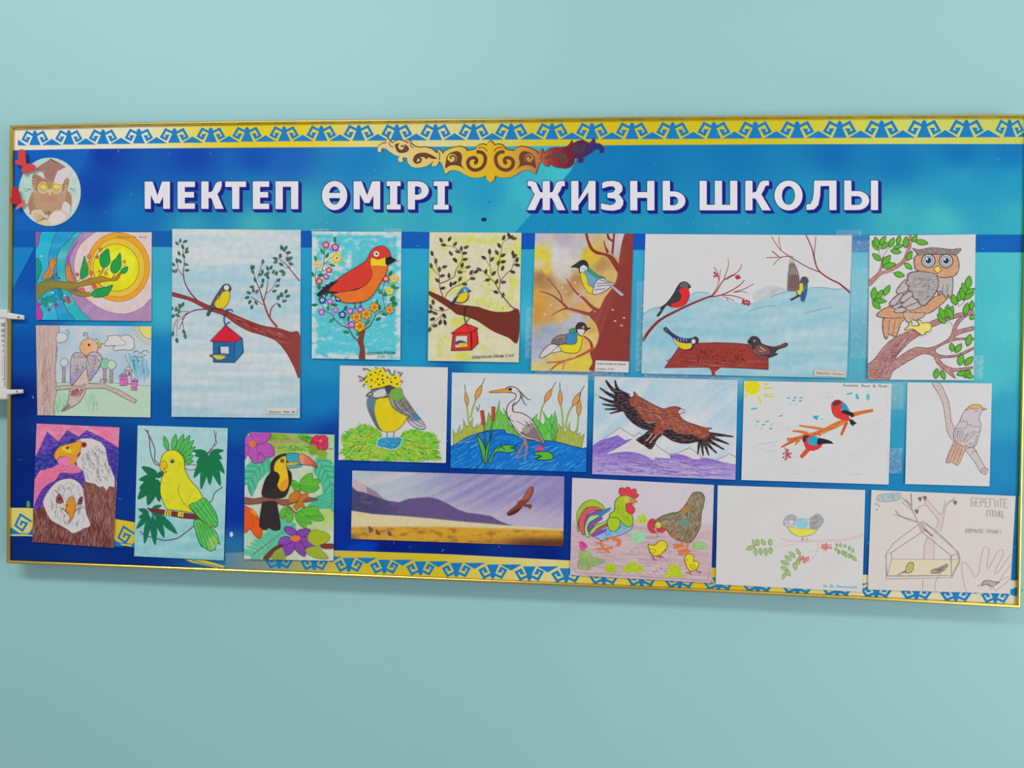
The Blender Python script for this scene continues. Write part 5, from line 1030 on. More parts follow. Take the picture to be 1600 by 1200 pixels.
for x, y, a, L, w in ((242, 405, -98, 150, 40), (325, 335, -66, 170, 54), (1060, 360, -60, 160, 52), (1232, 395, -92, 160, 46), (1360, 405, -60, 170, 56), (1422, 510, -86, 170, 52)):
    d.q('bulrush', 'wash'); d.leaf(x, y, a, L, w, (206, 150, 80), (130, 90, 60), 5)
    e = (x + L * math.cos(math.radians(a)), y + L * math.sin(math.radians(a))); d.l([e, (e[0] + 80 * math.cos(math.radians(a)), e[1] + 80 * math.sin(math.radians(a)))], 7, (80, 76, 76), sm=False)
for (x0, y0, x1, y1, xb, yb) in ((395, 450, 415, 605, 435, 860), (518, 410, 512, 565, 470, 760)):
    d.q('bulrush', 'wash'); d.l([(x1, y1), (xb, yb)], 8, (50, 60, 50), sm=False); d.l([(x0, y0), (x1, y1)], 44, (160, 72, 56), sm=False); d.l([(x0 - 14, y0 + 20), (x1 - 14, y1 - 15)], 8, (190, 110, 80), sm=False)
d.p('water_plant', 'wash'); d.f("340,715 390,770 430,860 440,1000 415,1005 390,900", (80, 168, 70), (30, 60, 40), 6); d.f("500,700 470,780 440,860 425,990 445,1000 460,890", (90, 170, 70), (30, 60, 40), 6); d.f("490,1010 470,1000 500,920 550,850 640,820 760,830 700,850 755,870 690,900 560,890 520,920", (90, 176, 70), (26, 50, 36), 6); d.l("560,870 600,840 640,870 610,840 590,800", 7, (30, 56, 36)); d.l("330,400 350,460 375,380", 6, (90, 100, 120)); d.l("350,420 360,450", 6, (80, 90, 110))
d.p('lily', 'wash'); d.f("950,900 1010,890 1100,890 1150,930 1140,970 1050,980 970,970 1030,940 960,920", (90, 180, 50), (26, 60, 36), 7)
for k in range(5): d.leaf(1010, 885, -140 + k * 25, 62, 24, (206, 86, 146), (150, 40, 100), 3)
d.p('heron', 'paper')
d.l("845,740 850,790 800,880 760,960", (26, 16), (176, 120, 90)); d.l("855,780 870,850 845,980", (24, 14), (180, 124, 92)); d.l("850,800 820,860 780,930", 4, (110, 70, 60))
d.f("655,215 700,198 745,205 790,240 805,280 800,330 760,375 720,415 730,465 800,475 860,500 920,545 970,620 1010,690 1055,780 1040,810 960,770 880,755 800,710 740,650 700,570 665,500 660,430 690,370 750,325 755,280 720,262 670,250", (206, 202, 202), (70, 60, 66), 7)
d.f("800,690 860,650 900,640 960,630 1020,730 1040,790 960,760 880,740 830,710", (128, 112, 112)); d.f("820,650 900,590 950,600 920,650 870,700", (160, 148, 146)); d.f("990,740 1040,770 1050,810 1010,780", (130, 100, 80))
for s_ in ("760,560 830,600 900,620", "870,570 920,640", "900,560 960,640", "850,560 890,610", "700,500 690,540 720,560 730,580", "820,690 880,730", "960,770 1040,800", "720,600 790,680"): d.l(s_, 6, (84, 74, 80))
d.l("750,360 720,400 728,455", 12, (110, 100, 104)); d.p('heron>beak'); d.f("475,255 580,232 660,222 700,240 700,262 620,258 520,262", (214, 148, 56), (120, 84, 50), 5); d.p('heron>eye'); d.dot(695, 225, 22, (86, 40, 48), ry=16); d.p('heron')
d.l("790,240 840,290 880,330 915,335", (12, 6), (90, 84, 90)); d.l("800,260 825,330 850,380 875,395", (12, 6), (90, 84, 90)); d.l("770,215 790,240 770,255", 6, (90, 84, 90)); d.l("800,270 830,310", 14, (140, 120, 120))
d.done()

# ---- brown eagle in flight
d = Sheet('child_drawing', 'drawing of a brown eagle soaring with wide wings over purple mountains', (915, 580, 6.5306), "90,52 1552,90 1528,1108 66,1050", tilt=(0, .0010))
d.p('sky', 'pencil'); d.wash(lambda x, y: mixc((166, 196, 212), (202, 206, 210), .42 + .9 * fb((x + y) / 160, (x - y) / 800, 4) + .3 * sst(420, 700, y)), 50, 34)
d.p('mountains', 'marker')
SN = (205, 203, 203)
MO = (96, 90, 110)
d.f("60,780 190,690 345,575 495,668 545,628 700,740 850,850 940,835 1060,780 1200,880 1330,910 1470,842 1560,890 1540,1120 50,1070", SN, MO, 4, sm=False)
d.f("60,770 150,710 250,680 330,655 400,705 480,690 400,740 200,850 330,830 420,820 530,835 620,870 700,910 710,885 870,895 860,855 950,845 1010,860 1100,900 1180,900 1170,885 1300,900 1400,930 1560,960 1540,1120 50,1070", lambda x, y: mixc((126, 92, 190), (186, 172, 210), sst(820, 1090, y) * .8 + .3 * fb(x / 120, y / 60)), (120, 90, 170), 3, sm=False)
d.hatch("70,880 330,850 640,890 1000,900 1500,950 1520,1090 70,1040", 190, 170, 4, 6, [(120, 92, 184), (150, 124, 200), (110, 84, 160), (196, 186, 214)], 8, sm=False); d.hatch("80,770 320,680 400,720 180,840 80,860", 60, 100, -28, 7, [(112, 80, 186), (150, 120, 204)], 8, sm=False)
d.l("1020,920 1110,1010 1190,1070", 4, MO); d.l("90,230 125,255", 4, MO)
d.p('eagle', 'marker')
DK = (46, 26, 34); BR = (144, 66, 48)
for s_, w in (("440,260 330,190 300,90", (60, 14)), ("400,270 270,180 205,90", (60, 16)), ("390,290 250,240 145,170", (56, 14)), ("380,320 260,310 135,260", (50, 12)), ("390,350 280,350 170,335", (46, 12)), ("400,370 300,385 195,388", (40, 12)), ("420,380 330,410 245,432", (36, 10))): d.l(s_, w, DK)
for s_, w in (("1230,640 1360,650 1510,668", (50, 12)), ("1240,660 1350,700 1465,745", (50, 12)), ("1220,680 1310,740 1415,800", (50, 12)), ("1210,690 1270,770 1340,838", (46, 12)), ("1200,690 1230,780 1258,862", (44, 12)), ("1190,690 1190,780 1200,862", (42, 12)), ("1170,690 1155,770 1145,850", (40, 12))): d.l(s_, w, DK)
d.f("300,230 450,250 520,370 560,470 640,530 720,520 700,600 640,605 560,580 480,530 420,470 380,410 300,330", DK); d.f("780,640 850,590 1000,640 1140,650 1270,640 1290,680 1200,720 1130,725 1040,740 960,735 880,710 820,670", DK)
d.f("515,695 590,650 660,600 780,640 730,700 670,798 600,760 550,730", DK); d.f("450,280 490,255 495,210 540,255 620,300 720,355 800,385 850,370 920,360 975,380 990,410 960,450 1020,510 1120,545 1210,575 1290,582 1250,600 1270,640 1230,685 1160,690 1110,655 1030,640 960,640 900,620 860,580 800,610 740,655 685,630 710,560 720,510 650,520 580,490 540,430 500,370 455,350", BR, (96, 40, 36), 5)
d.hatch("480,280 620,310 800,400 940,380 930,470 1200,590 1210,660 900,600 780,590 720,630 760,500 600,480 520,380", 330, 60, lambda x, y: 25 if y < 520 else 70, 7, [(166, 88, 66), (116, 48, 40), (180, 108, 84), (130, 56, 44)], 35)
d.f("945,400 985,385 1015,405 1005,430 985,420 960,440", (206, 190, 180), (110, 60, 50), 4); d.dot(955, 395, 6, DK)
d.l("680,635 650,680 615,712", 12, (190, 150, 140)); d.l("725,650 690,690 650,735", 12, (190, 150, 140)); d.done()

# ---- two bullfinches on an orange branch
d = Sheet('child_drawing', 'painting of two red and blue bullfinches on an orange branch under a sun', (1145, 585, 6.1538), "108,62 1528,88 1498,1060 82,1015", tilt=(0, .0010))
d.p('sun'); d.dot(188, 122, 76, (218, 206, 30), n=24)
for s_ in ("300,135 380,130", "298,205 400,215", "245,205 275,290", "300,92 345,95", "135,190 112,225", "175,230 190,222"): d.l(s_, (20, 14), (206, 200, 60))
d.p('snow_strokes')
for _ in range(60):
    x, y = d.rnd.uniform(120, 1450), d.rnd.uniform(160, 990); L = d.rnd.uniform(20, 110); d.n = 5
    d.l([(x, y), (x + L, y - L * d.rnd.uniform(-.1, .35))], d.rnd.uniform(3, 7), d.rnd.choice([(190, 194, 192), (180, 188, 188), (196, 204, 204)]), sm=False)
d.n = 8
for x, y, k in [(535,228,1),(600,222,1),(655,225,1),(585,250,1),(650,255,1),(550,282,0),(610,285,0),(240,455,1),(330,452,1),(230,490,0),(295,485,1),(370,488,0),(275,520,0),(365,522,1),(800,405,2),(858,432,0),(205,330,2),(1125,185,2)]: d.l([(x - 16 - 12 * (k == 2), y + 3), (x + 16 + 12 * (k == 2), y - 4)], (10, 13, 16)[k], [(150, 196, 200), (90, 168, 180), (60, 176, 196)][k], sm=False)
d.f("1180,195 1200,190 1215,235 1190,235", (60, 180, 190)); d.f("1285,195 1310,190 1315,235 1292,250", (80, 186, 196)); d.l("240,670 350,660 435,645", 12, (176, 204, 206)); d.l("445,402 480,396", 7, (110, 110, 116)); d.l("780,405 815,430", 26, (50, 172, 200)); d.l("200,690 300,720 400,740", 7, (188, 204, 204)); d.l("300,870 400,900 480,940", 12, (192, 206, 204))
OR = (206, 112, 46)
d.p('branch', 'wash'); d.l("1350,345 1260,362 1180,380 1130,400", (28, 44), (204, 108, 50)); d.l("1100,440 1000,480 900,530 800,570 700,590 600,620 520,625", (50, 30), OR); d.l("1095,460 1070,520 1042,585", (30, 20), (190, 80, 50)); d.l("880,530 760,510 640,492", (30, 16), (208, 120, 60)); d.l("720,570 650,550 575,545", (36, 14), OR); d.l("620,620 560,650 465,700", (40, 14), (196, 90, 44)); d.l("640,625 600,680", (26, 10), (206, 110, 60)); d.l("830,575 850,580", 30, OR); d.l("725,720 690,760 655,798", (44, 34), (196, 84, 52))
d.hatch("800,560 1000,480 1090,450 1080,480 900,560 700,620 560,640 580,620", 70, 60, -22, 7, [(220, 140, 70), (190, 90, 40), (214, 150, 100)], 20)
d.q('bullfinch', 'wash'); d.f("955,275 990,248 1030,250 1080,285 1110,330 1115,400 1125,440 1090,440 1010,420 970,390 950,330", (208, 56, 56), (170, 40, 44), 3); d.f("955,285 985,252 1025,248 1042,265 1020,290 980,305", (110, 50, 56)); d.f("1045,285 1080,280 1110,320 1115,350 1060,350 1035,345 1055,315", (30, 154, 186)); d.f("1050,350 1090,345 1160,375 1155,410 1120,395 1080,380 1050,370", (42, 34, 40)); d.f("1120,430 1150,435 1195,475 1165,480 1160,500 1130,475", (44, 36, 42), sm=False); d.l("940,290 955,280", 8, (206, 130, 100))
d.q('bullfinch', 'wash'); d.f("680,600 715,585 780,595 840,620 860,670 830,710 770,732 720,720 690,680", (208, 56, 60), (170, 40, 50), 3); d.f("672,640 675,600 705,585 730,592 710,615 695,650", (80, 44, 50)); d.f("730,615 790,595 825,625 815,675 760,680 722,655", (34, 158, 192)); d.f("820,618 870,618 940,640 965,668 930,665 870,668 815,675", (42, 34, 40))
d.p('berries'); d.l("500,700 512,750 515,800", 5, (150, 40, 50)); d.l("540,720 520,760", 4, (150, 40, 50))
for x, y in [(525, 728), (488, 762), (558, 760), (515, 772), (540, 782), (488, 798), (520, 800), (552, 798), (508, 818), (535, 765)]: d.dot(x, y, 9, (190, 36, 56), n=8); d.l([(x, y), (514, y - 20)], 3, (150, 40, 50), sm=False)
d.p('signature'); d.scrawl(1062, 116, 420, 28, (140, 136, 140), [2.4, 1.4, .4, 1.3], 4, rot=.02); d.done()

# ---- unfinished pencil sketch of a bird
d = Sheet('child_drawing', 'pale pencil sketch of a small bird with orange crown on a bare branch', (1400, 590, 6.856), "122,52 1028,62 1002,1165 98,1140", tilt=(0, .0012))
GP = (126, 108, 112)
d.p('branch', 'pencil'); d.f("385,55 470,62 545,210 575,310 590,450 625,550 640,690 590,650 550,580 530,450 500,280 440,150", (194, 178, 176), GP, 6); d.f("735,770 830,740 880,830 950,960 985,980 960,1040 910,1020 840,900 770,810", (196, 184, 182), GP, 6, sm=False); d.dot(945, 1000, 34, (196, 188, 188), o=GP, w=6); d.dot(945, 1000, 14, (190, 182, 184), o=GP, w=4); d.l("820,740 835,790 865,790 860,810", 7, GP); d.l("820,790 810,820", 6, GP); d.l("455,135 470,130", 7, GP)
d.p('bird', 'pencil'); d.f("615,700 650,690 740,740 710,850 660,940 600,910 535,910 560,820", (198, 160, 136), GP, 5)
for s_ in ("640,700 580,800 545,910", "660,710 610,820 570,915", "690,720 640,830 610,910", "715,735 680,840 640,930"): d.l(s_, 8, (140, 110, 104))
d.f("760,330 820,290 890,290 930,320 915,360 890,440 910,500 900,570 880,650 850,730 760,745 640,690 615,600 640,540 690,450 720,380", (192, 184, 188), GP, 6)
d.f("750,350 790,310 850,285 910,300 930,330 900,325 850,340 800,330", (212, 160, 96), (170, 120, 90), 5); d.f("925,325 985,335 930,355", (150, 140, 144), GP, 4, sm=False); d.l("840,350 860,365 880,350", 5, (130, 120, 130))
for s_ in ("690,430 695,480 720,460 740,480 760,465 770,510 800,500 820,525 900,520", "640,550 700,540 740,545 760,510", "820,570 880,585 905,560", "720,690 800,600 830,590", "740,700 830,610 850,590", "710,680 780,590", "640,560 630,640 660,690", "670,560 660,640 680,690", "700,560 700,640 690,700", "720,560 720,640", "740,730 790,720 800,700 840,740", "870,620 840,720", "660,560 650,640", "685,560 682,660", "760,600 720,680"): d.l(s_, 6, (130, 120, 128))
d.done()

# ---- two eagle heads
d = Sheet('child_drawing', 'felt-pen drawing of two white-headed eagles before pink and violet peaks', (40, 650, 5.456), "94,64 800,98 750,1126 56,1074", tilt=(0, .0012))
d.p('sky', 'marker'); d.wash(lambda x, y: mixc((222, 112, 156), (216, 150, 176), .35 + .9 * fb(x / 120, y / 60)), 24, 30)
d.p('peaks', 'marker'); VI = (88, 50, 168); DB = (40, 44, 150)
d.f("70,370 110,300 185,135 280,222 355,120 450,180 520,122 640,180 790,270 800,400 780,560 480,560 260,460 120,460 60,540", VI, (70, 40, 130), 3, sm=False)
d.f("70,540 80,360 160,330 280,240 400,190 470,180 420,230 330,270 250,330 270,390 220,440 130,460", DB, None); d.f("690,330 750,262 790,290 770,540 720,420", (56, 44, 150), sm=False)
d.f("50,820 120,640 230,550 290,485 400,490 470,475 500,600 480,640 330,540 200,640 150,760 70,830", (84, 44, 158), sm=False); d.f("70,560 160,460 230,440 300,400 380,390 430,420 475,470 400,490 300,485 250,550 150,610 60,760", (220, 108, 150)); d.f("270,370 340,345 420,370 380,420 300,420", (222, 120, 166))
d.p('eagle_brown_feathers', 'vertical_marker')
d.f("495,560 770,560 760,1140 560,1110 540,900 510,760", (126, 68, 60), (90, 46, 44), 4, sm=False); d.f("50,820 150,770 200,880 330,950 460,990 600,900 720,1050 730,1130 50,1080", (112, 54, 50), (90, 46, 44), 3, sm=False)
d.hatch("80,850 180,830 330,970 700,1060 700,1110 80,1060", 150, 60, -60, 7, [(134, 74, 66), (96, 44, 42), (150, 96, 88)], 25); d.hatch("520,600 750,640 740,1060 600,900 540,800", 190, 70, 80, 6, [(142, 84, 76), (104, 50, 48), (158, 106, 98)], 14); d.l("560,700 590,670 620,650", 4, (70, 40, 44)); d.l("540,740 550,850 610,940 700,1035", 6, (70, 40, 44))
d.q('eagle_head', 'paper'); d.f("425,215 480,190 560,190 640,220 680,270 700,380 760,530 760,610 715,600 690,640 660,600 630,610 590,580 540,570 510,560 490,470 440,430 430,380 470,320 450,260", (206, 202, 202), (110, 90, 110), 3, sm=False)
d.hatch("480,330 620,240 680,300 740,540 640,580 520,550 480,420", 110, 44, 68, 4, [(90, 84, 92), (130, 124, 130)], 16); d.p('eagle_head>beak'); d.f("245,330 270,280 320,250 400,230 470,215 465,300 430,340 400,330 330,345 290,350 270,375 250,360", (222, 160, 40), (130, 90, 40), 4); d.f("270,330 350,320 440,340 420,400 365,410 400,360 340,345", (216, 150, 40)); d.f("310,280 350,260 400,300 370,315", (222, 200, 60)); d.dot(357, 272, 14, (60, 66, 90), ry=11); d.p('eagle_head>eye'); d.dot(497, 245, 24, (140, 58, 60), o=(190, 120, 110), w=5); d.dot(497, 245, 9, (70, 30, 36))
d.q('eagle_head', 'paper'); d.f("160,780 150,720 200,630 270,560 350,535 420,545 480,600 500,690 520,830 552,920 530,950 490,960 450,985 400,1000 360,970 290,930 210,880", (206, 203, 203), (110, 90, 110), 3)
d.hatch("200,680 290,580 420,570 480,680 520,900 400,970 230,860", 150, 38, 82, 4, [(100, 96, 102), (140, 136, 140)], 22)
d.p('eagle_head.001>beak'); d.f("345,760 370,705 395,690 425,740 420,810 395,880 370,908 378,860 350,820", (216, 142, 40), (130, 80, 40), 4); d.dot(355, 762, 7, (90, 50, 36)); d.q('eagle_head.001>eye'); d.f("262,700 290,665 322,730 290,745 265,735", (150, 82, 80), (100, 60, 64), 4); d.dot(288, 708, 14, (100, 44, 50)); d.q('eagle_head.001>eye'); d.f("445,745 460,700 485,690 480,740 460,755", (130, 70, 96), (80, 50, 70), 4); d.dot(466, 722, 10, (90, 40, 60)); d.p('eagle_head.001'); d.l("245,632 275,655 320,728", 5, (110, 60, 60)); d.l("415,765 450,760", 4, BK); d.l("290,780 330,800 360,830", (6, 14), (150, 96, 70)); d.l("460,780 430,800 410,830", (6, 12), (150, 96, 70))
d.done()
# ---- yellow parrot
d = Sheet('child_drawing', 'drawing of a yellow parrot with raised green crest on a brown perch', (195, 655, 5.335), "108,52 858,75 824,1178 78,1142", tilt=(0, .0012))
d.p('background', 'wash'); d.wash(lambda x, y: mixc((168, 206, 206), (112, 190, 200), sst(620, 980, y) * .7 * (.6 + .8 * fb(x / 200, y / 60)) + .12 * fb(x / 200, y / 90, 5) + .35 * sst(480, 700, x) * sst(760, 560, y) * .5), 40, 50)
VN = (96, 62, 88)
d.p('vines'); d.l("168,82 200,130 250,250 250,340 300,380", 8, VN); d.l("190,90 205,170 215,280 250,370 290,385", 8, VN); d.l("745,90 755,160 765,200 700,270 640,370 580,380 500,380", 7, (126, 66, 96)); d.l("765,100 750,200 710,270 620,390 560,425 500,410", 6, (126, 66, 96)); d.l("815,565 750,615 730,670 700,700", 8, (80, 84, 100)); d.l("130,935 170,970 250,990 330,1010 430,995 480,965 540,920 575,890", 9, (110, 66, 100))
GD = (24, 112, 72)
def frond(lst, c=GD):
    d.q('palm_frond', 'wash')
    for x, y, a, L, w in lst: d.leaf(x, y, a, L, w, c, (20, 96, 64), 2)
frond([(270,470,-150,150,60),(265,480,170,150,60),(260,500,150,160,66),(250,500,130,220,80),(260,510,108,220,80),(270,500,85,190,70),(270,490,-50,80,44),(265,480,-120,80,40)])
frond([(690,285,-170,120,46),(690,285,170,110,50),(690,290,140,120,46),(690,290,120,230,60),(685,300,100,290,56),(700,300,88,250,60),(710,290,72,280,66),(710,280,55,210,60),(715,275,30,110,50),(720,270,-5,105,36)], (24, 120, 74))
frond([(200,780,-160,90,40),(200,790,160,90,40),(200,790,130,160,44),(205,800,100,240,48),(230,800,85,250,54),(260,800,70,200,50),(280,800,45,220,56),(230,740,-15,80,30),(220,780,20,130,40)], (22, 114, 84))
d.p('perch', 'wash'); d.f("185,740 300,752 450,775 600,795 640,838 480,825 350,800 215,770", (112, 52, 52), (84, 40, 44), 3, sm=False)
LG = (88, 190, 92)
d.p('tail_feathers', 'wash')
for k, (a, L) in enumerate(((70, 250), (64, 290), (74, 270), (58, 310), (80, 240), (50, 280))): d.leaf(590 + (k % 3) * 12, 830, a, L, 56, LG, (40, 100, 50), 4)
d.f("575,850 640,840 700,890 760,940 775,990 760,1060 720,1100 690,1085 660,1070 630,1040 600,960", LG, (40, 100, 50), 4); d.f("690,1010 760,960 770,1040 720,1095", (140, 200, 100))
for s_ in ("600,860 650,1060", "620,860 690,1085", "640,860 725,1095", "660,870 755,1050", "690,890 770,1000"): d.l(s_, 4, (40, 100, 50))
d.p('crest', 'wash')
for x, y, a, L, w in ((360,262,-105,124,40),(400,262,-80,138,44),(430,275,-68,160,46),(455,285,-60,172,48),(470,300,-50,160,44),(480,320,-40,140,40),(490,340,-25,90,36),(500,360,-10,70,34)): d.leaf(x, y, a, L, w, LG, (36, 110, 54), 4, vein=(50, 130, 70))
d.p('parrot', 'wash'); YE = (216, 212, 44)
d.f("300,350 310,310 345,270 410,258 465,290 495,340 500,410 540,500 610,580 650,650 690,720 760,850 755,900 680,880 600,800 560,780 430,760 350,745 310,660 295,600 305,500 330,440 300,400", YE, (96, 96, 40), 4)
d.l("462,540 445,600 480,680 540,750 570,775", 4, (110, 108, 40)); d.f("535,720 600,690 660,655 720,720 765,800 768,890 700,880 640,840 590,790", LG, (40, 100, 50), 4)
for s_ in ("545,730 640,850", "570,715 690,870", "600,700 740,885", "630,680 765,870", "660,660 768,830", "590,780 640,740 670,690", "560,760 610,740"): d.l(s_, 4, (36, 96, 50))
d.p('parrot>beak'); d.f("292,400 300,360 330,345 350,370 350,400 330,420 350,440 330,445 305,425", (222, 184, 40), (140, 110, 40), 4); d.l("320,410 350,405", 4, (130, 90, 40)); d.p('parrot>eye'); d.dot(395, 350, 17, (50, 60, 80)); d.dot(391, 345, 5, (200, 204, 210)); d.p('parrot'); d.l("440,350 460,370 450,395", 4, (170, 160, 40))
for x, y in ((320, 530), (345, 670), (365, 690), (540, 640), (520, 670), (560, 690), (600, 660), (490, 700), (610, 690), (575, 660)): d.l([(x - 8, y), (x, y + 6), (x + 8, y)], 3, (150, 146, 50))
d.p('parrot>claw'); STUFF.add('parrot>claw')
for x in (345, 365, 385, 455, 470, 488): d.l([(x, 758 + (x - 345) * .1), (x - 8, 785 + (x - 345) * .12), (x - 2, 800 + (x - 345) * .1)], 13, (214, 196, 60))
d.done()

# ---- toucan among flowers
d = Sheet('child_drawing', 'tropical watercolour of a black toucan with orange and blue bill among flowers', (370, 665, 5.456), "112,56 832,78 824,1152 62,1138", tilt=(0, .0014), edge="112,56 832,78 824,1152 62,1138 70,100", paper=(204, 206, 204))
d.quad = P("70,56 832,78 824,1152 62,1138")
TB = [(350,100,(140,170,60)),(420,90,(150,180,80)),(560,110,(120,180,70)),(700,90,(190,206,180)),(790,120,(170,200,150)),(400,200,(150,180,80)),(560,190,(150,190,90)),(250,330,(200,208,206)),(560,300,(198,208,212)),(150,450,(180,206,196)),(150,590,(200,206,200)),(120,680,(196,206,190)),(560,560,(190,206,160)),(700,660,(180,206,170)),(760,780,(170,200,110)),(680,860,(180,204,140)),(420,780,(190,206,180)),(200,1000,(150,200,170)),(300,900,(190,206,190)),(100,1100,(190,208,190)),(780,980,(204,206,196)),(700,1110,(206,206,196)),(440,460,(196,206,196)),(470,600,(190,200,140)),(640,700,(190,206,180)),(300,1080,(190,204,150))]
d.p('background', 'wash'); d.f("112,56 832,78 824,1152 62,1138 70,100", (196, 206, 190), sm=False); d.wash(lambda x, y: idw(TB, x, y), 40, 60, quad="114,58 832,78 824,1152 64,1138")
d.l("300,150 380,140 480,135 560,140 620,165 700,190 824,200", (14, 18), (178, 140, 120)); d.l("430,70 520,120", (20, 10), (180, 150, 130)); d.l("640,80 620,130", 10, (190, 160, 140))
d.hatch("280,80 430,80 480,120 380,130 290,140", 60, 30, -10, 10, [(104, 156, 50), (150, 180, 60), (130, 170, 50)], 30); d.hatch("320,170 600,170 610,215 340,210", 70, 30, -10, 10, [(104, 160, 50), (160, 186, 80), (120, 170, 60)], 30); d.hatch("520,80 640,90 660,170 560,130", 40, 30, 30, 14, [(90, 170, 50), (70, 150, 50)], 30)
TL = (76, 182, 146)
def palm(pts, side, L, w, ang, n=12):
    d.q('palm_frond', 'wash')
    sp = smooth(P(pts), False, n)
    d.l(pts, 9, (60, 160, 130))
    for i in range(1, len(sp), max(1, len(sp) // 16)):
        a0 = math.degrees(math.atan2(sp[i][1] - sp[i - 1][1], sp[i][0] - sp[i - 1][0]))
        for sg in side: d.leaf(sp[i][0], sp[i][1], a0 + sg * ang, L, w, (TL, (90, 190, 156), (60, 166, 130))[i % 3])
palm("290,275 220,330 150,400 90,500", (1, -1), 120, 26, 48); palm("680,270 730,350 780,440 815,560", (1, -1), 130, 26, 45); palm("815,560 812,640 790,700", (1, -1), 190, 26, 70, 9); palm("500,835 400,900 280,990 120,1110", (1, -1), 120, 26, 50, 16)
def petals(name, pts_list, c, o, core):
    d.q(name, 'wash')
    for s_ in pts_list: d.f(s_, lambda x, y: mixc(c, (214, 190, 214), max(0, .25 * fb(x / 40, y / 40))), o, 4)
    x, y, rx, ry = core; d.dot(x, y, rx, (222, 120, 40), ry=ry)
petals('flower', ["150,150 125,100 112,56 200,50 285,58 275,110 220,160", "70,170 70,100 120,90 140,150", "100,160 150,170 200,250 180,310 150,322 110,270 90,220", "170,170 240,150 300,170 318,250 250,270 190,240", "62,290 70,180 110,170 90,240", "190,240 235,270 225,305 180,310"], (176, 78, 176), (130, 50, 130), (133, 155, 32, 26))
petals('flower', ["640,120 670,85 710,90 715,130 670,150", "710,90 750,85 775,110 760,150 720,140", "765,130 776,170 750,205 720,190 720,150", "720,150 735,200 710,214 680,190 690,150", "632,130 680,150 690,180 660,180 640,160"], (206, 50, 96), (150, 30, 70), (716, 132, 15, 15))
petals('flower', ["470,940 420,910 405,868 450,862 500,890 520,940", "510,940 530,890 625,885 600,930 550,960", "540,960 600,950 650,980 665,1035 600,1045 555,1010", "490,980 540,985 580,1040 578,1115 520,1080 485,1030", "470,980 495,1030 460,1090 390,1110 375,1050 410,1000", "460,960 460,1000 400,1020 355,1010 375,960 420,945"], (128, 66, 166), (84, 36, 116), (500, 962, 44, 26))
d.q('flower', 'wash'); d.f("62,700 100,700 150,730 190,800 215,880 205,950 185,962 140,920 110,880 62,905", (222, 88, 32), (170, 60, 30), 4); d.f("120,715 160,735 170,775 130,745", (222, 150, 40)); d.l("120,760 140,840 120,880", 4, (180, 60, 30))
d.q('leaf', 'wash'); d.f("610,980 620,910 680,890 790,930 770,990 700,1020 680,1030", (160, 176, 40), (120, 140, 40), 3); d.q('leaf', 'wash'); d.f("590,1050 680,1030 720,1060 780,1130 680,1130 600,1090", (150, 172, 50), (120, 140, 40), 3); d.q('leaf', 'wash'); d.f("300,1110 350,1030 390,1050 410,1140 310,1140", (140, 160, 60))
d.q('leaf', 'wash'); d.f("620,170 670,170 690,215 660,245 620,235", (120, 160, 40)); d.q('leaf', 'wash'); d.f("670,215 740,210 768,235 730,300 690,250", (130, 170, 50))
for s_ in ("545,540 540,480 580,430 640,405 650,450 710,460 690,500 700,530 650,565 590,565", "465,490 485,465 530,500 535,550 490,550", "500,750 540,730 600,770 640,830 590,840 590,875 540,850 505,800", "540,725 600,695 680,690 700,730 740,800 660,810 610,770", "420,700 460,695 480,740 470,810 430,820 415,770", "370,740 400,700 425,710 400,790 375,790"): d.q('leaf', 'wash'); d.f(s_, lambda x, y: mixc((70, 168, 50), (110, 184, 60), .5 + fb(x / 40, y / 40)), (50, 130, 50), 3)
BRW = (140, 86, 72)
d.p('branch', 'wash'); d.f("62,615 150,625 220,612 300,618 380,632 450,630 520,625 600,612 690,628 600,650 520,650 450,670 400,680 340,660 260,650 150,668 62,665", BRW, (90, 50, 46), 4); d.l("420,670 460,710 510,750", (16, 10), BRW); d.l("540,610 530,570 545,540", (14, 8), (150, 80, 50)); d.q('branch', 'wash'); d.f("225,1135 280,1070 350,1020 395,1025 320,1070 270,1135", (112, 58, 48), (84, 40, 40), 3); d.q('branch', 'wash'); d.f("720,1015 822,1010 820,1045 730,1045", (120, 58, 48), (84, 40, 40), 3)
d.p('moss', 'wash'); 
for s_ in ("450,600 500,560 545,575 530,620 500,650 450,655", "540,600 600,575 600,610 560,650 585,700 540,690 510,720 485,690 520,650"): d.f(s_, (186, 116, 40), (150, 80, 30), 3)
d.p('toucan', 'wash'); BLK = (52, 44, 46)
d.f("215,680 240,650 330,650 345,700 370,860 350,890 310,890 275,870 245,888 205,870 195,830", lambda x, y: mixc((48, 42, 44), (90, 80, 80), .3 * sst(60, 0, abs(x - 275)) + .2 * fb(x / 40, y / 40)), (36, 30, 36), 5)
d.f("285,400 290,330 320,280 370,250 428,250 430,360 460,400 462,460 430,570 380,615 230,608 220,540 250,450", BLK, (36, 30, 36), 4); d.f("320,340 340,300 390,265 425,265 422,330 435,410 440,500 410,555 370,550 345,500 365,430 330,395 318,380", (222, 184, 34), (150, 110, 40), 4); d.f("370,500 430,450 438,510 405,555 370,545", (222, 150, 40))
d.f("290,400 330,392 360,415 358,470 330,520 260,560 230,540 250,450", (44, 38, 42)); d.l("438,400 462,440 450,510", 14, (44, 38, 42))
d.p('toucan>bill', 'wash'); d.f("425,245 470,236 530,245 540,320 510,340 430,300", (56, 160, 180), (40, 90, 110), 4); d.f("425,345 480,335 550,335 540,350 440,362", (70, 170, 180), (40, 90, 110), 3); d.f("425,318 510,310 515,330 430,340", (222, 170, 40), (120, 90, 50), 3)
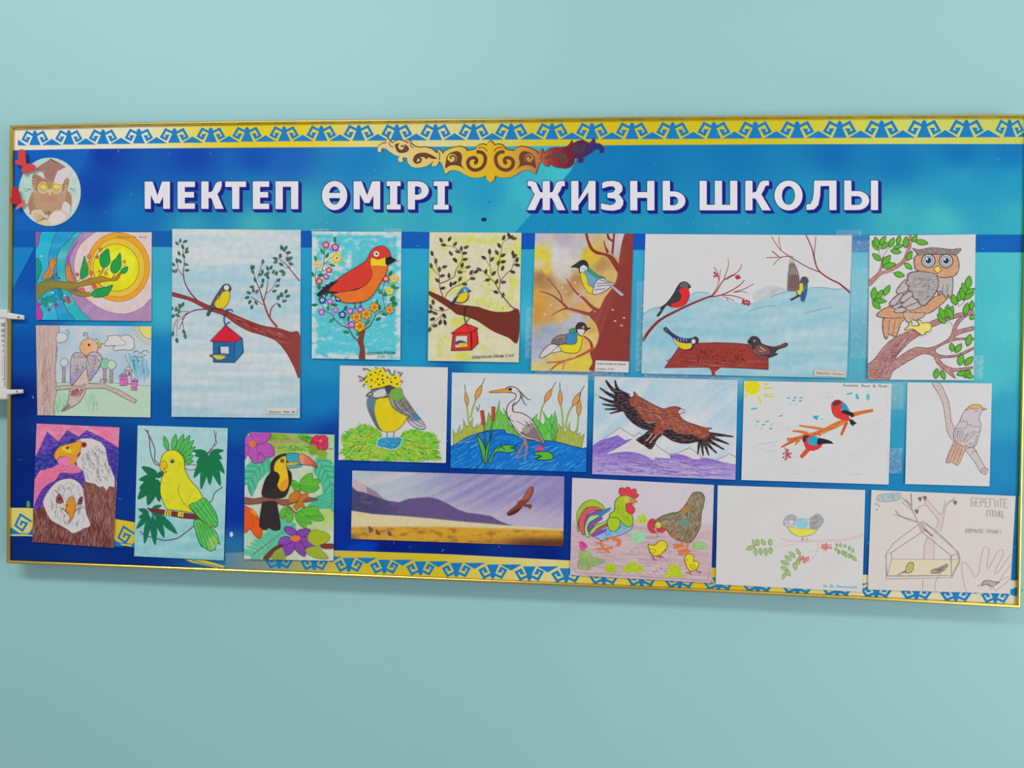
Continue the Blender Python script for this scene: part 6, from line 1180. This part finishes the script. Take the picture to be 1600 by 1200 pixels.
d.f("530,248 590,255 650,300 685,360 640,340 560,330 540,320", lambda x, y: mixc((222, 150, 110), (206, 76, 60), sst(540, 680, x)), (120, 50, 46), 4); d.p('toucan>eye'); d.dot(388, 300, 15, (80, 130, 150), o=(40, 50, 60), w=4); d.dot(388, 300, 6, BK)
d.p('toucan'); d.l("280,620 282,650", 8, (80, 70, 80)); d.l("320,620 322,650", 8, (80, 70, 80)); d.done()

# ---- printed panorama: eagle over the steppe
d = Sheet('painting_print', 'long printed landscape of an eagle over violet hills and golden steppe', (540, 730, 4.5714), "48,24 1562,66 1555,566 38,512", tilt=(0, .0006), cat='picture')
def hillline(pts, x): return ycurve(pts, x)
H1 = P("40,150 160,140 220,180 270,230 330,250 380,245"); H2 = P("38,130 80,170 130,180 200,205 300,240 380,250 450,225 540,216 600,214 660,228 720,255 800,300 870,325 960,335 1040,350 1090,380 1160,408 1215,422 1560,440"); H3 = P("38,310 200,335 400,348 600,365 850,390 1000,402 1150,415 1560,440")
def pano(x, y):
    h2, h3 = hillline(H2, x), hillline(H3, x)
    s1 = fb(x / 420 + y / 160, (y + (.12 + .00022 * x) * x) / 48, 3); s2 = fb(x / 90, y / 40, 8)
    k = sst(350, 900, x)
    sky = mixc(mixc((150, 170, 196), (190, 190, 194), sst(-.6, .9, s1)), mixc((110, 116, 176), (168, 150, 186), sst(-.7, .8, s1)), k)
    sky = mixc(sky, (206, 194, 196), sst(.25, .8, fb(x / 200 - y / 200, (y + (.1 + .00022 * x) * x) / 40, 6)) * .4)
    sky = mixc(sky, (198, 188, 198), sst(190, 360, y + .05 * (800 - x)) * .8)
    sky = mixc(sky, (130, 122, 176), sst(1250, 1500, x) * sst(340, 220, y) * .7)
    sky = mixc(sky, mixc((196, 194, 200), (164, 154, 188), sst(300, 1100, x)), .38)
    if x < 400:
        h1 = hillline(P("38,70 110,110 200,160 260,215 340,245 420,250"), x); sky = mixc(sky, (190, 166, 170), sst(-4, 4, y - h1) * .8); 
        h1 = hillline(P("150,138 220,175 280,235 300,245"), x) if 150 < x < 300 else 999; sky = mixc(sky, (140, 116, 136), sst(-3, 3, y - h1) * .8)
    hill_ = mixc(mixc((70, 72, 108), (98, 82, 130), sst(150, 500, x)), (110, 90, 134), sst(.1, .6, s2) * .6)
    sand = mixc((214, 200, 164), (210, 196, 150), .5 + s2)
    gold_ = mixc(mixc((206, 156, 52), (170, 118, 44), sst(-.1, .6, s2 + .5 * fb(x / 60, y / 12))), (150, 96, 50), sst(500, 1500, x) * sst(470, 560, y) * .9)
    gold_ = mixc(gold_, (96, 56, 40), sst(1050, 1350, x) * sst(480, 545, y - 10 * s2)); gold_ = mixc(gold_, (120, 96, 80), sst(140, 40, x) * sst(450, 510, y))
    c = mixc(sky, hill_, sst(-4, 4, y - h2)); c = mixc(c, sand, sst(-4, 4, y - h3)); g = 425 + max(0, x - 700) * .03
    return mixc(c, gold_, sst(-10, 12, y - g - 6 * s2))
d.p('landscape', 'glossy_print'); d.wash(pano, 260, 90)
d.p('yurts', 'glossy_print')
for x, y, s_ in ((165, 448, 1.2), (215, 465, 1), (300, 472, .9)): d.f([(x - 34 * s_, y + 16), (x - 26 * s_, y - 4), (x, y - 22 * s_), (x + 28 * s_, y - 4), (x + 34 * s_, y + 16)], (186, 150, 96)); d.f([(x, y - 22 * s_), (x + 28 * s_, y - 4), (x + 34 * s_, y + 16), (x + 6, y + 16)], (120, 84, 50))
STUFF.add('yurts')
d.p('eagle', 'glossy_print'); d.f("1150,330 1180,300 1225,262 1225,240 1255,232 1285,180 1320,138 1345,150 1338,190 1310,240 1290,262 1330,268 1325,290 1305,302 1270,280 1230,320 1170,348", (124, 66, 56)); d.f("1255,235 1290,180 1322,140 1330,170 1300,225", (160, 90, 70)); d.f("1160,335 1220,300 1260,285 1225,325 1180,345", (84, 40, 40)); d.dot(1232, 242, 9, (176, 120, 84)); d.l("1290,285 1310,300", 9, (186, 150, 130))
d.done()
# ---- rooster, hen and chicks
d = Sheet('child_drawing', 'drawing of a colourful rooster facing a brown hen with two yellow chicks', (880, 740, 6.5306), "92,42 1538,116 1510,1118 70,1036", tilt=(0, .0006), paper=(202, 194, 200))
d.p('ground', 'pencil'); d.wash(lambda x, y: mixc((200, 192, 200), mixc((200, 178, 182), (188, 158, 168), .5 + .9 * fb(x / 400, y / 24, 2)), sst(440, 540, y - .03 * x)), 40, 40)
d.hatch("90,470 800,500 1500,560 1480,1080 90,1010", 170, 150, 3, 4, [(170, 132, 142), (180, 146, 156), (150, 110, 124)], 5, sm=False)
def bush(pts, c, n=24):
    d.q('grass_tuft', 'wash'); d.f(pts, c); d.hatch(pts, n, 40, -80, 7, [mixc(c, (110, 150, 50), .3), mixc(c, (210, 214, 130), .35)], 30)
bush("740,500 760,440 790,420 830,410 865,500", (180, 200, 80)); bush("690,650 700,600 760,590 830,610 835,670 790,705 720,700", (150, 206, 170)); bush("425,990 440,930 490,920 540,940 545,985 490,1015 440,1010", (170, 194, 40)); bush("600,990 640,940 680,910 730,895 770,930 820,960 790,1010 700,1000 640,1012", (170, 196, 36)); bush("1030,1040 1070,1000 1080,940 1130,920 1190,950 1200,1000 1230,1050 1130,1055 1060,1060", (176, 194, 40)); bush("150,960 160,880 230,850 330,850 430,890 380,930 300,950 250,985", (140, 166, 110), 50); bush("1330,770 1320,730 1380,690 1460,710 1450,770", (150, 186, 130)); bush("160,860 165,800 230,780 290,820 250,860", (150, 176, 110))
d.p('pink_flower', 'wash'); d.f("165,700 200,690 210,720 250,735 225,770 190,790 170,760", (206, 80, 146)); d.f("195,700 235,720 215,750 190,740", (196, 60, 140))
d.p('rooster', 'wash'); GR = (160, 190, 40); OL = (60, 80, 50)
for s_, c in (("140,460 150,380 210,300 290,268 360,290 420,345 390,380 300,340 220,360 170,430 150,500", (158, 188, 44)), ("160,500 200,400 270,340 350,345 400,370 300,380 240,430 215,520 215,625 180,590", (216, 84, 96)), ("215,520 240,440 310,390 390,380 370,430 290,440 250,520", (140, 76, 180)), ("225,520 270,440 340,420 390,420 330,460 270,500 245,560 270,640 240,645 220,590", (150, 206, 140)), ("250,560 290,490 370,450 400,460 330,510 270,590", (130, 80, 170)), ("270,600 330,530 410,500 450,480 440,510 350,560 290,620", (166, 196, 90)), ("290,620 350,570 440,520 460,540 380,590 310,640", (206, 84, 120)), ("150,500 160,580 150,590 145,520", (150, 190, 60))): d.f(s_, c, OL, 4)
d.f("290,635 350,590 450,540 560,560 690,520 700,560 640,600 540,640 440,660 400,685 330,650", (150, 176, 210), OL, 4); d.f("290,635 360,585 450,560 420,600 330,640", (134, 70, 176)); d.f("420,600 480,580 500,620 440,640", (96, 170, 210)); d.f("540,570 590,580 560,620 530,610", (100, 176, 214)); d.f("590,500 660,530 640,580 590,550", (100, 174, 206))
for k in range(6): d.leaf(375 + k * 12, 455 - k * 12, -100 + k * 12, 70, 18, (60, 150, 200), (40, 90, 130), 3)
d.f("480,410 520,380 530,290 570,240 640,220 710,240 720,280 690,310 650,310 640,350 700,420 712,500 680,545 620,520 580,480 480,460", GR, OL, 5); d.f("450,480 480,450 550,452 580,490 570,550 520,590 470,570 455,530", (164, 194, 40), OL, 5)
d.p('rooster>comb', 'wash'); d.f("570,190 580,150 615,145 630,165 645,140 680,145 690,170 720,155 745,165 745,200 770,215 750,245 710,245 650,222 590,222", (214, 62, 80), (140, 40, 56), 4); d.p('rooster>wattle', 'wash'); d.f("645,310 665,295 690,310 730,360 720,400 690,412 650,390 640,345", (212, 62, 84), (140, 40, 56), 4); d.p('rooster>beak', 'wash'); d.f("700,262 720,250 755,290 715,290 722,312 690,300", (222, 130, 50), (140, 80, 40), 4); d.p('rooster>eye'); d.dot(655, 268, 36, (206, 196, 60), ry=32); d.dot(677, 263, 20, (208, 208, 206), o=BK, w=3); d.dot(681, 264, 8, BK)
d.p('rooster'); d.hatch("540,300 620,250 640,380 690,500 600,480 530,400", 40, 18, 70, 4, (110, 150, 30), 20)
OG = (222, 116, 50)
d.l("385,685 400,740 410,770", 22, OG); d.l("400,720 330,700", 12, OG); d.l("410,765 340,770", 18, OG); d.l("410,770 505,755", 20, OG); d.l("415,770 480,805", 18, OG); d.l("440,680 490,650 530,660 560,690 555,730", 18, OG); d.l("540,660 580,680 580,720 545,740", 14, OG); d.l("500,650 530,690", 12, OG)
d.p('hen', 'wash'); d.f("940,490 1000,440 1100,405 1180,390 1240,330 1280,270 1320,205 1360,188 1410,195 1440,240 1430,330 1410,400 1400,520 1370,600 1300,700 1230,690 1150,670 1090,620 1060,580 1000,560 950,540", lambda x, y: mixc((120, 112, 92), (150, 128, 90), .5 + .9 * fb(x / 50, y / 50, 2)), (70, 64, 60), 5)
d.hatch("980,470 1180,400 1300,250 1420,220 1400,520 1300,680 1150,650 1040,560", 420, 46, lambda x, y: -30 if x < 1200 else -65, 6, [(80, 78, 72), (166, 156, 120), (140, 104, 70), (110, 120, 110), (176, 170, 160), (150, 110, 60)], 26)
d.f("1200,380 1230,340 1310,340 1260,390 1220,410", (166, 126, 70)); d.f("1170,480 1260,470 1290,520 1220,540", (110, 140, 130)); d.f("1090,620 1150,640 1150,670 1110,650", (190, 100, 60))
d.f("865,550 870,500 900,465 935,470 930,520 920,560 940,600 900,600", (206, 56, 80), (140, 40, 56), 4); d.f("960,560 1010,555 1045,570 1010,600 970,590", (206, 56, 80), (140, 40, 56), 4); d.dot(968, 525, 34, (216, 200, 40), o=(100, 90, 40), w=4); d.dot(950, 545, 16, (206, 206, 206), o=BK, w=3); d.dot(948, 548, 7, BK); d.f("935,585 965,585 950,618", (222, 150, 60), (130, 90, 50), 3, sm=False)
d.l("1225,690 1210,725", 16, OG); d.l("1235,735 1130,760", 20, OG); d.l("1215,730 1125,725", 16, OG); d.l("1275,700 1265,760", 16, OG); d.l("1295,785 1180,820", 24, OG); d.l("1270,770 1170,790", 18, OG)
for cx, s_, w_, eye, legs in ((0, "872,725 915,735 950,720 980,690 1030,690 1062,730 1045,780 1015,800 1000,825 940,838 890,810", "885,770 930,775 945,790 915,815 890,800", (1040, 775), (("905,835 930,870 915,865", "930,870 950,890"), ("980,825 1000,855 960,845", "1000,855 1025,850"))), (1, "1245,900 1240,860 1265,825 1310,825 1335,860 1330,895 1385,900 1375,950 1340,985 1290,990 1262,950", "1305,930 1350,940 1330,970 1300,955", (1262, 880), (("1300,990 1295,1015 1255,1010", "1295,1015 1310,1030"), ("1355,975 1380,1005 1410,1005", "1380,1005 1400,1015")))):
    d.q('chick', 'wash'); d.f(s_, (220, 204, 30), (120, 100, 30), 5); d.f(w_, (216, 196, 40), (140, 120, 40), 4); d.dot(eye[0], eye[1], 7, (150, 80, 40))
    for g in legs:
        for q in g: d.l(q, 9, (176, 90, 60))
d.p('pebbles')
for x, y in ((965, 990), (1000, 975), (1045, 995), (960, 640), (700, 800), (930, 1000)): d.dot(x, y, 6, (120, 104, 112))
d.l("110,960 130,1010 1480,1090 1500,920", 3, (170, 140, 150), sm=False); d.done()

# ---- pale pencil titmouse on a rowan twig
d = Sheet('child_drawing', 'faint pencil drawing of a grey and yellow titmouse on a rowan twig', (1110, 750, 6.2745), "72,52 1518,98 1490,1098 52,1022", tilt=(0, .0006), paper=(204, 204, 204))
d.quad = P("72,52 1518,98 1494,1075 52,1022")
d.p('twig', 'pencil'); d.l("1495,530 1400,570 1280,590 1150,592 1000,600 850,600 760,595 690,570", (36, 18), (206, 186, 186)); d.l("760,615 690,640 620,655", 16, (208, 192, 192)); d.l("1065,610 1050,690 1010,760 985,800", (20, 10), (204, 188, 188)); d.l("1040,690 990,700 950,720", 10, (204, 190, 190)); d.l("860,620 760,640 680,665", 10, (206, 192, 192))
d.p('leaves', 'pencil'); G1 = (154, 186, 110); G2 = (110, 146, 80)
for x, y, a, L, w in [(350,680,-20,90,44),(440,650,-110,70,36),(470,645,-100,68,38),(535,640,-120,70,38),(590,645,-95,68,40),(440,665,85,78,36),(490,665,85,72,36),(540,665,85,78,38),(590,660,90,66,40),(880,735,-120,72,34),(830,760,-135,80,40),(790,790,-140,74,40),(770,830,-155,86,40),(760,880,-160,72,36),(880,760,115,100,40),(820,810,75,80,40),(740,880,55,74,40),(740,900,115,80,30),(1245,650,-110,30,18),(1280,660,-95,42,26),(1320,665,-85,36,20),(1360,690,-80,44,20),(1390,710,-75,44,24),(1225,690,-60,30,16),(1300,690,90,46,26),(1330,700,90,60,28),(1370,720,100,46,22),(1380,740,45,76,30)]: d.leaf(x, y, a, L, w, G1, G2, 4)
d.leaf(1260, 680, 92, 54, 34, (110, 180, 40))
d.p('berries')
for cx, cy in ((1140, 655), (915, 775)):
    for _ in range(34):
        a, r = d.rnd.uniform(0, 6.28), d.rnd.uniform(6, 46); d.dot(cx + r * 1.15 * math.cos(a), cy + r * .8 * math.sin(a), 8, d.rnd.choice([(214, 120, 110), (220, 146, 136), (206, 100, 96)]), n=7)
d.p('titmouse', 'pencil'); d.f("720,430 735,380 780,340 830,350 860,385 930,380 980,382 1055,332 1105,380 1100,420 1050,480 1000,530 930,552 850,545 790,510 760,460", (192, 192, 196), (150, 150, 156), 3); d.f("735,375 780,340 830,352 850,400 820,440 780,440 750,410", (164, 162, 166)); d.f("770,405 800,395 815,420 790,440", (204, 204, 204)); d.f("825,430 870,382 950,385 940,470 880,475", (134, 194, 212)); d.f("980,385 1055,335 1105,390 1090,440 1035,490 980,470", (154, 152, 156)); d.f("765,460 850,475 950,480 1040,490 1000,530 920,552 850,545 800,515", (220, 212, 70), (160, 156, 90), 4); d.hatch("990,400 1050,345 1095,400 1040,470", 40, 60, -45, 5, [(130, 130, 136), (176, 176, 180)]); d.l("720,440 735,420", 7, (110, 106, 110)); d.l("910,565 900,595", 7, (120, 110, 116)); d.l("940,575 955,585", 6, (130, 120, 126))
d.p('signature'); d.scrawl(1112, 1052, 330, 34, (130, 196, 204), [.5, .5, 3.2], 5, rot=.03)
d.done()

# ---- pencil feeder with the appeal to protect birds
d = Sheet('child_drawing', 'pencil drawing of a bird feeder, a tree and an open hand, captioned in capitals', (1345, 755, 6.2745), "104,66 1518,126 1464,1084 68,1044", tilt=(0, .0006), paper=(206, 200, 196))
d.quad = P("104,66 1518,126 1464,1084 68,1044")
PN = (142, 132, 134); PK = (190, 174, 176)
d.q('cloud', 'pencil'); d.f("155,150 180,115 260,105 340,98 390,105 385,150 330,175 240,182 175,175", (170, 186, 190), (130, 146, 150), 5); d.hatch("170,140 250,110 380,108 370,150 240,175", 40, 34, 30, 4, [(130, 150, 156), (150, 170, 176)], 40)
d.p('far_birds'); 
for x, y in ((155, 205), (182, 222), (162, 262)): d.l([(x - 16, y - 14), (x - 4, y + 10), (x + 6, y - 12)], 5, (130, 128, 130), sm=False)
d.p('tree'); d.f("615,745 625,620 650,520 690,500 740,440 760,360 640,210 620,130 640,130 780,300 820,200 835,160 840,220 820,330 790,460 720,540 715,745", (206, 190, 190), None)
for s_ in ("620,740 625,620 655,520", "715,745 722,560", "735,430 755,360 640,210 620,140", "640,150 780,300 810,250 830,165", "780,470 810,350 835,220 880,180 920,150", "610,940 605,1060", "770,900 735,960 725,1060", "540,330 500,240 490,100", "500,250 460,200 405,140", "490,260 400,180", "560,380 480,350 390,320 340,265", "570,390 480,365 385,325 315,305", "500,220 440,160", "645,215 590,225 550,255"): d.l(s_, 6, (166, 146, 150))
d.l("340,268 390,325 560,375", 5, PN); d.l("405,140 470,200 500,260 560,380", 5, PN); d.l("495,100 500,240", 6, (130, 120, 124)); d.l("835,220 880,175 925,150", 6, PN)
d.p('fruit')
for x, y in ((580, 155), (628, 145), (548, 278), (925, 190)): d.f([(x - 18, y - 12), (x, y - 16), (x + 16, y - 12), (x + 4, y + 22)], (130, 104, 112), (100, 84, 92), 3)
STUFF.add('fruit')
d.p('feeder', 'pencil'); d.f("300,745 970,748 900,905 255,905", (212, 202, 172), None, sm=False)
for s_, w in (("570,400 320,590 250,690 250,940 895,925 975,755 960,680 610,375 570,400", 5), ("600,480 300,680 270,690", 6), ("600,480 650,520 890,715 945,685", 6), ("300,680 305,745 965,748", 5), ("245,700 258,905 890,905 970,750", 5), ("305,745 262,905", 5), ("885,715 890,905", 8), ("945,685 965,745", 7), ("880,720 895,920", 6), ("250,915 890,905", 4), ("610,375 720,450 880,600 950,680", 6)): d.l(s_, w, PN, sm=False)
d.f("565,395 600,378 640,440 620,480 590,470", (190, 160, 162)); d.l("620,445 705,520", 14, (110, 104, 106), sm=False)
d.q('small_bird', 'pencil'); d.f("440,850 455,800 480,778 515,785 512,850 480,875 440,880", (176, 176, 90), (90, 86, 70), 5); d.l("445,860 400,880 362,900", (16, 6), (96, 90, 80)); d.l("490,870 510,885", 5, PN)
d.q('small_bird', 'pencil'); d.f("690,880 700,850 760,830 830,800 850,795 840,830 790,870 740,882", (166, 150, 146), (90, 80, 84), 5); d.l("690,885 700,850", 6, PN); d.l("770,880 765,905", 4, PN); d.l("785,880 782,905", 4, PN); d.hatch("700,865 780,835 840,810 780,865", 26, 40, -20, 4, [(110, 98, 100)])
d.p('hand', 'pencil'); d.l("1040,1070 1010,960 990,830 1000,780 1040,790 1080,850 1110,910 1150,900 1165,850 1180,740 1200,650 1225,625 1255,640 1255,700 1240,800 1250,835 1280,790 1340,680 1370,655 1395,660 1390,720 1320,860 1340,880 1450,730 1490,700", 6, PK); d.l("1480,790 1370,940 1420,930 1460,910", 5, PK); d.l("1470,930 1400,1000 1310,1065", 6, PK)
d.q('small_bird', 'pencil'); d.f("1185,1005 1210,960 1260,955 1330,970 1360,965 1330,990 1280,1010 1230,990", (170, 160, 162), (110, 100, 104), 6); d.l("1275,1010 1275,1040", 5, PN); d.l("1300,1005 1302,1040", 5, PN); d.l("1150,1010 1165,1000", 10, (170, 160, 162))
d.p('lettering')
LT = (166, 164, 166)
def cap(s_, x, y, w, h):
    G = {'Б': ["1,0 0,0 0,1 .9,1 .9,.5 0,.5"], 'Е': ["1,0 0,0 0,1 1,1", "0,.5 .8,.5"], 'Р': ["0,1 0,0 .9,.05 .9,.45 0,.5"], 'Г': ["0,1 0,0 1,0"], 'И': ["0,0 0,1 1,.1 1,1"], 'Т': ["0,0 1,0", ".5,0 .5,1"], 'П': ["0,1 0,0 1,0 1,1"], 'Ц': ["0,0 0,.9 .85,.9 .85,0", ".85,.9 1,.9 1,1.2"], 'К': ["0,0 0,1", ".9,0 0,.5 .9,1"], 'О': ["0,0 1,0 1,1 0,1 0,0"], 'М': ["0,1 .1,0 .5,.6 .9,0 1,1"], '!': ["0,0 0,.7", "0,.9 0,1"]}
    for ch in s_:
        if ch != ' ':
            for g in G[ch]: d.l([(x + a * w * .7, y + b * h + x * 0) for a, b in P(g)], 6 if h > 40 else 5, LT, sm=False)
        x += w; y += w * .04
cap('БЕРЕГИТЕ', 1085, 145, 46, 80); cap('ПТИЦ', 1240, 265, 42, 62); cap('КОРМИТЕ', 1030, 448, 26, 34); cap('ПТИЦ!!', 1240, 455, 26, 34)
d.p('bottom_slip', 'paper'); d.f("76,968 170,976 168,1040 70,1042", (208, 204, 196), sm=False)
d.done()

# ---------------------------------------------------------------- clear tape holding the sheets
def tape_mat():
    m = bpy.data.materials.new('clear_tape'); m.use_nodes = True; nt = m.node_tree; b = nt.nodes['Principled BSDF']
    b.inputs['Base Color'].default_value = (.85, .88, .9, 1); b.inputs['Roughness'].default_value = .22; b.inputs['Specular IOR Level'].default_value = .6
    no = N(nt, 'ShaderNodeTexNoise'); no.inputs['Scale'].default_value = 140; no.inputs['Detail'].default_value = 5
    tc = N(nt, 'ShaderNodeTexCoord'); nt.links.new(tc.outputs['Object'], no.inputs['Vector'])
    mr = N(nt, 'ShaderNodeMapRange'); mr.inputs[1].default_value = .5; mr.inputs[2].default_value = .75; mr.inputs[3].default_value = .05; mr.inputs[4].default_value = .17
    nt.links.new(no.outputs[0], mr.inputs[0]); nt.links.new(mr.outputs[0], b.inputs['Alpha'])
    bp = N(nt, 'ShaderNodeBump'); bp.inputs['Strength'].default_value = .5; bp.inputs['Distance'].default_value = .001
    nt.links.new(no.outputs[0], bp.inputs['Height']); nt.links.new(bp.outputs[0], b.inputs['Normal'])
    MATS['clear_tape'] = m
tape_mat()
def tape(i, quad):
    r = SHEETS[i]; q = [U(x, y, -.0056) for x, y in P(quad)]
    mesh('clear_tape', q + [v + Vector((0, .0001, 0)) for v in q], [(3, 2, 1, 0), (4, 5, 6, 7), (0, 1, 5, 4), (1, 2, 6, 5), (2, 3, 7, 6), (3, 0, 4, 7)], 'clear_tape', r)
for i, q in ((6, "1322,376 1362,376 1362,393 1322,393"), (6, "1331,420 1357,420 1356,560 1329,560"), (6, "1006,583 1160,590 1160,600 1006,594"), (6, "995,440 1008,440 1007,580 993,580"), (7, "1306,359 1346,359 1346,369 1306,369"), (11, "1388,598 1412,599 1411,640 1387,640"), (11, "1388,700 1410,700 1409,740 1387,740"), (5, "822,480 836,480 834,560 820,560"), (5, "836,576 975,581 975,589 836,585"), (3, "486,357 515,357 515,367 486,367"), (3, "600,357 628,357 628,368 600,368"), (10, "918,578 950,580 950,596 916,594"), (7, "1520,555 1537,555 1536,592 1519,592")): tape(i, q)
